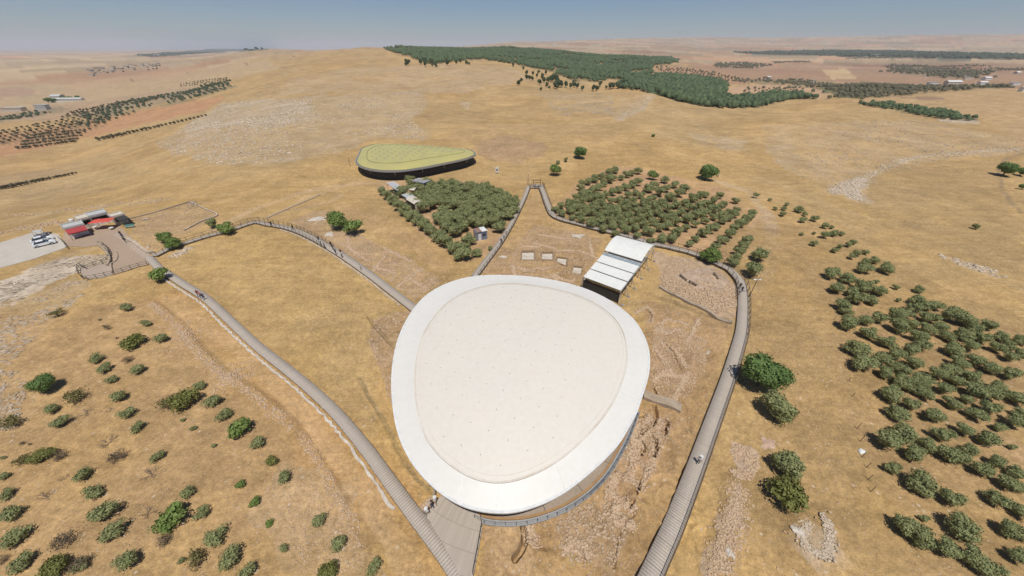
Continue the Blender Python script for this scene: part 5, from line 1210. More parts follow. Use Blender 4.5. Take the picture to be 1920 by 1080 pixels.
# --- shrubs of the lower left slope
SH_ = [(425,60,130,'pale'),(670,65,90,'s'),(290,140,80,'s'),(470,150,100,'d'),(610,140,60,'d'),(335,215,95,'s'),(710,165,85,'s'),(770,242,78,'s'),(1040,80,150,'yellow'),(940,100,120,'pale'),(1190,95,98,'s'),(1125,10,72,'s'),(1265,172,90,'s'),(1335,245,135,'g'),(1445,330,100,'s'),(590,310,140,'d'),(650,400,110,'dd'),(885,405,78,'s'),(830,490,140,'d'),(125,425,90,'pale'),(225,405,115,'y'),(325,405,90,'dd'),(465,510,105,'s'),(520,610,112,'s'),(240,620,130,'d'),(350,520,70,'d'),(20,520,62,'s'),(35,620,80,'s'),(60,730,125,'s'),(580,720,150,'s'),(635,825,140,'s'),(90,865,135,'s'),(350,870,140,'dd'),(925,875,100,'dd'),(815,715,120,'d'),(958,745,160,'g'),(1135,725,88,'s'),(1055,612,92,'s'),(1210,860,125,'s'),(1105,970,135,'pale'),(1290,985,142,'s'),(715,985,135,'s'),(115,1000,120,'s'),(310,1020,150,'y'),(445,1000,130,'dd'),(1385,1055,112,'s'),(1522,435,72,'y'),(1602,522,98,'s'),(1352,562,62,'g'),(1430,665,68,'g'),(1510,785,46,'g'),(1600,922,60,'s'),(1792,770,98,'s'),(1905,890,115,'s'),(1840,1050,130,'y'),(1085,250,42,'s'),(1030,203,30,'s'),(1205,345,36,'s'),(1020,993,42,'s'),(15,415,32,'s'),(15,990,62,'dd'),(125,330,36,'dd'),(165,338,24,'dd')]
SH_ = [(x / 3, y / 3 + 720, d / 3, k) for x, y, d, k in SH_]
SH_ += [(x / 3, y / 3 + 360, d / 3, k) for x, y, d, k in [(750,838,122,'y'),(905,820,78,'s'),(818,738,62,'s'),(712,648,76,'s'),(320,680,76,'pale'),(540,935,80,'s'),(580,995,78,'s'),(775,995,88,'s'),(630,1055,62,'s'),(605,765,40,'dd'),(720,940,60,'dd'),(585,755,28,'dd'),(560,718,24,'dd'),(655,820,22,'dd')]]
SH_ += [(700,1062,34,'s'),(20,790,40,'pale'),(150,1060,30,'s'),(35,1060,34,'s')]
nm_ = {'s': ('shrub', 'grey-green shrub'), 'g': ('bright', 'bright green bush'), 'y': ('yellow', 'yellowish green bush'), 'yellow': ('yellow', 'yellowish sprawling bush'), 'pale': ('pale', 'sparse pale shrub'), 'd': ('twigs', 'leafless bare shrub'), 'dd': ('dry', 'dried brown shrub')}
bands = []
for q in sorted(SH_, key=lambda q: q[1]):
    if bands and q[1] - bands[-1][0][1] < 34: bands[-1].append(q)
    else: bands.append([q])
for r_, row in enumerate(bands):
    cnt_ = {}
    for c_, (x, y, d, k) in enumerate(sorted(row)):
        kd, wd = nm_[k]; adj = 'large ' if d > 44 else ('small ' if d < 24 else '')
        t = plant(kd, x, y, d * .90, 'shrub', f'{adj}{wd}, {nth(c_)} from left, {nth(r_)} band down of the lower left slope', 'shrub', 'shrubs of the lower left slope', hf=.32, squash=.95)
        if k in ('dd', 'pale'):
            o = bpy.data.objects.new('twigs', random.choice(TW)); col.objects.link(o); o.parent = t; s_ = d * scale_at(x, y); o.scale = (s_ * .95, s_ * .95, s_ * .6)
# --- pines loose along the edge of the wood
PN = [(995,287,22),(1013,270,17),(1040,227,18),(1078,233,16),(1100,243,16),(1130,245,18),(1042,255,20),(1058,258,18),(1075,262,18),(1115,283,20),(1155,298,18),(1170,315,15),(1123,318,15),(1140,270,24),(1165,270,24),(1185,265,28),(1208,300,30),(1222,290,30),(1240,295,22),(1265,295,24),(1290,302,22),(1310,298,24),(1330,275,22),(1215,262,30),(1195,252,26),(1305,270,16),(1360,283,18),(1420,287,26),(1440,303,24),(1455,290,22),(1490,308,16),(1515,298,28),(1530,300,22),(1560,300,26),(1580,290,26),(1600,285,26),(362,145,20),(375,150,16),(445,172,20),(470,162,22),(470,180,18),(505,165,22),(530,177,16),(510,180,14),(595,170,22),(645,168,14),(668,162,16),(705,162,16),(717,165,12),(965,188,14),(1025,200,14),(1110,215,14),(1150,222,15)]
for c_, (x, y, d) in enumerate(sorted(PN)):
    plant('pine', x / 3 + 640, y / 3 + 60, d / 3, 'pine_tree', f'dark pine, {nth(c_)} from the left among loose pines before the wood' if c_ < 30 else f'dark pine, {nth(len(PN) - 1 - c_)} from the right among loose pines before the wood', 'pine tree', 'loose pines in front of the wood', hf=.5, squash=1.15)
# --- rows of small trees in the fields at the left
FR = []
for k in range(27): f = k / 26; FR.append((184 + 202 * f ** .95, 260 - 44 * f, 7.5 - 3.5 * f, 'long row below the red field'))
for k in range(21): f = k / 20; FR.append((2 + 140 * f, 352 - 28 * f, 8.5 - 4.0 * f, 'short row at the left edge'))
cl = {}
for x, y, d, w_ in FR:
    i_ = cl.get(w_, 0); cl[w_] = i_ + 1
    plant('far', x, y, d * random.uniform(.9, 1.15), 'orchard_tree', f'small orchard tree, {nth(i_)} from the left, {w_}', 'orchard tree', 'orchard trees in the far fields')
# --- woods and far orchards nobody could count
def blob_wood(name, polys, spacing, size, mat, label, seed, rmax=26000.0, jitter=.5, clear=0.0, hfac=.9, parts=2, rows=None):
    rg = np.random.RandomState(seed); Vs = []; Fs = []; vr = []; nb = 0
    ico = np.array([(0, 0, 1), (.894, 0, .447), (.276, .851, .447), (-.724, .526, .447), (-.724, -.526, .447), (.276, -.851, .447), (.724, .526, -.447), (-.276, .851, -.447), (-.894, 0, -.447), (-.276, -.851, -.447), (.724, -.526, -.447), (0, 0, -1)])
    icf = np.array([(0,1,2),(0,2,3),(0,3,4),(0,4,5),(0,5,1),(1,6,2),(2,7,3),(3,8,4),(4,9,5),(5,10,1),(6,7,2),(7,8,3),(8,9,4),(9,10,5),(10,6,1)])
    RMAX[0] = rmax
    for pts in polys:
        w = PL(dens(pts, 4, True)); x0, y0 = w.min(0); x1, y1 = w.max(0); sp = spacing
        area = (x1 - x0) * (y1 - y0); sp = max(sp, math.sqrt(area / 120000))
        xs, ys = np.meshgrid(np.arange(x0, x1, sp), np.arange(y0, y1, sp)); xs = xs.ravel() + (rg.rand(xs.size) - .5) * sp * jitter * 2; ys = ys.ravel() + (rg.rand(ys.size) - .5) * sp * jitter * 2
        wx = xs + (fbm(xs / 30, ys / 30, 5, 3) - .5) * sp * 5; wy = ys + (fbm(xs / 30, ys / 30, 6, 3) - .5) * sp * 5
        ok = inpoly(wx, wy, [tuple(q) for q in w])
        if clear: ok &= fbm(xs / (sp * 6), ys / (sp * 6), seed, 4) > clear
        xs, ys = xs[ok], ys[ok]; zs = H0(xs, ys)
        for _ in range(parts):
            m = len(xs)
            if m == 0: continue
            s = size * (.7 + .6 * rg.rand(m)) * (1 if _ == 0 else .7); dx = (rg.rand(m) - .5) * size * (.0 if _ == 0 else 1.0); dy = (rg.rand(m) - .5) * size * (.0 if _ == 0 else 1.0)
            jit = .72 + .5 * rg.rand(m, 12, 1); v = ico[None] * jit * s[:, None, None] * .5 * np.array([1, 1, hfac]); v = v + np.stack([xs + dx, ys + dy, zs + s * hfac * (.45 if _ == 0 else .62)], -1)[:, None, :]
            Vs.append(v.reshape(-1, 3)); Fs.append((icf[None] + (nb + np.arange(m) * 12)[:, None, None]).reshape(-1, 3)); nb += m * 12; vr.append(np.repeat(rg.rand(m), 12) * .7 + rg.rand(m * 12) * .3)
    RMAX[0] = 26000.0
    o = newobj(name, np.vstack(Vs), np.vstack(Fs), mat, var=np.concatenate(vr)); tag(o, label, 'wood', None, 'stuff'); print(name, nb // 12); return o
blob_wood('pine_wood', [WOOD1], 6.5, 6.3, M['pine'], 'dark green pine wood covering the crest at the top centre', 3, 2300, clear=.43, hfac=1.1)
blob_wood('pine_wood', [WOOD2], 5.0, 6.0, M['pine'], 'green pine wood curling round the pale field behind the ridge', 4, hfac=1.1)
blob_wood('pine_wood', [WOOD3], 3.6, 3.6, M['pine'], 'long narrow plantation below the golden hill on the right', 5)
blob_wood('far_wood', [WOOD4], 16, 16, M['pine_far'], 'distant wooded crest on the skyline at the left', 6, parts=1, hfac=.6)
blob_wood('far_wood', [[(1370,99),(1500,96),(1620,96),(1750,99),(1930,104),(1930,112),(1780,111),(1600,106),(1440,102)]], 24, 20, M['pine_far'], 'distant bluish belt of trees across the right-hand plain', 7, parts=1, hfac=.6, clear=.3)
blob_wood('orchard', [[(1545,163),(1620,157),(1700,161),(1900,164),(1840,168),(1740,176),(1690,180),(1610,185),(1565,182)]], 7, 4.2, M['farolive'], 'broad dark plantation behind the golden hill', 8, parts=1, clear=.33)
blob_wood('orchard', [[(1672,122),(1720,124),(1850,136),(1840,148),(1800,148),(1740,142),(1665,137)],[(1340,119),(1400,117),(1450,124),(1400,129),(1345,128)]], 15, 7, M['farolive'], 'dotted orchards on the right-hand plain', 9, parts=1, clear=.35)
blob_wood('orchard', [[(110,222),(240,190),(330,170),(420,156),(440,162),(330,195),(190,222)],[(-30,222),(30,215),(90,205),(155,199),(80,215),(-30,234)],[(60,252),(210,215),(260,210),(210,228),(80,262)]], 9, 3.8, M['pine_far'], 'strips of dusty orchard across the left-hand valley', 10, parts=1, clear=.5, jitter=.2)
blob_wood('orchard', [[(1225,126),(1300,130),(1395,148),(1405,158),(1350,150),(1290,143),(1235,136)],[(1400,168),(1500,163),(1540,172),(1500,178),(1420,176)],[(1548,176),(1600,184),(1590,188),(1552,186)]], 16, 4.5, M['farolive'], 'rows of little trees on the pink and pale fields beyond the pine wood', 11, parts=1, jitter=.12)
def px_trees(name, pts, size, mat, label, seed):
    rg = np.random.RandomState(seed); pts = np.array(pts); w = PL(pts); z = H0(w[:, 0], w[:, 1]); Vs = []; Fs = []; vr = []; nb = 0
    cr = []
    for k in range(4):
        cm = VAR['far'][k % len(VAR['far'])][0]; v = np.zeros(len(cm.vertices) * 3); cm.vertices.foreach_get('co', v); cr.append((v.reshape(-1, 3), [tuple(p.vertices) for p in cm.polygons]))
    for (x, y), zz in zip(w, z):
        v, ff = cr[rg.randint(4)]; s = size * rg.uniform(.75, 1.2); x += rg.normal() * .5; y += rg.normal() * .5; an = rg.rand() * 6.28; c_, s_ = math.cos(an), math.sin(an)
        Vs.append((v * s) @ np.array([[c_, s_, 0], [-s_, c_, 0], [0, 0, 1]]) + np.array([x, y, zz + s * .42])); Fs += [tuple(i + nb for i in f) for f in ff]; nb += len(v); vr.append(np.full(len(v), rg.rand() * .6))
    tag(newobj(name, np.vstack(Vs), Fs, mat, var=np.concatenate(vr)), label, 'orchard', None, 'stuff')
q_ = []
for k in range(19):
    f = k / 18
    for j_ in range(5): g = j_ / 4; x = 4 + 200 * f + 3 - 10 * g; y = 255 - 36 * f - 8 + 24 * g * (1 - .35 * f); q_.append((x, y))
for k in range(15):
    f = k / 14
    for j_ in range(5): g = j_ / 4; q_.append((52 + 105 * f + 10 - 26 * g, 262 - 12 * f - 6 + 24 * g))
px_trees('orchard', q_, 3.4, M['farolive'], 'rows of small trees on the red terraced field at the left', 12)
q_ = [(118 + 175 * a_ + 6 * random.random() + 4 * b_, 221 - 34 * a_ - 3.2 * b_ + random.uniform(-.5, .5)) for b_ in range(4) for a_ in [k / 30 for k in range(31)]] + [(340 + 85 * a_, 163 - 9 * a_ - 3 * b_) for b_ in range(3) for a_ in [k / 16 for k in range(17)]]
px_trees('orchard', q_, 3.2, M['farolive'], 'dotted rows of dusty trees beyond the red field at the left', 15)
blob_wood('hedge', [[(1448,116),(1520,114),(1522,117),(1450,119)],[(1590,108),(1690,107),(1690,110),(1592,111)],[(1740,124),(1850,122),(1852,125),(1742,128)],[(1360,151),(1440,147),(1442,151),(1362,155)],[(1840,130),(1925,128),(1925,132),(1842,134)],[(1420,152),(1480,149),(1560,157),(1590,163),(1545,166),(1480,159)]], 12, 4.5, M['farolive'], 'hedges and copses scattered over the right-hand plain', 13, parts=1)
# ------------------------------------------------------------------ stones and ledges of real rock
RS = .78
def rubble(name, polys, n, size, mat, label, seed, flat=.6, long=1.3, along=None, sink=.3, ang=None, spread=.45, patch=0.0):
    rg = np.random.RandomState(seed)
    ico = np.array([(0, 0, 1), (.894, 0, .447), (.276, .851, .447), (-.724, .526, .447), (-.724, -.526, .447), (.276, -.851, .447), (.724, .526, -.447), (-.276, .851, -.447), (-.894, 0, -.447), (-.276, -.851, -.447), (.724, -.526, -.447), (0, 0, -1)])
    icf = np.array([(0,1,2),(0,2,3),(0,3,4),(0,4,5),(0,5,1),(1,6,2),(2,7,3),(3,8,4),(4,9,5),(5,10,1),(6,7,2),(7,8,3),(8,9,4),(9,10,5),(10,6,1)])
    X = []; Y = []
    for poly in polys:
        if along is not None:
            p = smooth_line(PL(poly), .3); k = rg.randint(0, len(p), n); a = p[k] + rg.normal(size=(n, 2)) * along; X.append(a[:, 0]); Y.append(a[:, 1])
        else:
            w = PL(dens(poly, 3, True)); x0, y0 = w.min(0); x1, y1 = w.max(0); xs = x0 + rg.rand(n * 8) * (x1 - x0); ys = y0 + rg.rand(n * 8) * (y1 - y0)
            ok = inpoly(xs, ys, [tuple(q) for q in w])
            if patch: L_ = max(x1 - x0, y1 - y0) * .12; ok &= fbm(xs / L_, ys / L_, seed, 4) > patch * rg.uniform(.85, 1.1, xs.size)
            X.append(xs[ok][:n]); Y.append(ys[ok][:n])
    X = np.concatenate(X); Y = np.concatenate(Y); m = len(X); Z = H(X, Y)
    s = np.minimum(size * np.exp(rg.normal(size=m) * spread), size * 1.9) * RS; jit = .65 + .6 * rg.rand(m, 12, 3); v = ico[None] * jit * s[:, None, None] * .5
    v[:, :, 0] *= long * (.8 + .5 * rg.rand(m))[:, None]; v[:, :, 2] *= flat
    an = rg.rand(m) * 6.283 if ang is None else ang + rg.normal(size=m) * .25; c_, s_ = np.cos(an)[:, None], np.sin(an)[:, None]
    x = v[:, :, 0] * c_ - v[:, :, 1] * s_ + X[:, None]; y = v[:, :, 0] * s_ + v[:, :, 1] * c_ + Y[:, None]; z = v[:, :, 2] + (Z + s * flat * (.5 - sink))[:, None]
    V = np.stack([x, y, z], -1).reshape(-1, 3); Fc = (icf[None] + (np.arange(m) * 12)[:, None, None]).reshape(-1, 3)
    o = newobj(name, V, Fc, mat, var=np.repeat(rg.rand(m), 12)); tag(o, label, 'rubble', None, 'stuff'); return o
def rockmat(name, a, b, c):
    m, nt, bs = nodes(name); at = N(nt, 'ShaderNodeAttribute', attribute_name='var'); tc = N(nt, 'ShaderNodeTexCoord'); n = N(nt, 'ShaderNodeTexNoise', Scale=3.0, Detail=5.0); nt.links.new(tc.outputs['Object'], n.inputs['Vector'])
    k = mix(nt, at.outputs['Fac'], a, b); k = mix(nt, ramp(nt, n.outputs[0], [(.4, 0.0), (.65, .7)]), k, c); nt.links.new(k, bs.inputs['Base Color']); bs.inputs['Roughness'].default_value = .95; return m
RK = rockmat('tan_rubble', (.50, .375, .25), (.37, .26, .16), (.42, .30, .19)); RW = rockmat('pale_rubble', (.62, .52, .40), (.43, .34, .24), (.46, .36, .25)); RG = rockmat('grey_rubble', (.48, .385, .285), (.38, .295, .20), (.43, .34, .24)); RP = rockmat('pinkish_rubble', (.58, .435, .30), (.43, .295, .18), (.47, .335, .21))
rubble('rubble', [DIG[0]], 3400, .24, RP, 'scattered tan stones of the dug ground between left boardwalk and groves', 1, patch=.45)
rubble('rubble', [DIG[1]], 2800, .23, RP, 'scattered stones round the square trenches', 2, patch=.42)
rubble('rubble', [DIG[2]], 700, .22, RP, 'pinkish stones of the small dug corner left of the white roof', 3, patch=.42)
MOUNDP = [(1262,482),(1300,486),(1345,508),(1385,540),(1382,575),(1360,590),(1340,578),(1310,572),(1280,560),(1245,542),(1236,520)]
CLEAR_ = [tuple(q) for q in PL([(1292,508),(1330,503),(1362,528),(1350,546),(1310,543),(1268,522)])]
rubble('rubble', [[(1262,482),(1300,486),(1292,506),(1262,520),(1300,545),(1350,550),(1368,530),(1345,512),(1385,540),(1382,575),(1345,588),(1310,574),(1280,560),(1245,542),(1236,520)]], 4200, .30, RP, 'heaped pinkish rubble of the round mound beside the right boardwalk', 4, sink=.1)
rubble('rubble', [DIG[4]], 1600, .18, RK, 'loose stones on the brown ground right of and below the white roof', 5, patch=.48)
rubble('rubble', [[(1225,600),(1330,640),(1320,700),(1270,760),(1215,740)]], 1500, .24, RP, 'stones in the dug ground right of the white roof', 6, patch=.44)
rubble('rubble', [[(1195,800),(1245,770),(1262,800),(1225,880),(1180,950),(1130,960),(1140,880)],[(1040,970),(1140,930),(1190,980),(1150,1060),(1060,1050)]], 800, .28, RK, 'collapsed wall stones below the terrace of the white roof', 7, patch=.42)
rubble('rubble', [[(284,572),(310,592),(333,612),(352,640),(378,668),(400,690),(420,708),(470,738),(510,772),(548,806)]], 1300, .24, RP, 'line of pinkish stones along the eroded ledge on the left slope', 8, along=.42)
rubble('rubble', [[(335,612),(345,628),(356,645)],[(432,702),(440,712)]], 420, .24, RP, 'wider spill of stones midway along the eroded ledge', 9, along=1.5)
rubble('rubble', [[(562,815),(585,850),(605,880),(630,925),(650,960),(668,985)]], 500, .2, RP, 'thin lower line of stones beside the cart track', 10, along=.35)
rubble('rubble', [HEAP[0]], 1500, .2, RP, 'long strip of broken stone at the bottom right of centre', 11, along=.75)
rubble('rubble', [HEAP[1]], 950, .2, RW, 'horseshoe of pale rubble below the yellowing bush', 12, along=.28)
rubble('rubble', [[(1365,880),(1420,880),(1410,900),(1380,900)],[(1395,860),(1425,850),(1420,880),(1400,885)],[(1370,835),(1410,840),(1410,865),(1375,865)]], 260, .24, RP, 'small stone scatter left of the lopsided tree', 13)
rubble('rubble', [[(-60,590),(70,560),(150,515),(170,535),(125,580),(60,640),(0,700),(-60,780)]], 600, .5, RG, 'flat pale ledges breaking out of the upper left slope', 14, flat=.3, long=1.8, ang=.65, sink=.35, patch=.46)
rubble('rubble', [[(-60,700),(40,695),(50,740),(30,800),(-60,830)]], 450, .42, RG, 'pale boulders at the left edge', 15, flat=.5, patch=.4)
rubble('rubble', [SHELF], 320, .7, RG, 'slabs standing proud of the bare rock shelf', 16, flat=.14, long=2.4, ang=.62, sink=.4, patch=.5)
rubble('rubble', [[(135,488),(150,480),(204,478),(206,492),(186,500),(150,502)]], 120, .7, RG, 'broken slabs at the head of the rock shelf', 17, flat=.4, long=2.0, ang=.5)
rubble('rubble', [ROCKHILL], 5200, .95, RW, 'limestone outcrops striping the far left hillside', 18, flat=.4, long=1.5, patch=.54)
rubble('rubble', [[(415,195),(500,185),(565,188),(600,215),(520,240),(430,235),(345,262),(352,232)]], 3200, 1.2, RW, 'thickest outcrops on the shoulder of the far left hill', 19, flat=.4, long=1.5, patch=.5)
rubble('rubble', [[(1925,278),(1840,284),(1760,290),(1700,298),(1660,315),(1625,335),(1610,350)],[(1612,345),(1600,358),(1608,374)],[(1560,362),(1590,347),(1620,335)]], 520, .7, RW, 'pale rock ledge curving across the right-hand slope', 20, flat=.4, along=1.1)
rubble('rubble', [[(1222,181),(1208,205),(1162,226),(1152,222),(1190,195)]], 260, .9, RW, 'thin pale outcrop below the end of the pine wood', 33, flat=.4, patch=.4)
rubble('rubble', [[(1030,200),(1150,190),(1150,215),(1050,218)],[(560,150),(820,125),(960,140),(860,172),(640,172)]], 900, .8, RG, 'scattered outcrops over the middle of the far slope', 34, flat=.4, patch=.5)
rubble('rubble', [[(1430,235),(1700,225),(1920,260),(1920,285),(1760,300),(1640,330),(1605,380),(1590,365),(1500,330),(1440,290)]], 1600, .7, RG, 'outcrops dotted over the right-hand slope', 21, flat=.4, patch=.5)
rubble('rubble', [[(1740,470),(1880,510),(1890,525),(1800,500)],[(1220,182),(1205,205),(1160,222),(1170,205)],[(862,192),(884,193),(878,205),(868,200)],[(1755,225),(1830,223),(1832,231),(1770,229)]], 70, .8, RW, 'whitish outcrops here and there on the slopes', 22, flat=.35)
rubble('rubble', [[(0,860),(300,640),(560,830),(700,1075),(0,1075)]], 1400, .13, RP, 'small stones strewn over the lower left slope', 23, patch=.45)
rubble('rubble', [[(560,900),(660,940),(700,1075),(560,1075),(520,960)]], 500, .17, RP, 'small stones thick in the bottom middle left', 24)
rubble('rubble', [[(1400,620),(1560,640),(1620,1075),(1420,1075)]], 600, .17, RP, 'small stones strewn right of the boardwalk', 25)
rubble('rubble', [[(262,408),(350,386),(385,402),(330,440),(275,460)]], 450, .32, RK, 'stones inside the fenced plot', 26, patch=.45)
rubble('rubble', [[(325,480),(337,477),(345,470),(352,466)],[(236,446),(252,458),(268,470),(280,478)]], 130, .5, RW, 'pale stones below the left boardwalk start', 27, along=.6)
rubble('rubble', [[(20,405),(180,388),(310,376)],[(-10,440),(60,425),(120,418)]], 260, .6, RK, 'stones along the field edge behind the kiosks', 28, along=2.5)
rubble('rubble', [[(783,955),(800,963),(813,945),(805,932)]], 420, .20, RP, 'heap of small pinkish stones in the corner of the plank plaza', 29)
rubble('rubble', [[(1315,522),(1330,519),(1340,528)],[(1308,531),(1322,538),(1342,538)]], 110, .45, RP, 'low arcs of stones in the clearing of the round mound', 30, along=.3)
rubble('rubble', [[(1060,432),(1082,438),(1096,450),(1080,460),(1050,445)]], 380, .26, RP, 'pinkish stones above the trenches', 31)
rubble('rubble', [[(690,520),(722,482)],[(742,540),(790,505)],[(762,520),(800,540)],[(640,455),(690,490)],[(700,500),(740,512)],[(650,440),(660,470),(700,478)],[(720,465),(770,490)],[(590,420),(620,400)]], 420, .30, RP, 'rows of wall stones in the dug ground right of the left boardwalk', 40, along=.22)
rubble('rubble', [[(985,507),(1030,501)],[(1020,516),(1075,526)],[(1000,456),(1040,466)],[(1105,455),(1112,480)],[(960,500),(1000,510)],[(1045,470),(1075,470)],[(1010,440),(1060,448)],[(980,462),(1010,463)],[(1085,470),(1120,485)],[(960,495),(965,515)],[(1040,515),(1045,530)]], 380, .30, RP, 'rows of wall stones round the trenches', 41, along=.22)
rubble('rubble', [[(1193,587),(1205,580),(1216,577),(1222,590),(1218,606)],[(1240,640),(1270,660),(1288,690)],[(1245,626),(1275,616)],[(1240,702),(1276,706)],[(1225,650),(1260,700)],[(1262,752),(1290,700)],[(1235,620),(1250,600),(1290,610)],[(1290,640),(1310,600)],[(1225,715),(1250,690)]], 380, .28, RP, 'rows of wall stones in the dug ground right of the white roof', 42, along=.22)
rubble('rubble', [[(1195,790),(1180,860)],[(1214,800),(1190,850),(1180,900)],[(1240,790),(1225,860),(1200,920)],[(1140,920),(1186,955)],[(1060,1030),(1090,1025),(1094,1045)],[(990,985),(1000,1015)],[(1145,915),(1160,890),(1195,905)],[(1160,950),(1150,975),(1185,985)],[(1215,780),(1205,830)]], 420, .30, RP, 'rows of wall stones below the terrace', 43, along=.28)
def boulder(px, py, size, mat, label, seed, flat=.5, name='boulder'):
    rg = np.random.RandomState(seed); import bmesh
    bm = bmesh.new(); bmesh.ops.create_icosphere(bm, subdivisions=3, radius=.5)
    for v in bm.verts:
        p = v.co; k = .35 + 1.15 * float(fbm(np.array([p.x * 3.1 + seed]), np.array([p.y * 3.1 + p.z * 1.7]), seed, 3)[0]) + .18 * round(math.sin(math.atan2(p.y, p.x) * 3 + seed)); v.co = Vector((p.x * size * 1.5 * k, p.y * size * k, max(p.z, -.3) * size * flat * k))
    me = bpy.data.meshes.new(name); bm.to_mesh(me); bm.free(); me.materials.append(mat); o = bpy.data.objects.new(name, me); col.objects.link(o)
    q = P(px, py); o.location = (q[0], q[1], q[2] + size * flat * .12); o.rotation_euler = (0, 0, rg.rand() * 3); tag(o, label, 'rock'); return o
boulder(1369, 1038, .7, M['rockwhite'], 'single whitish boulder beside the long strip of broken stone', 3)
boulder(1615, 846, .7, M['white'], 'bright white rock by the line of thin fence stakes', 5)
boulder(944, 482, 1.3, M['rockwhite'], 'flat pale rock right of the straight boardwalk', 6, .3)
boulder(1085, 443, 2.4, M['rockwhite'], 'flat white rock patch above the trenches', 7, .12)
boulder(1497, 996, .9, M['rockwhite'], 'white slab on the left arm of the rubble horseshoe', 8, .3)
boulder(596, 411, 3.6, M['rockwhite'], 'long pale slab left of the bright tree pair', 9, .16)
boulder(618, 440, 2.2, M['rockwhite'], 'pale slab below the bright tree pair', 10, .16)
boulder(1328, 661, .9, M['rock'], 'pale stone at the right of the dug ground', 11)
boulder(272, 412, 1.3, M['rock'], 'rounded pale stone at the upper left of the fenced plot', 12)

# ------------------------------------------------------------------ poles, stakes, gate, benches
def frame_px(a, b):
    """ground frame: origin, unit vector a->b, unit vector away from the camera, length"""
    A = P(*a); B = P(*b); u = (B - A)[:2]; L = float(np.hypot(*u)); u = u / L; n = np.array([-u[1], u[0]])
    if n @ A[:2] < 0: n = -n
    return A, u, n, L
def pole(px, py, h, r, label, head=None, name='pole', cat='pole', mat='darkmetal'):
    q = P(px, py); t = empty(name, tuple(q)); tag(t, label, cat); m = MB(); m.bar((0, 0, -.3), (0, 0, h), r * 1.3, 8, r * .8); m.bar((0, 0, 0), (0, 0, .12), r * 2.4, 8); m.build('shaft', M[mat], t)
    if head == 'lamp':
        m = MB(); m.bar((-.5, 0, h), (.5, 0, h), .05, 6); m.box((-.55, 0, h + .05), (.5, .32, .16), 0, .3, bev=.04); m.box((.55, 0, h + .05), (.5, .32, .16), 0, -.3, bev=.04); m.build('lamp_head', M['white'], t)
    if head == 'cap': m = MB(); m.box((0, 0, h + .1), (.35, .3, .22), .3, bev=.04); m.build('lamp_head', M['white'], t)
    return t
pole(1405, 556, 4.4, .07, 'lamp post with a white head leaning up beside the curved boardwalk', 'lamp', 'lamp_post', 'lamp post')
pole(990, 346, 4.6, .07, 'tall thin pole with a small white head at the lookout', 'cap')
pole(657, 312, 4.2, .08, 'dark pole left of the green-gold shelter')
STK = [(1597,744,.9),(1606,804,1.2),(1612,828,1.2),(1616,857,1.0),(1624,877,1.1),(1627,900,1.1),(1632,922,1.1),(1590,715,.8),(1563,600,1.0),(1580,650,.9)]
for i_, (x, y, h) in enumerate(sorted(STK, key=lambda q: q[1])):
    q = P(x, y); o = MB().bar((0, 0, -.2), (.15, .1, h), .045, 6, .035).bar((.05, .03, h * .35), (.30, -.12, h * .1), .025, 5).build('fence_stake', M['timber']); o.location = tuple(q); tag(o, f'thin wooden fence stake, {nth(i_)} from the top of the line left of the orchard', 'stake', 'thin fence stakes')
A, u, n_, L = frame_px((994, 353), (1019, 353)); an = math.atan2(u[1], u[0])
t = empty('lookout_platform', (A[0] + u[0] * L / 2, A[1] + u[1] * L / 2, A[2]), an); tag(t, 'small lookout deck with tall timber gate frame where two boardwalks meet', 'platform')
m = MB(); m.box((0, .8, .42), (L + .6, 3.4, .12)); m.build('deck', M['plank'] if False else M['wood'], t)
m = MB()
for s in (-1, 1): m.box((s * L * .27, .3, 1.6), (.20, .20, 3.0))
m.box((0, .3, 3.05), (L * .62, .24, .22)); m.box((0, .3, 2.1), (L * .56, .12, .14)); m.build('gate_frame', M['timber'], t)
m = MB(); m.box((0, -.7, 1.2), (L * .7, .06, .10)); m.box((0, -.7, .8), (L * .7, .05, .06))
for s in range(-3, 4): m.box((s * L * .115, -.7, .8), (.06, .06, .9))
for s in (-1, 1):
    for k in range(3): m.box((s * L * .56, k * 1.3 - .6, 1.0), (.08, .08, 1.2))
    m.box((s * L * .56, .7, 1.55), (.07, 2.7, .07))
m.build('railing', M['darkmetal'], t)
m = MB(); m.box((0, .6, 1.0), (L * .45, .5, .06), 0, .5); m.box((0, .6, .7), (.15, .15, .6)); m.build('lectern_panel', M['greyroof'], t)
for i_, (a, b) in enumerate([((1274,517),(1287,527)),((1291,529),(1306,537)),((1338,514),(1346,524))]):
    A, u, n_, L = frame_px(a, b); t = empty('bench', (A[0] + u[0] * L / 2, A[1] + u[1] * L / 2, A[2]), math.atan2(u[1], u[0])); tag(t, ['left bench of the clearing on the round mound', 'middle bench of the clearing on the round mound', 'right bench of the clearing on the round mound, below the tree'][i_], 'bench', 'benches in the mound clearing')
    m = MB()
    for k in (-1, 0, 1): m.box((0, k * .17, .47), (L, .13, .06))
    m.build('seat', M['timber'], t)
    for s in (-.4, 0, .4): m = MB(); m.box((s * L, 0, .2), (.12, .45, .46), bev=.02); m.build('leg', M['darkmetal'], t)

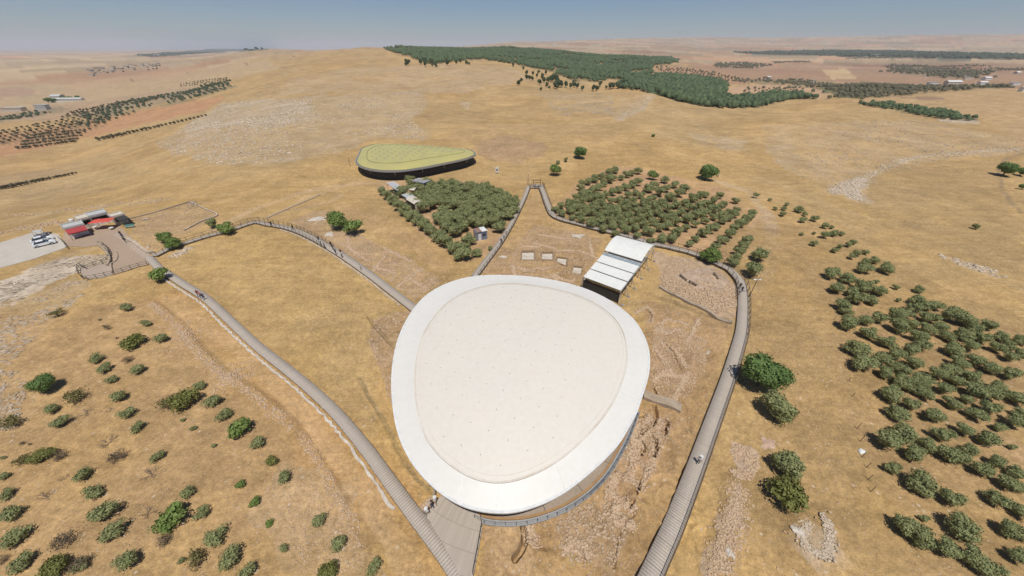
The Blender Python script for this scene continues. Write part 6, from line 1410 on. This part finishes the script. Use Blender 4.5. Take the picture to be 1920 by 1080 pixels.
# ------------------------------------------------------------------ kiosks beside the forecourt
def kiosk(name, a, b, depth, h, wall, roof, label, awn=None, cat='kiosk', open_=True, parapet=True, slope=0.0):
    A, u, n_, L = frame_px(a, b); t = empty(name, (A[0], A[1], A[2]), math.atan2(u[1], u[0])); tag(t, label, cat)
    m = MB(); th_ = .18
    m.box((L / 2, depth - th_ / 2, h / 2 - .2), (L, th_, h + .4)); m.box((th_ / 2, depth / 2 - th_, h / 2 - .2), (th_, depth - 2 * th_ - .002, h + .4)); m.box((L - th_ / 2, depth / 2 - th_, h / 2 - .2), (th_, depth - 2 * th_ - .002, h + .4))
    if open_: m.box((L / 2, th_ / 2, .45), (L - .01, th_, 1.1)); m.box((L / 2, th_ / 2, h - .2), (L - .01, th_, .4))
    else: m.box((L / 2, th_ / 2, h / 2 - .2), (L - .01, th_, h + .4))
    m.build('wall', wall, t)
    r = MB(); r.box((L / 2, depth / 2 - .08, h + .12), (L + .35, depth + .45, .16))
    if parapet:
        for (cx, cy, sx, sy) in ((L / 2, depth + .02, L + .35, .16), (L / 2, -.18, L + .35, .16), (-.1, depth / 2 - .08, .14, depth + .1), (L + .1, depth / 2 - .08, .14, depth + .1)): r.box((cx, cy, h + .36), (sx, sy, .32))
    rf = r.build('roof', roof, t)
    if not open_:
        d = MB(); d.box((L * .7, -.03, 1.0), (.95, .06, 2.1)); d = d.build('door', M['timber'], t); k_ = MB(); k_.box((L * .7 + .36, -.09, 1.0), (.05, .08, .14)); k_.build('handle', M['galv'], d)
        w = MB(); w.box((L * .3, -.03, 1.6), (1.2, .06, .9)); w.build('window', M['glass'], t)
    else:
        MB().box((L / 2, .35, 1.03), (L - .4, .6, .06)).build('counter', M['timber'], t); MB().box((L / 2, depth - .4, 1.2), (L - .5, .35, 1.8)).build('shelf', M['timber'], t)
    if awn:
        mat_, out_, drop, x0, x1 = awn; V = []
        ns = 8
        for k in range(ns + 1):
            x = (x0 + (x1 - x0) * k / ns) * L; V += [(x, -.28, h - .1), (x, -.28 - out_ * .5, h - .1 - drop * .42), (x, -.28 - out_, h - .1 - drop), (x, -.28 - out_, h - .35 - drop)]
        Fc = [(4 * k + q, 4 * k + q + 1, 4 * k + 5 + q, 4 * k + 4 + q) for k in range(ns) for q in range(3)]
        newobj('awning', V, Fc, mat_, t)
        p = MB()
        for f in (x0 + .02, (x0 + x1) / 2, x1 - .02): p.bar((f * L, -.2 - out_, -.1), (f * L, -.2 - out_, h - .15 - drop), .045, 6)
        p.build('awning_post', M['darkmetal'], t)
    return t, L
kiosk('kiosk', (134, 447), (170, 438), 4.0, 2.8, M['white'], M['greyroof'], 'white kiosk with a long faded red awning at the left end of the row', (M['red'], 2.6, .55, 0, 1))
kiosk('kiosk', (160, 429), (180, 424), 4.2, 2.7, M['cream'], M['cream'], 'tan flat-roofed kiosk between the red-awning one and the bright red canopy', None)
kiosk('kiosk', (180, 424), (212, 416), 4.2, 2.9, M['white'], M['greyroof'], 'longest grey-roofed kiosk behind the bright red canopy', None)
kiosk('kiosk', (222, 423), (243, 417), 3.4, 2.6, M['cream'], M['cream'], 'small tan kiosk at the right end of the row', (M['gauze'], 2.8, .4, .1, 1), open_=True)
def canopy(px, py, w, d, h, mat, label, rz=.3, name='canopy', cat='canopy', peak=.5):
    q = P(px, py); t = empty(name, tuple(q), rz); tag(t, label, cat)
    V = []; nx = 9
    for i in range(nx):
        for j in range(nx):
            fx, fy = i / (nx - 1) - .5, j / (nx - 1) - .5; V.append((fx * w, fy * d, h + peak * (1 - max(abs(fx), abs(fy)) * 2) ** .8 + .08 * math.sin(fx * 19)))
    Fc = [(i * nx + j, (i + 1) * nx + j, (i + 1) * nx + j + 1, i * nx + j + 1) for i in range(nx - 1) for j in range(nx - 1)]
    newobj('cloth', V, Fc, mat, t); 
    for sx in (-1, 1):
        for sy in (-1, 1): m = MB(); m.bar((sx * w * .47, sy * d * .47, -.1), (sx * w * .47, sy * d * .47, h), .05, 6); m.build('pole', M['darkmetal'], t)
    return t
canopy(201, 428, 5.2, 3.4, 2.5, M['redbright'], 'bright red canopy in front of the longest kiosk')
def tableset(px, py, mat, label, seed=1, umbrella=None):
    q = P(px, py); t = empty('table', tuple(q), seed); tag(t, label, 'table'); m = MB(); m.bar((0, 0, .72), (0, 0, .77), .6, 14); m.build('tabletop', mat, t); m = MB(); m.bar((0, 0, 0), (0, 0, .72), .06, 6); m.bar((0, 0, 0), (0, 0, .05), .35, 10); m.build('leg', M['darkmetal'], t)
tableset(211, 431, M['white'], 'round white table on the forecourt before the longest kiosk'); tableset(181, 429, M['white'], 'round white table beside the tan kiosk', 2); tableset(150, 447, M['white'], 'round white table under the faded red awning', 3)
q = P(245, 427); t = empty('bench', tuple(q), .4); tag(t, 'teal bench at the right end kiosk', 'bench'); m = MB(); m.box((0, 0, .45), (2.2, .5, .08), bev=.02); m.build('seat', M['teal'], t); m = MB(); m.box((0, .25, .8), (2.2, .07, .5), bev=.02); m.build('backrest', M['teal'], t)
for s in (-.9, .9): m = MB(); m.box((s, 0, .2), (.08, .45, .42)); m.build('leg', M['darkmetal'], t)
for i_, (x, y) in enumerate([(140, 421), (229, 409)]):
    q = P(x, y); t = empty('water_tank', tuple(q)); tag(t, ['small white tank behind the red-awning kiosk', 'pale tank behind the right end kiosk'][i_], 'tank', None); m = MB(); m.bar((0, 0, -.1), (0, 0, 1.7), .6, 14); m.bar((0, 0, 1.7), (0, 0, 1.95), .6, 14, .2); m.build('body', M['white'], t); m = MB(); m.bar((0, 0, 1.95), (0, 0, 2.05), .2, 10); m.build('cap', M['greyroof'], t)
def gatebar(a, b, label):
    A, u, n_, L = frame_px(a, b); t = empty('barrier', tuple(A), math.atan2(u[1], u[0])); tag(t, label, 'barrier'); m = MB(); m.bar((0, 0, 1.0), (L, 0, 1.0), .05, 6); m.bar((0, 0, .5), (L, 0, .5), .04, 6); m.build('rail', M['darkmetal'], t)
    for f in (0, .5, 1): m = MB(); m.bar((f * L, 0, -.2), (f * L, 0, 1.05), .06, 6); m.build('post', M['darkmetal'], t)
gatebar((113, 449), (123, 459), 'dark barrier between parking area and forecourt'); gatebar((123, 459), (129, 468), 'lower thin barrier between parking area and forecourt')
# railing round the rounded pavement end and the rock shelf head
def railing(pts, label, post=1.6, h=1.0, lift=.15):
    p = smooth_line(PL(pts), post); z = H0(p[:, 0], p[:, 1]) + lift; t = empty('railing', (p[0][0], p[0][1], z[0])); tag(t, label, 'railing'); m = MB()
    loc = [(p[k][0] - p[0][0], p[k][1] - p[0][1], z[k] - z[0]) for k in range(len(p))]
    for k in range(len(p) - 1):
        for hh in (h, h * .5): m.bar((loc[k][0], loc[k][1], loc[k][2] + hh), (loc[k + 1][0], loc[k + 1][1], loc[k + 1][2] + hh), .045, 5)
    m.build('handrail', M['darkmetal'], t); f = None
    for k in range(len(p)):
        if f is None: f = MB().bar((0, 0, -.3), (0, 0, h + .03), .06, 6).box((0, 0, h + .04), (.13, .13, .03)).build('post', M['darkmetal'], t); o = f
        else: o = f.copy(); col.objects.link(o); o.parent = t
        o.location = loc[k]
railing([(149,508),(151,517),(160,525),(175,524),(195,520),(213,516),(235,510),(255,503),(278,498)], 'railing along the lower rim of the rounded pavement')
railing([(149,508),(152,500),(162,506),(178,500),(195,495),(204,489),(209,480),(205,470),(196,461),(188,460)], 'railing curving round the head of the rock shelf')
# cars
def car(a, b, label, L=4.4, W_=1.8):
    A = P(*a); B = P(*b); u = (B - A)[:2]; u /= np.hypot(*u); c = (A + B) / 2; t = empty('parked_car', (c[0], c[1], float(c[2]) + .1), math.atan2(u[1], u[0])); tag(t, label, 'car', 'cars parked side by side')
    lo = [(-2.2, .35), (-2.18, .72), (-1.9, .88), (-1.2, .92), (.95, .94), (1.75, .86), (2.15, .66), (2.2, .35)]
    up = [(-1.75, .90), (-1.35, 1.38), (-.6, 1.46), (.35, 1.42), (1.05, .94)]
    def prof(pts, w0, w1, zb=None):
        V = []; n = len(pts); zmin, zmax = min(p[1] for p in pts), max(p[1] for p in pts)
        for s in (-1, 1):
            for x, z in pts: w = w0 + (w1 - w0) * (z - zmin) / (zmax - zmin); V.append((x, s * w, z))
        return V, [tuple(range(n))[::-1] if False else tuple(range(n)), tuple(range(n, 2 * n))[::-1]] + [(k, k + n, (k + 1) % n + n, (k + 1) % n) for k in range(n)]
    m = MB(); m.add(*prof(lo, .90, .84)); m.box((0, 0, .42), (4.3, 1.7, .3)); body = m.build('body', M['carwhite'], t)
    m = MB(); m.add(*prof(up, .80, .62)); m.build('windows', M['glass'], t)
    m = MB(); m.box((-.45, 0, 1.455), (1.35, 1.22, .05), bev=.02); m.build('roof', M['carwhite'], t)
    for x in (-1.35, 1.35):
        for s in (-1, 1):
            w = MB().bar((x, s * .72, .33), (x, s * .93, .33), .33, 14).build('wheel', M['tyre'], t); MB().bar((x, s * .92, .33), (x, s * .945, .33), .2, 10).build('rim', M['galv'], w)
    for s in (-1, 1): MB().box((2.14, s * .62, .66), (.12, .32, .14), bev=.03).build('headlight', M['greyroof'], t); MB().box((-2.16, s * .66, .72), (.08, .26, .14)).build('tail_light', M['red'], t); MB().box((.75, s * .98, .98), (.14, .2, .12), bev=.03).build('mirror', M['carwhite'], t)
    return t
M['carwhite'] = worn('white_car_paint', (.78, .79, .80), (.74, .75, .76), 1, .25, 0)
car((68,464), (103,456), 'white car parked nearer the camera of the two in the parking area'); car((65,457), (98,449), 'white car parked behind the other in the parking area')
q = P(80, 444); t = empty('utility_cart', tuple(q), .5); tag(t, 'grey utility cart with roof frame parked behind the white cars', 'cart')
m = MB(); m.box((0, 0, .6), (2.6, 1.3, .45), bev=.1); m.box((.9, 0, .95), (.7, 1.2, .35), bev=.1); m.build('body', M['greycloth'], t); m = MB(); m.box((-.1, 0, 1.95), (1.9, 1.35, .08), bev=.03); m.build('roof', M['greyroof'], t)
m = MB()
for x in (-.95, .7):
    for y in (-.55, .55): m.bar((x, y, .8), (x, y, 1.93), .035, 5)
m.build('roof_frame', M['darkmetal'], t)
for x in (-.85, .85):
    for y in (-.65, .65): MB().bar((x, y - .1, .3), (x, y + .1, .3), .3, 12).build('wheel', M['tyre'], t)
q = P(90, 440); t = empty('motorcycle', tuple(q), .7); tag(t, 'grey motorcycle beside the utility cart', 'motorcycle')
MB().box((0, 0, .62), (.9, .28, .32), bev=.08).box((-.3, 0, .85), (.7, .26, .1), bev=.04).build('body', M['greycloth'], t)
for x in (-.62, .68): MB().bar((x, -.06, .31), (x, .06, .31), .31, 14).build('wheel', M['tyre'], t)
MB().bar((.66, 0, .31), (.42, 0, 1.0), .04, 6).bar((.42, -.35, 1.05), (.42, .35, 1.05), .025, 6).build('handlebar', M['galv'], t)

# ------------------------------------------------------------------ sheds in the triangular grove
def shed(a, b, depth, h, label, kind, mat, name='shed', cat='shed'):
    A, u, n_, L = frame_px(a, b); t = empty(name, tuple(A), math.atan2(u[1], u[0])); tag(t, label, cat); sg = 1.0 if (np.array([-u[1], u[0]]) @ n_) > 0 else -1.0
    m = MB()
    for x in (0, L / 2, L):
        for y in (0, depth * sg): m.bar((x, y, -.2), (x, y, h), .06, 6)
    m.build('frame', M['galv'], t)
    if kind == 'slat':
        k = 0.0; mb1 = MB()
        while k < L: mb1.box((k, depth * sg / 2, h + .05), (.30, depth + .4, .06)); k += .62
        mb1.build('roof_slats', mat, t); MB().box((L / 2, depth * sg / 2, h - .25), (L, depth, .03)).build('shade_net', M['blueglass'], t)
    else:
        V = []; ns = 8
        for k in range(ns + 1):
            f = k / ns; y = depth * sg * (f * 1.16 - .08)
            for x in (-.2, L * .33, L * .66, L + .2): V.append((x, y, h + .55 * math.sin(math.pi * f) + .05 * math.sin(x * 3 + f * 9)))
        Fc = [(4 * k + q, 4 * k + q + 1, 4 * k + 5 + q, 4 * k + 4 + q) for k in range(ns) for q in range(3)]; newobj('roof', V, Fc, mat, t)
        MB().box((L / 2, depth * sg - .05 * sg, h / 2), (L, .05, h)).box((L, depth * sg / 2, h / 2), (.05, depth - .2, h)).build('wall', mat, t)
shed((729,359), (748,373), 2.6, 3.2, 'slatted striped roof at the left corner of the triangular grove', 'slat', M['white'])
shed((757,382), (766,388), 2.6, 3.2, 'short striped roof next to the cream tarpaulin in the triangular grove', 'slat', M['white'])
shed((765,389), (780,399), 3.0, 3.0, 'cream tarpaulin shed below the striped roofs in the triangular grove', 'tarp', M['cream'])
shed((776,356), (797,361), 3.5, 3.6, 'grey ribbed shed among the top trees of the triangular grove', 'slat', M['greyroof'])
shed((766,367), (778,369), 2.5, 2.4, 'low cream cover below the grey ribbed shed', 'tarp', M['cream'])
A, u, n_, L = frame_px((894, 452), (914, 448)); t = empty('site_cabin', tuple(A), math.atan2(u[1], u[0])); tag(t, 'small whitish blue site cabin with brown roof among the olives by the boardwalk', 'cabin')
MB().box((L / 2, 1.3, 1.15), (L, 2.6, 2.7), bev=.04).build('wall', M['blueglass'], t); MB().box((L / 2 - .7, 1.3, 2.6), (L * .5, 2.9, .14)).build('roof', worn('brown_roof', (.27, .17, .13), (.21, .13, .10), 2, .8), t); MB().box((L * .78, 1.3, 2.62), (L * .5, 2.9, .12)).build('roof', M['white'], t)
d = MB().box((L * .3, -.03, 1.0), (.9, .06, 2.0)).build('door', M['white'], t); MB().box((L * .3 + .33, -.08, 1.0), (.05, .06, .14)).build('handle', M['darkmetal'], d); w = MB().box((L * .7, -.03, 1.5), (1.0, .05, .8)).build('window', M['glass'], t)
# white board by the slope track, white bin on the ridge, frame in the plot
q = P(932, 326); t = empty('information_board', tuple(q), .1); tag(t, 'white information board with a dark emblem standing on the bare slope', 'sign'); MB().box((0, 0, 1.75), (1.5, .12, 2.2), bev=.03).build('panel', M['white'], t); MB().bar((0, -.07, 1.7), (0, -.09, 1.7), .36, 14).build('emblem', M['dark'], t)
for s in (-.55, .55): MB().box((s, 0, .35), (.1, .1, .9)).build('leg', M['galv'], t)
q = P(1346, 332); t = empty('information_board', tuple(q), .6); tag(t, 'small tilted white panel on the ridge right of the dark round tree', 'sign'); MB().box((0, 0, .95), (1.3, .1, 1.2), 0, .6, bev=.03).build('panel', M['white'], t)
for s in (-.45, .45): MB().bar((s, 0, -.1), (s, .1, .95), .05, 6).build('leg', M['darkmetal'], t)
A, u, n_, L = frame_px((355, 392), (367, 391)); t = empty('steel_frame', tuple(A), math.atan2(u[1], u[0])); tag(t, 'pale tubular steel frame standing inside the fenced plot', 'frame'); m = MB(); 
for x in (0, L):
    for y in (0, 2.2): m.bar((x, y, -.1), (x * .9 + L * .05, y, 1.8), .06, 6)
m.build('upright', M['galv'], t); m = MB()
for y in (0, 2.2): m.bar((L * .05, y, 1.8), (L * .95, y, 1.8), .06, 6); m.bar((0, y, 0), (L, y, 1.7), .04, 6)
for x in (.05, .95): m.bar((L * x, 0, 1.8), (L * x, 2.2, 1.8), .06, 6)
m.build('crossbar', M['galv'], t)

# ------------------------------------------------------------------ far farms and the village
def house(px, py, w, d, h, rz, wall, roof, label, group=None, gable=True, name='house', cat='house', win=True):
    q = P(px, py); t = empty(name, tuple(q), rz); tag(t, label, cat, group)
    m = MB(); m.box((0, 0, h / 2 - 1), (w, d, h + 2))
    if gable: m.add([(-w / 2, -d / 2, h), (w / 2, -d / 2, h), (w / 2, d / 2, h), (-w / 2, d / 2, h), (-w / 2, 0, h + d * .22), (w / 2, 0, h + d * .22)], [(0, 3, 4), (1, 5, 2), (0, 4, 5, 1), (3, 2, 5, 4)])
    m.build('wall', wall, t); r = MB()
    if gable:
        e = .5
        for s in (-1, 1):
            y0, z0, z1 = s * (d / 2 + e), h - e * .44 + .1, h + d * .22 + .1
            V = [(-w / 2 - e, y0, z0), (w / 2 + e, y0, z0), (w / 2 + e, 0, z1), (-w / 2 - e, 0, z1)]; V += [(a, b, c + .25) for a, b, c in V]
            r.add(V, [(0, 1, 2, 3), (7, 6, 5, 4), (0, 4, 5, 1), (1, 5, 6, 2), (2, 6, 7, 3), (3, 7, 4, 0)])
    else:
        r.box((0, 0, h + .2), (w + .6, d + .6, .4))
        for (cx, cy, sx, sy) in ((0, d / 2, w + .5, .4), (0, -d / 2, w + .5, .4)): r.box((cx, cy, h + .65), (sx, sy, .5))
    r.build('roof', roof, t)
    if win:
        m = MB(); k = -w / 2 + 1.5
        while k < w / 2 - 1: m.box((k, -d / 2 - .03, h * .55), (1.1, .06, 1.2)); k += 3.2
        m.build('windows', M['glass'], t)
    return t
LW, GRY, CRM = M['white'], M['greyroof'], M['cream']
rg_ = random.Random(5)
vil = []
for i_ in range(32):
    f = rg_.random(); vil.append((170 + 125 * f + rg_.uniform(-4, 4), 135 - 14 * f + rg_.uniform(-6, 8) * (1 - f * .6)))
for i_, (x, y) in enumerate(sorted(vil)):
    plant('far', x + 3, y + 1, 3.2, 'tree', f'tiny tree beside the {nth(i_)} house from the left of the distant village', 'tree', 'trees of the distant village') if i_ % 2 else None
    house(x, y, rg_.uniform(9, 16), rg_.uniform(8, 11), rg_.uniform(3, 5), rg_.uniform(-.4, .4), rg_.choice([LW, CRM, CRM, M['kerbstone']]), rg_.choice([GRY, CRM, M['kerbstone']]), f'tiny house, {nth(i_) if i_ < 30 else nth(31 - i_)} from the {"left" if i_ < 30 else "right"} in the distant village', 'houses of the distant village', gable=False, win=False)
house(128, 190, 52, 9, 4, .12, LW, GRY, 'long white farm shed in front of the dark trees at the far left', gable=True, name='farm_shed', cat='shed')
house(113, 189, 16, 12, 8, .1, CRM, GRY, 'pale farmhouse between the dark trees at the far left', name='farmhouse', cat='house')
house(28, 207, 26, 10, 4, .15, CRM, CRM, 'low tan walls beside the road at the far left', gable=False, name='farmhouse', cat='house'); house(83, 206, 14, 9, 7, .2, M['greyroof'], GRY, 'grey farm building right of the low tan walls', gable=False, name='farmhouse', cat='house')
for i_, (x, y, d) in enumerate([(88,188,8),(94,187,8),(100,188,7),(105,186,6),(118,184,7),(124,185,6),(131,184,7),(138,185,6),(146,182,6)]): plant('deep', x, y, d * 1.2, 'tree', f'dark tree, {nth(i_)} from the left round the white farm shed', 'tree', 'trees round the far left farm', hf=.5)
for i_, (x, y, w, d, l) in enumerate([(1785,158,60,18,'broad white shed, largest below the striped orchard on the right plain'),(1747,159,44,12,'low white shed left of the largest one on the right plain'),(1848,150,40,16,'grey-roofed barn below the striped orchard'),(1813,149,36,10,'cream shed just left of the grey-roofed barn'),(1840,159,34,12,'white shed right of the largest one on the right plain'),(1901,160,40,12,'white shed near the right edge beside the road'),(1906,139,24,18,'pale house among trees at the right edge'),(1658,116,20,12,'tiny white house under the wooded belt'),(1440,148,22,10,'white hut left of the pale triangular field'),(1525,154,18,9,'tiny white hut by the far copses'),(1914,172,10,9,'cream building on the golden hill at the right edge')]): house(x, y, w * .42, d * .5, 4, .1 * (i_ % 3), LW if i_ % 3 else CRM, GRY if i_ % 2 else LW, l, gable=i_ % 2 == 0, name='farm_building', cat='building', win=False)
for i_, (x, y, s) in enumerate([(1620,99,1),(1600,102,1),(1628,101,1),(1660,97,1),(1672,94,1),(1640,105,1),(1560,101,.8),(1795,100,1),(1860,101,1),(1445,76,1.5),(1040,84,1.2),(295,104,1.3)]): house(x, y, 40 * s, 24, 8, .2 * (i_ % 4), LW, GRY, ['white building in the distant wooded belt, ' + nth([6, 4, 7, 9, 10, 8, 2, 11, 12][i_] - 2 if i_ < 9 else 0) + ' counted from the left', ['', 'tiny white building on the hazy hills right of the pine wood', 'tiny white building on the hills behind the pine wood', 'tiny white building under the wooded crest at the left'][max(0, i_ - 8)]][i_ > 8], ['buildings in the distant wooded belt', 'lone buildings on the hazy hills'][i_ > 8], gable=False, name='farm_building', cat='building', win=False)

# ------------------------------------------------------------------ people
def person_mesh(seed, top, legs, hat=None, stride=.0, skirt=False):
    """one continuous body grown from a skeleton; clothes are colour zones of the same surface"""
    J = {'pelvis': (0, 0, .95), 'waist': (0, 0, 1.10), 'chest': (0, .0, 1.33), 'neck': (0, 0, 1.49), 'head0': (0, .01, 1.58), 'head1': (0, .01, 1.72)}
    E = [('pelvis', 'waist'), ('waist', 'chest'), ('chest', 'neck'), ('neck', 'head0'), ('head0', 'head1')]; Rd = dict(pelvis=(.16, .12), waist=(.135, .10), chest=(.18, .12), neck=(.055, .055), head0=(.078, .092), head1=(.082, .095))
    for s, n in ((-1, 'l'), (1, 'r')):
        st = stride * s
        J['hip' + n] = (s * .10, 0, .88); J['knee' + n] = (s * .105, st * .5, .50); J['ankle' + n] = (s * .11, st - .03, .09); J['toe' + n] = (s * .12, st + .14, .04)
        J['sh' + n] = (s * .19, 0, 1.42); J['elb' + n] = (s * .25, -st * .25, 1.14); J['wri' + n] = (s * .27, -st * .5 + .08, .90); J['hand' + n] = (s * .27, -st * .55 + .11, .80)
        E += [('pelvis', 'hip' + n), ('hip' + n, 'knee' + n), ('knee' + n, 'ankle' + n), ('ankle' + n, 'toe' + n), ('chest', 'sh' + n), ('sh' + n, 'elb' + n), ('elb' + n, 'wri' + n), ('wri' + n, 'hand' + n)]
        Rd.update({'hip' + n: (.10, .10), 'knee' + n: (.065, .065), 'ankle' + n: (.045, .045), 'toe' + n: (.045, .035), 'sh' + n: (.065, .065), 'elb' + n: (.045, .045), 'wri' + n: (.032, .032), 'hand' + n: (.045, .025)})
    ks = list(J); me = bpy.data.meshes.new('person'); me.from_pydata([J[k] for k in ks], [(ks.index(a), ks.index(b)) for a, b in E], []); ob = bpy.data.objects.new('tmp', me); col.objects.link(ob)
    md = ob.modifiers.new('s', 'SKIN'); 
    for i, k in enumerate(ks): me.skin_vertices[0].data[i].radius = Rd[k]
    me.skin_vertices[0].data[0].use_root = True; sb = ob.modifiers.new('u', 'SUBSURF'); sb.levels = 1
    dg = bpy.context.evaluated_depsgraph_get(); out = bpy.data.meshes.new_from_object(ob.evaluated_get(dg)); bpy.data.objects.remove(ob)
    for m_ in (M['skin'], top, legs, M['black'], M['hairmat']): out.materials.append(m_)
    for p in out.polygons:
        x, y, z = p.center; i = 0
        if z < .10: i = 3
        elif z < .97 and abs(x) < .22: i = 2
        elif z < 1.47 and not (abs(x) > .2 and z < 1.12): i = 1
        elif z > 1.66 or (z > 1.55 and y < -.02): i = 4
        p.material_index = i
    out.polygons.foreach_set('use_smooth', [True] * len(out.polygons)); out.name = 'person'; return out
PM = [person_mesh(1, M['maroon'], M['black'], stride=.22), person_mesh(2, M['navy'], M['denim'], stride=.18), person_mesh(3, M['whitecloth'], M['beige'], stride=.20), person_mesh(4, M['black'], M['black'], stride=.12), person_mesh(5, M['pinkcloth'], M['navy'], stride=.2), person_mesh(6, M['whitecloth'], M['navy'], stride=.1)]
PPL = [(374,556,0,'long',.5,'person in maroon top, left one of three on the long boardwalk'),(379,559,4,'long',.3,'person in pink top, middle one of three on the long boardwalk'),(384,562,1,'long',.8,'person in navy, right one of three on the long boardwalk'),
 (509,425,3,'left',1,'person in black near the highest bend of the left boardwalk'),(550,431,3,'left',1,'dark-clothed person on the left boardwalk, second from its bend'),(598,453,1,'left',1,'person in navy before the widened part of the left boardwalk'),(602,459,5,'left',1,'person in white top stepping onto the widened part'),(603,467,3,'left',2,'person in black leaning at the outer railing of the widened part'),(622,463,3,'left',1,'person in black on the inner side of the widened part'),(625,468,3,'left',2,'second person in black close behind on the inner side'),(628,478,1,'left',1,'person in navy at the lower end of the widened part'),(640,477,0,'left',1,'person in maroon just below the widened part'),(642,483,5,'left',1,'person in white just below the widened part'),(677,506,2,'left',1,'lone person in white and beige on the lower left boardwalk'),
 (949,439,2,'lookout',3,'person in white on the straight boardwalk, uppermost of three'),(945,447,5,'lookout',3,'person in white and navy, middle of three on the straight boardwalk'),(940,457,3,'lookout',3,'person in black, lowest of three on the straight boardwalk'),
 (1308,869,5,'right',2.5,'person in white sun hat alone on the right boardwalk'),(1386,541,3,'right',2.5,'person in black at the bend by the rubble mound'),(1389,548,1,'right',2.5,'person in navy just below the black-clothed one at the bend'),
 (229,443,3,None,1,'person in black, uppermost of three by the access path'),(233,448,1,None,1,'person in navy, middle of three by the access path'),(237,455,3,None,1,'person in black, lowest of three by the access path'),
 (818,945,2,'plaza',1,'person in white hat, uppermost at the plaza barrier'),(811,952,1,'plaza',2,'person in navy between the two at the plaza barrier'),(802,966,2,'plaza',0,'person in white hat, lowest at the plaza barrier'),(1003,352,1,'deck',1,'person in navy on the lookout deck')]
for x, y, mi_, on, rz, lb in PPL:
    lf = dict(long=.5, left=.4, lookout=.4, right=.55, plaza=.55, deck=.48).get(on, .15); q = P(x, y, lift=lf); o = bpy.data.objects.new('person', PM[mi_]); col.objects.link(o)
    zz = q[2] if on in W or on is None else q[2]
    if on in W:
        p_, zp_, _t = W[on]; k = int(np.argmin(np.hypot(p_[:, 0] - q[0], p_[:, 1] - q[1]))); zz = zp_[k]
        d_ = math.hypot(p_[k][0] - q[0], p_[k][1] - q[1])
        if d_ > 1.0: q = (p_[k][0] + (q[0] - p_[k][0]) / d_ * .9, p_[k][1] + (q[1] - p_[k][1]) / d_ * .9, zz)
    elif on == 'plaza': zz = .56; q = (*P(x, y, .56)[:2], .56)
    o.location = (q[0], q[1], zz); o.rotation_euler = (0, 0, rz); s_ = random.uniform(.96, 1.06); o.scale = (s_, s_, s_); tag(o, lb, 'person')
    if 'hat' in lb: h = MB(); h.bar((0, .01, 1.74), (0, .01, 1.76), .20, 14); h.bar((0, .01, 1.76), (0, .01, 1.85), .11, 12, .09); h.build('hat', M['white'], o)
# ------------------------------------------------------------------ the air
hz = MB(); hz.box((0, 0, 0), (56000, 56000, 2)); 
zlo = float(GZ.min()) - 3; zhi = max(float(GZ.max()), CAM_H) + 40
V = [(x, y, z) for z in (zlo, zhi) for (x, y) in ((-28000, -28000), (28000, -28000), (28000, 28000), (-28000, 28000))]
haze = newobj('haze', V, [(0, 3, 2, 1), (4, 5, 6, 7), (0, 1, 5, 4), (1, 2, 6, 5), (2, 3, 7, 6), (3, 0, 4, 7)], None) if False else None
hm = bpy.data.materials.new('hazy_air'); hm.use_nodes = True; hn = hm.node_tree; hn.nodes.clear()
ho = hn.nodes.new('ShaderNodeOutputMaterial'); hv = hn.nodes.new('ShaderNodeVolumePrincipled')
hv.inputs['Density'].default_value = HAZE; hv.inputs['Color'].default_value = (.74, .81, .93, 1); hv.inputs['Anisotropy'].default_value = 0.0
hn.links.new(hv.outputs[0], ho.inputs['Volume'])
haze = newobj('haze', V, [(0, 3, 2, 1), (4, 5, 6, 7), (0, 1, 5, 4), (1, 2, 6, 5), (2, 3, 7, 6), (3, 0, 4, 7)], hm)
haze['kind'] = 'stuff'
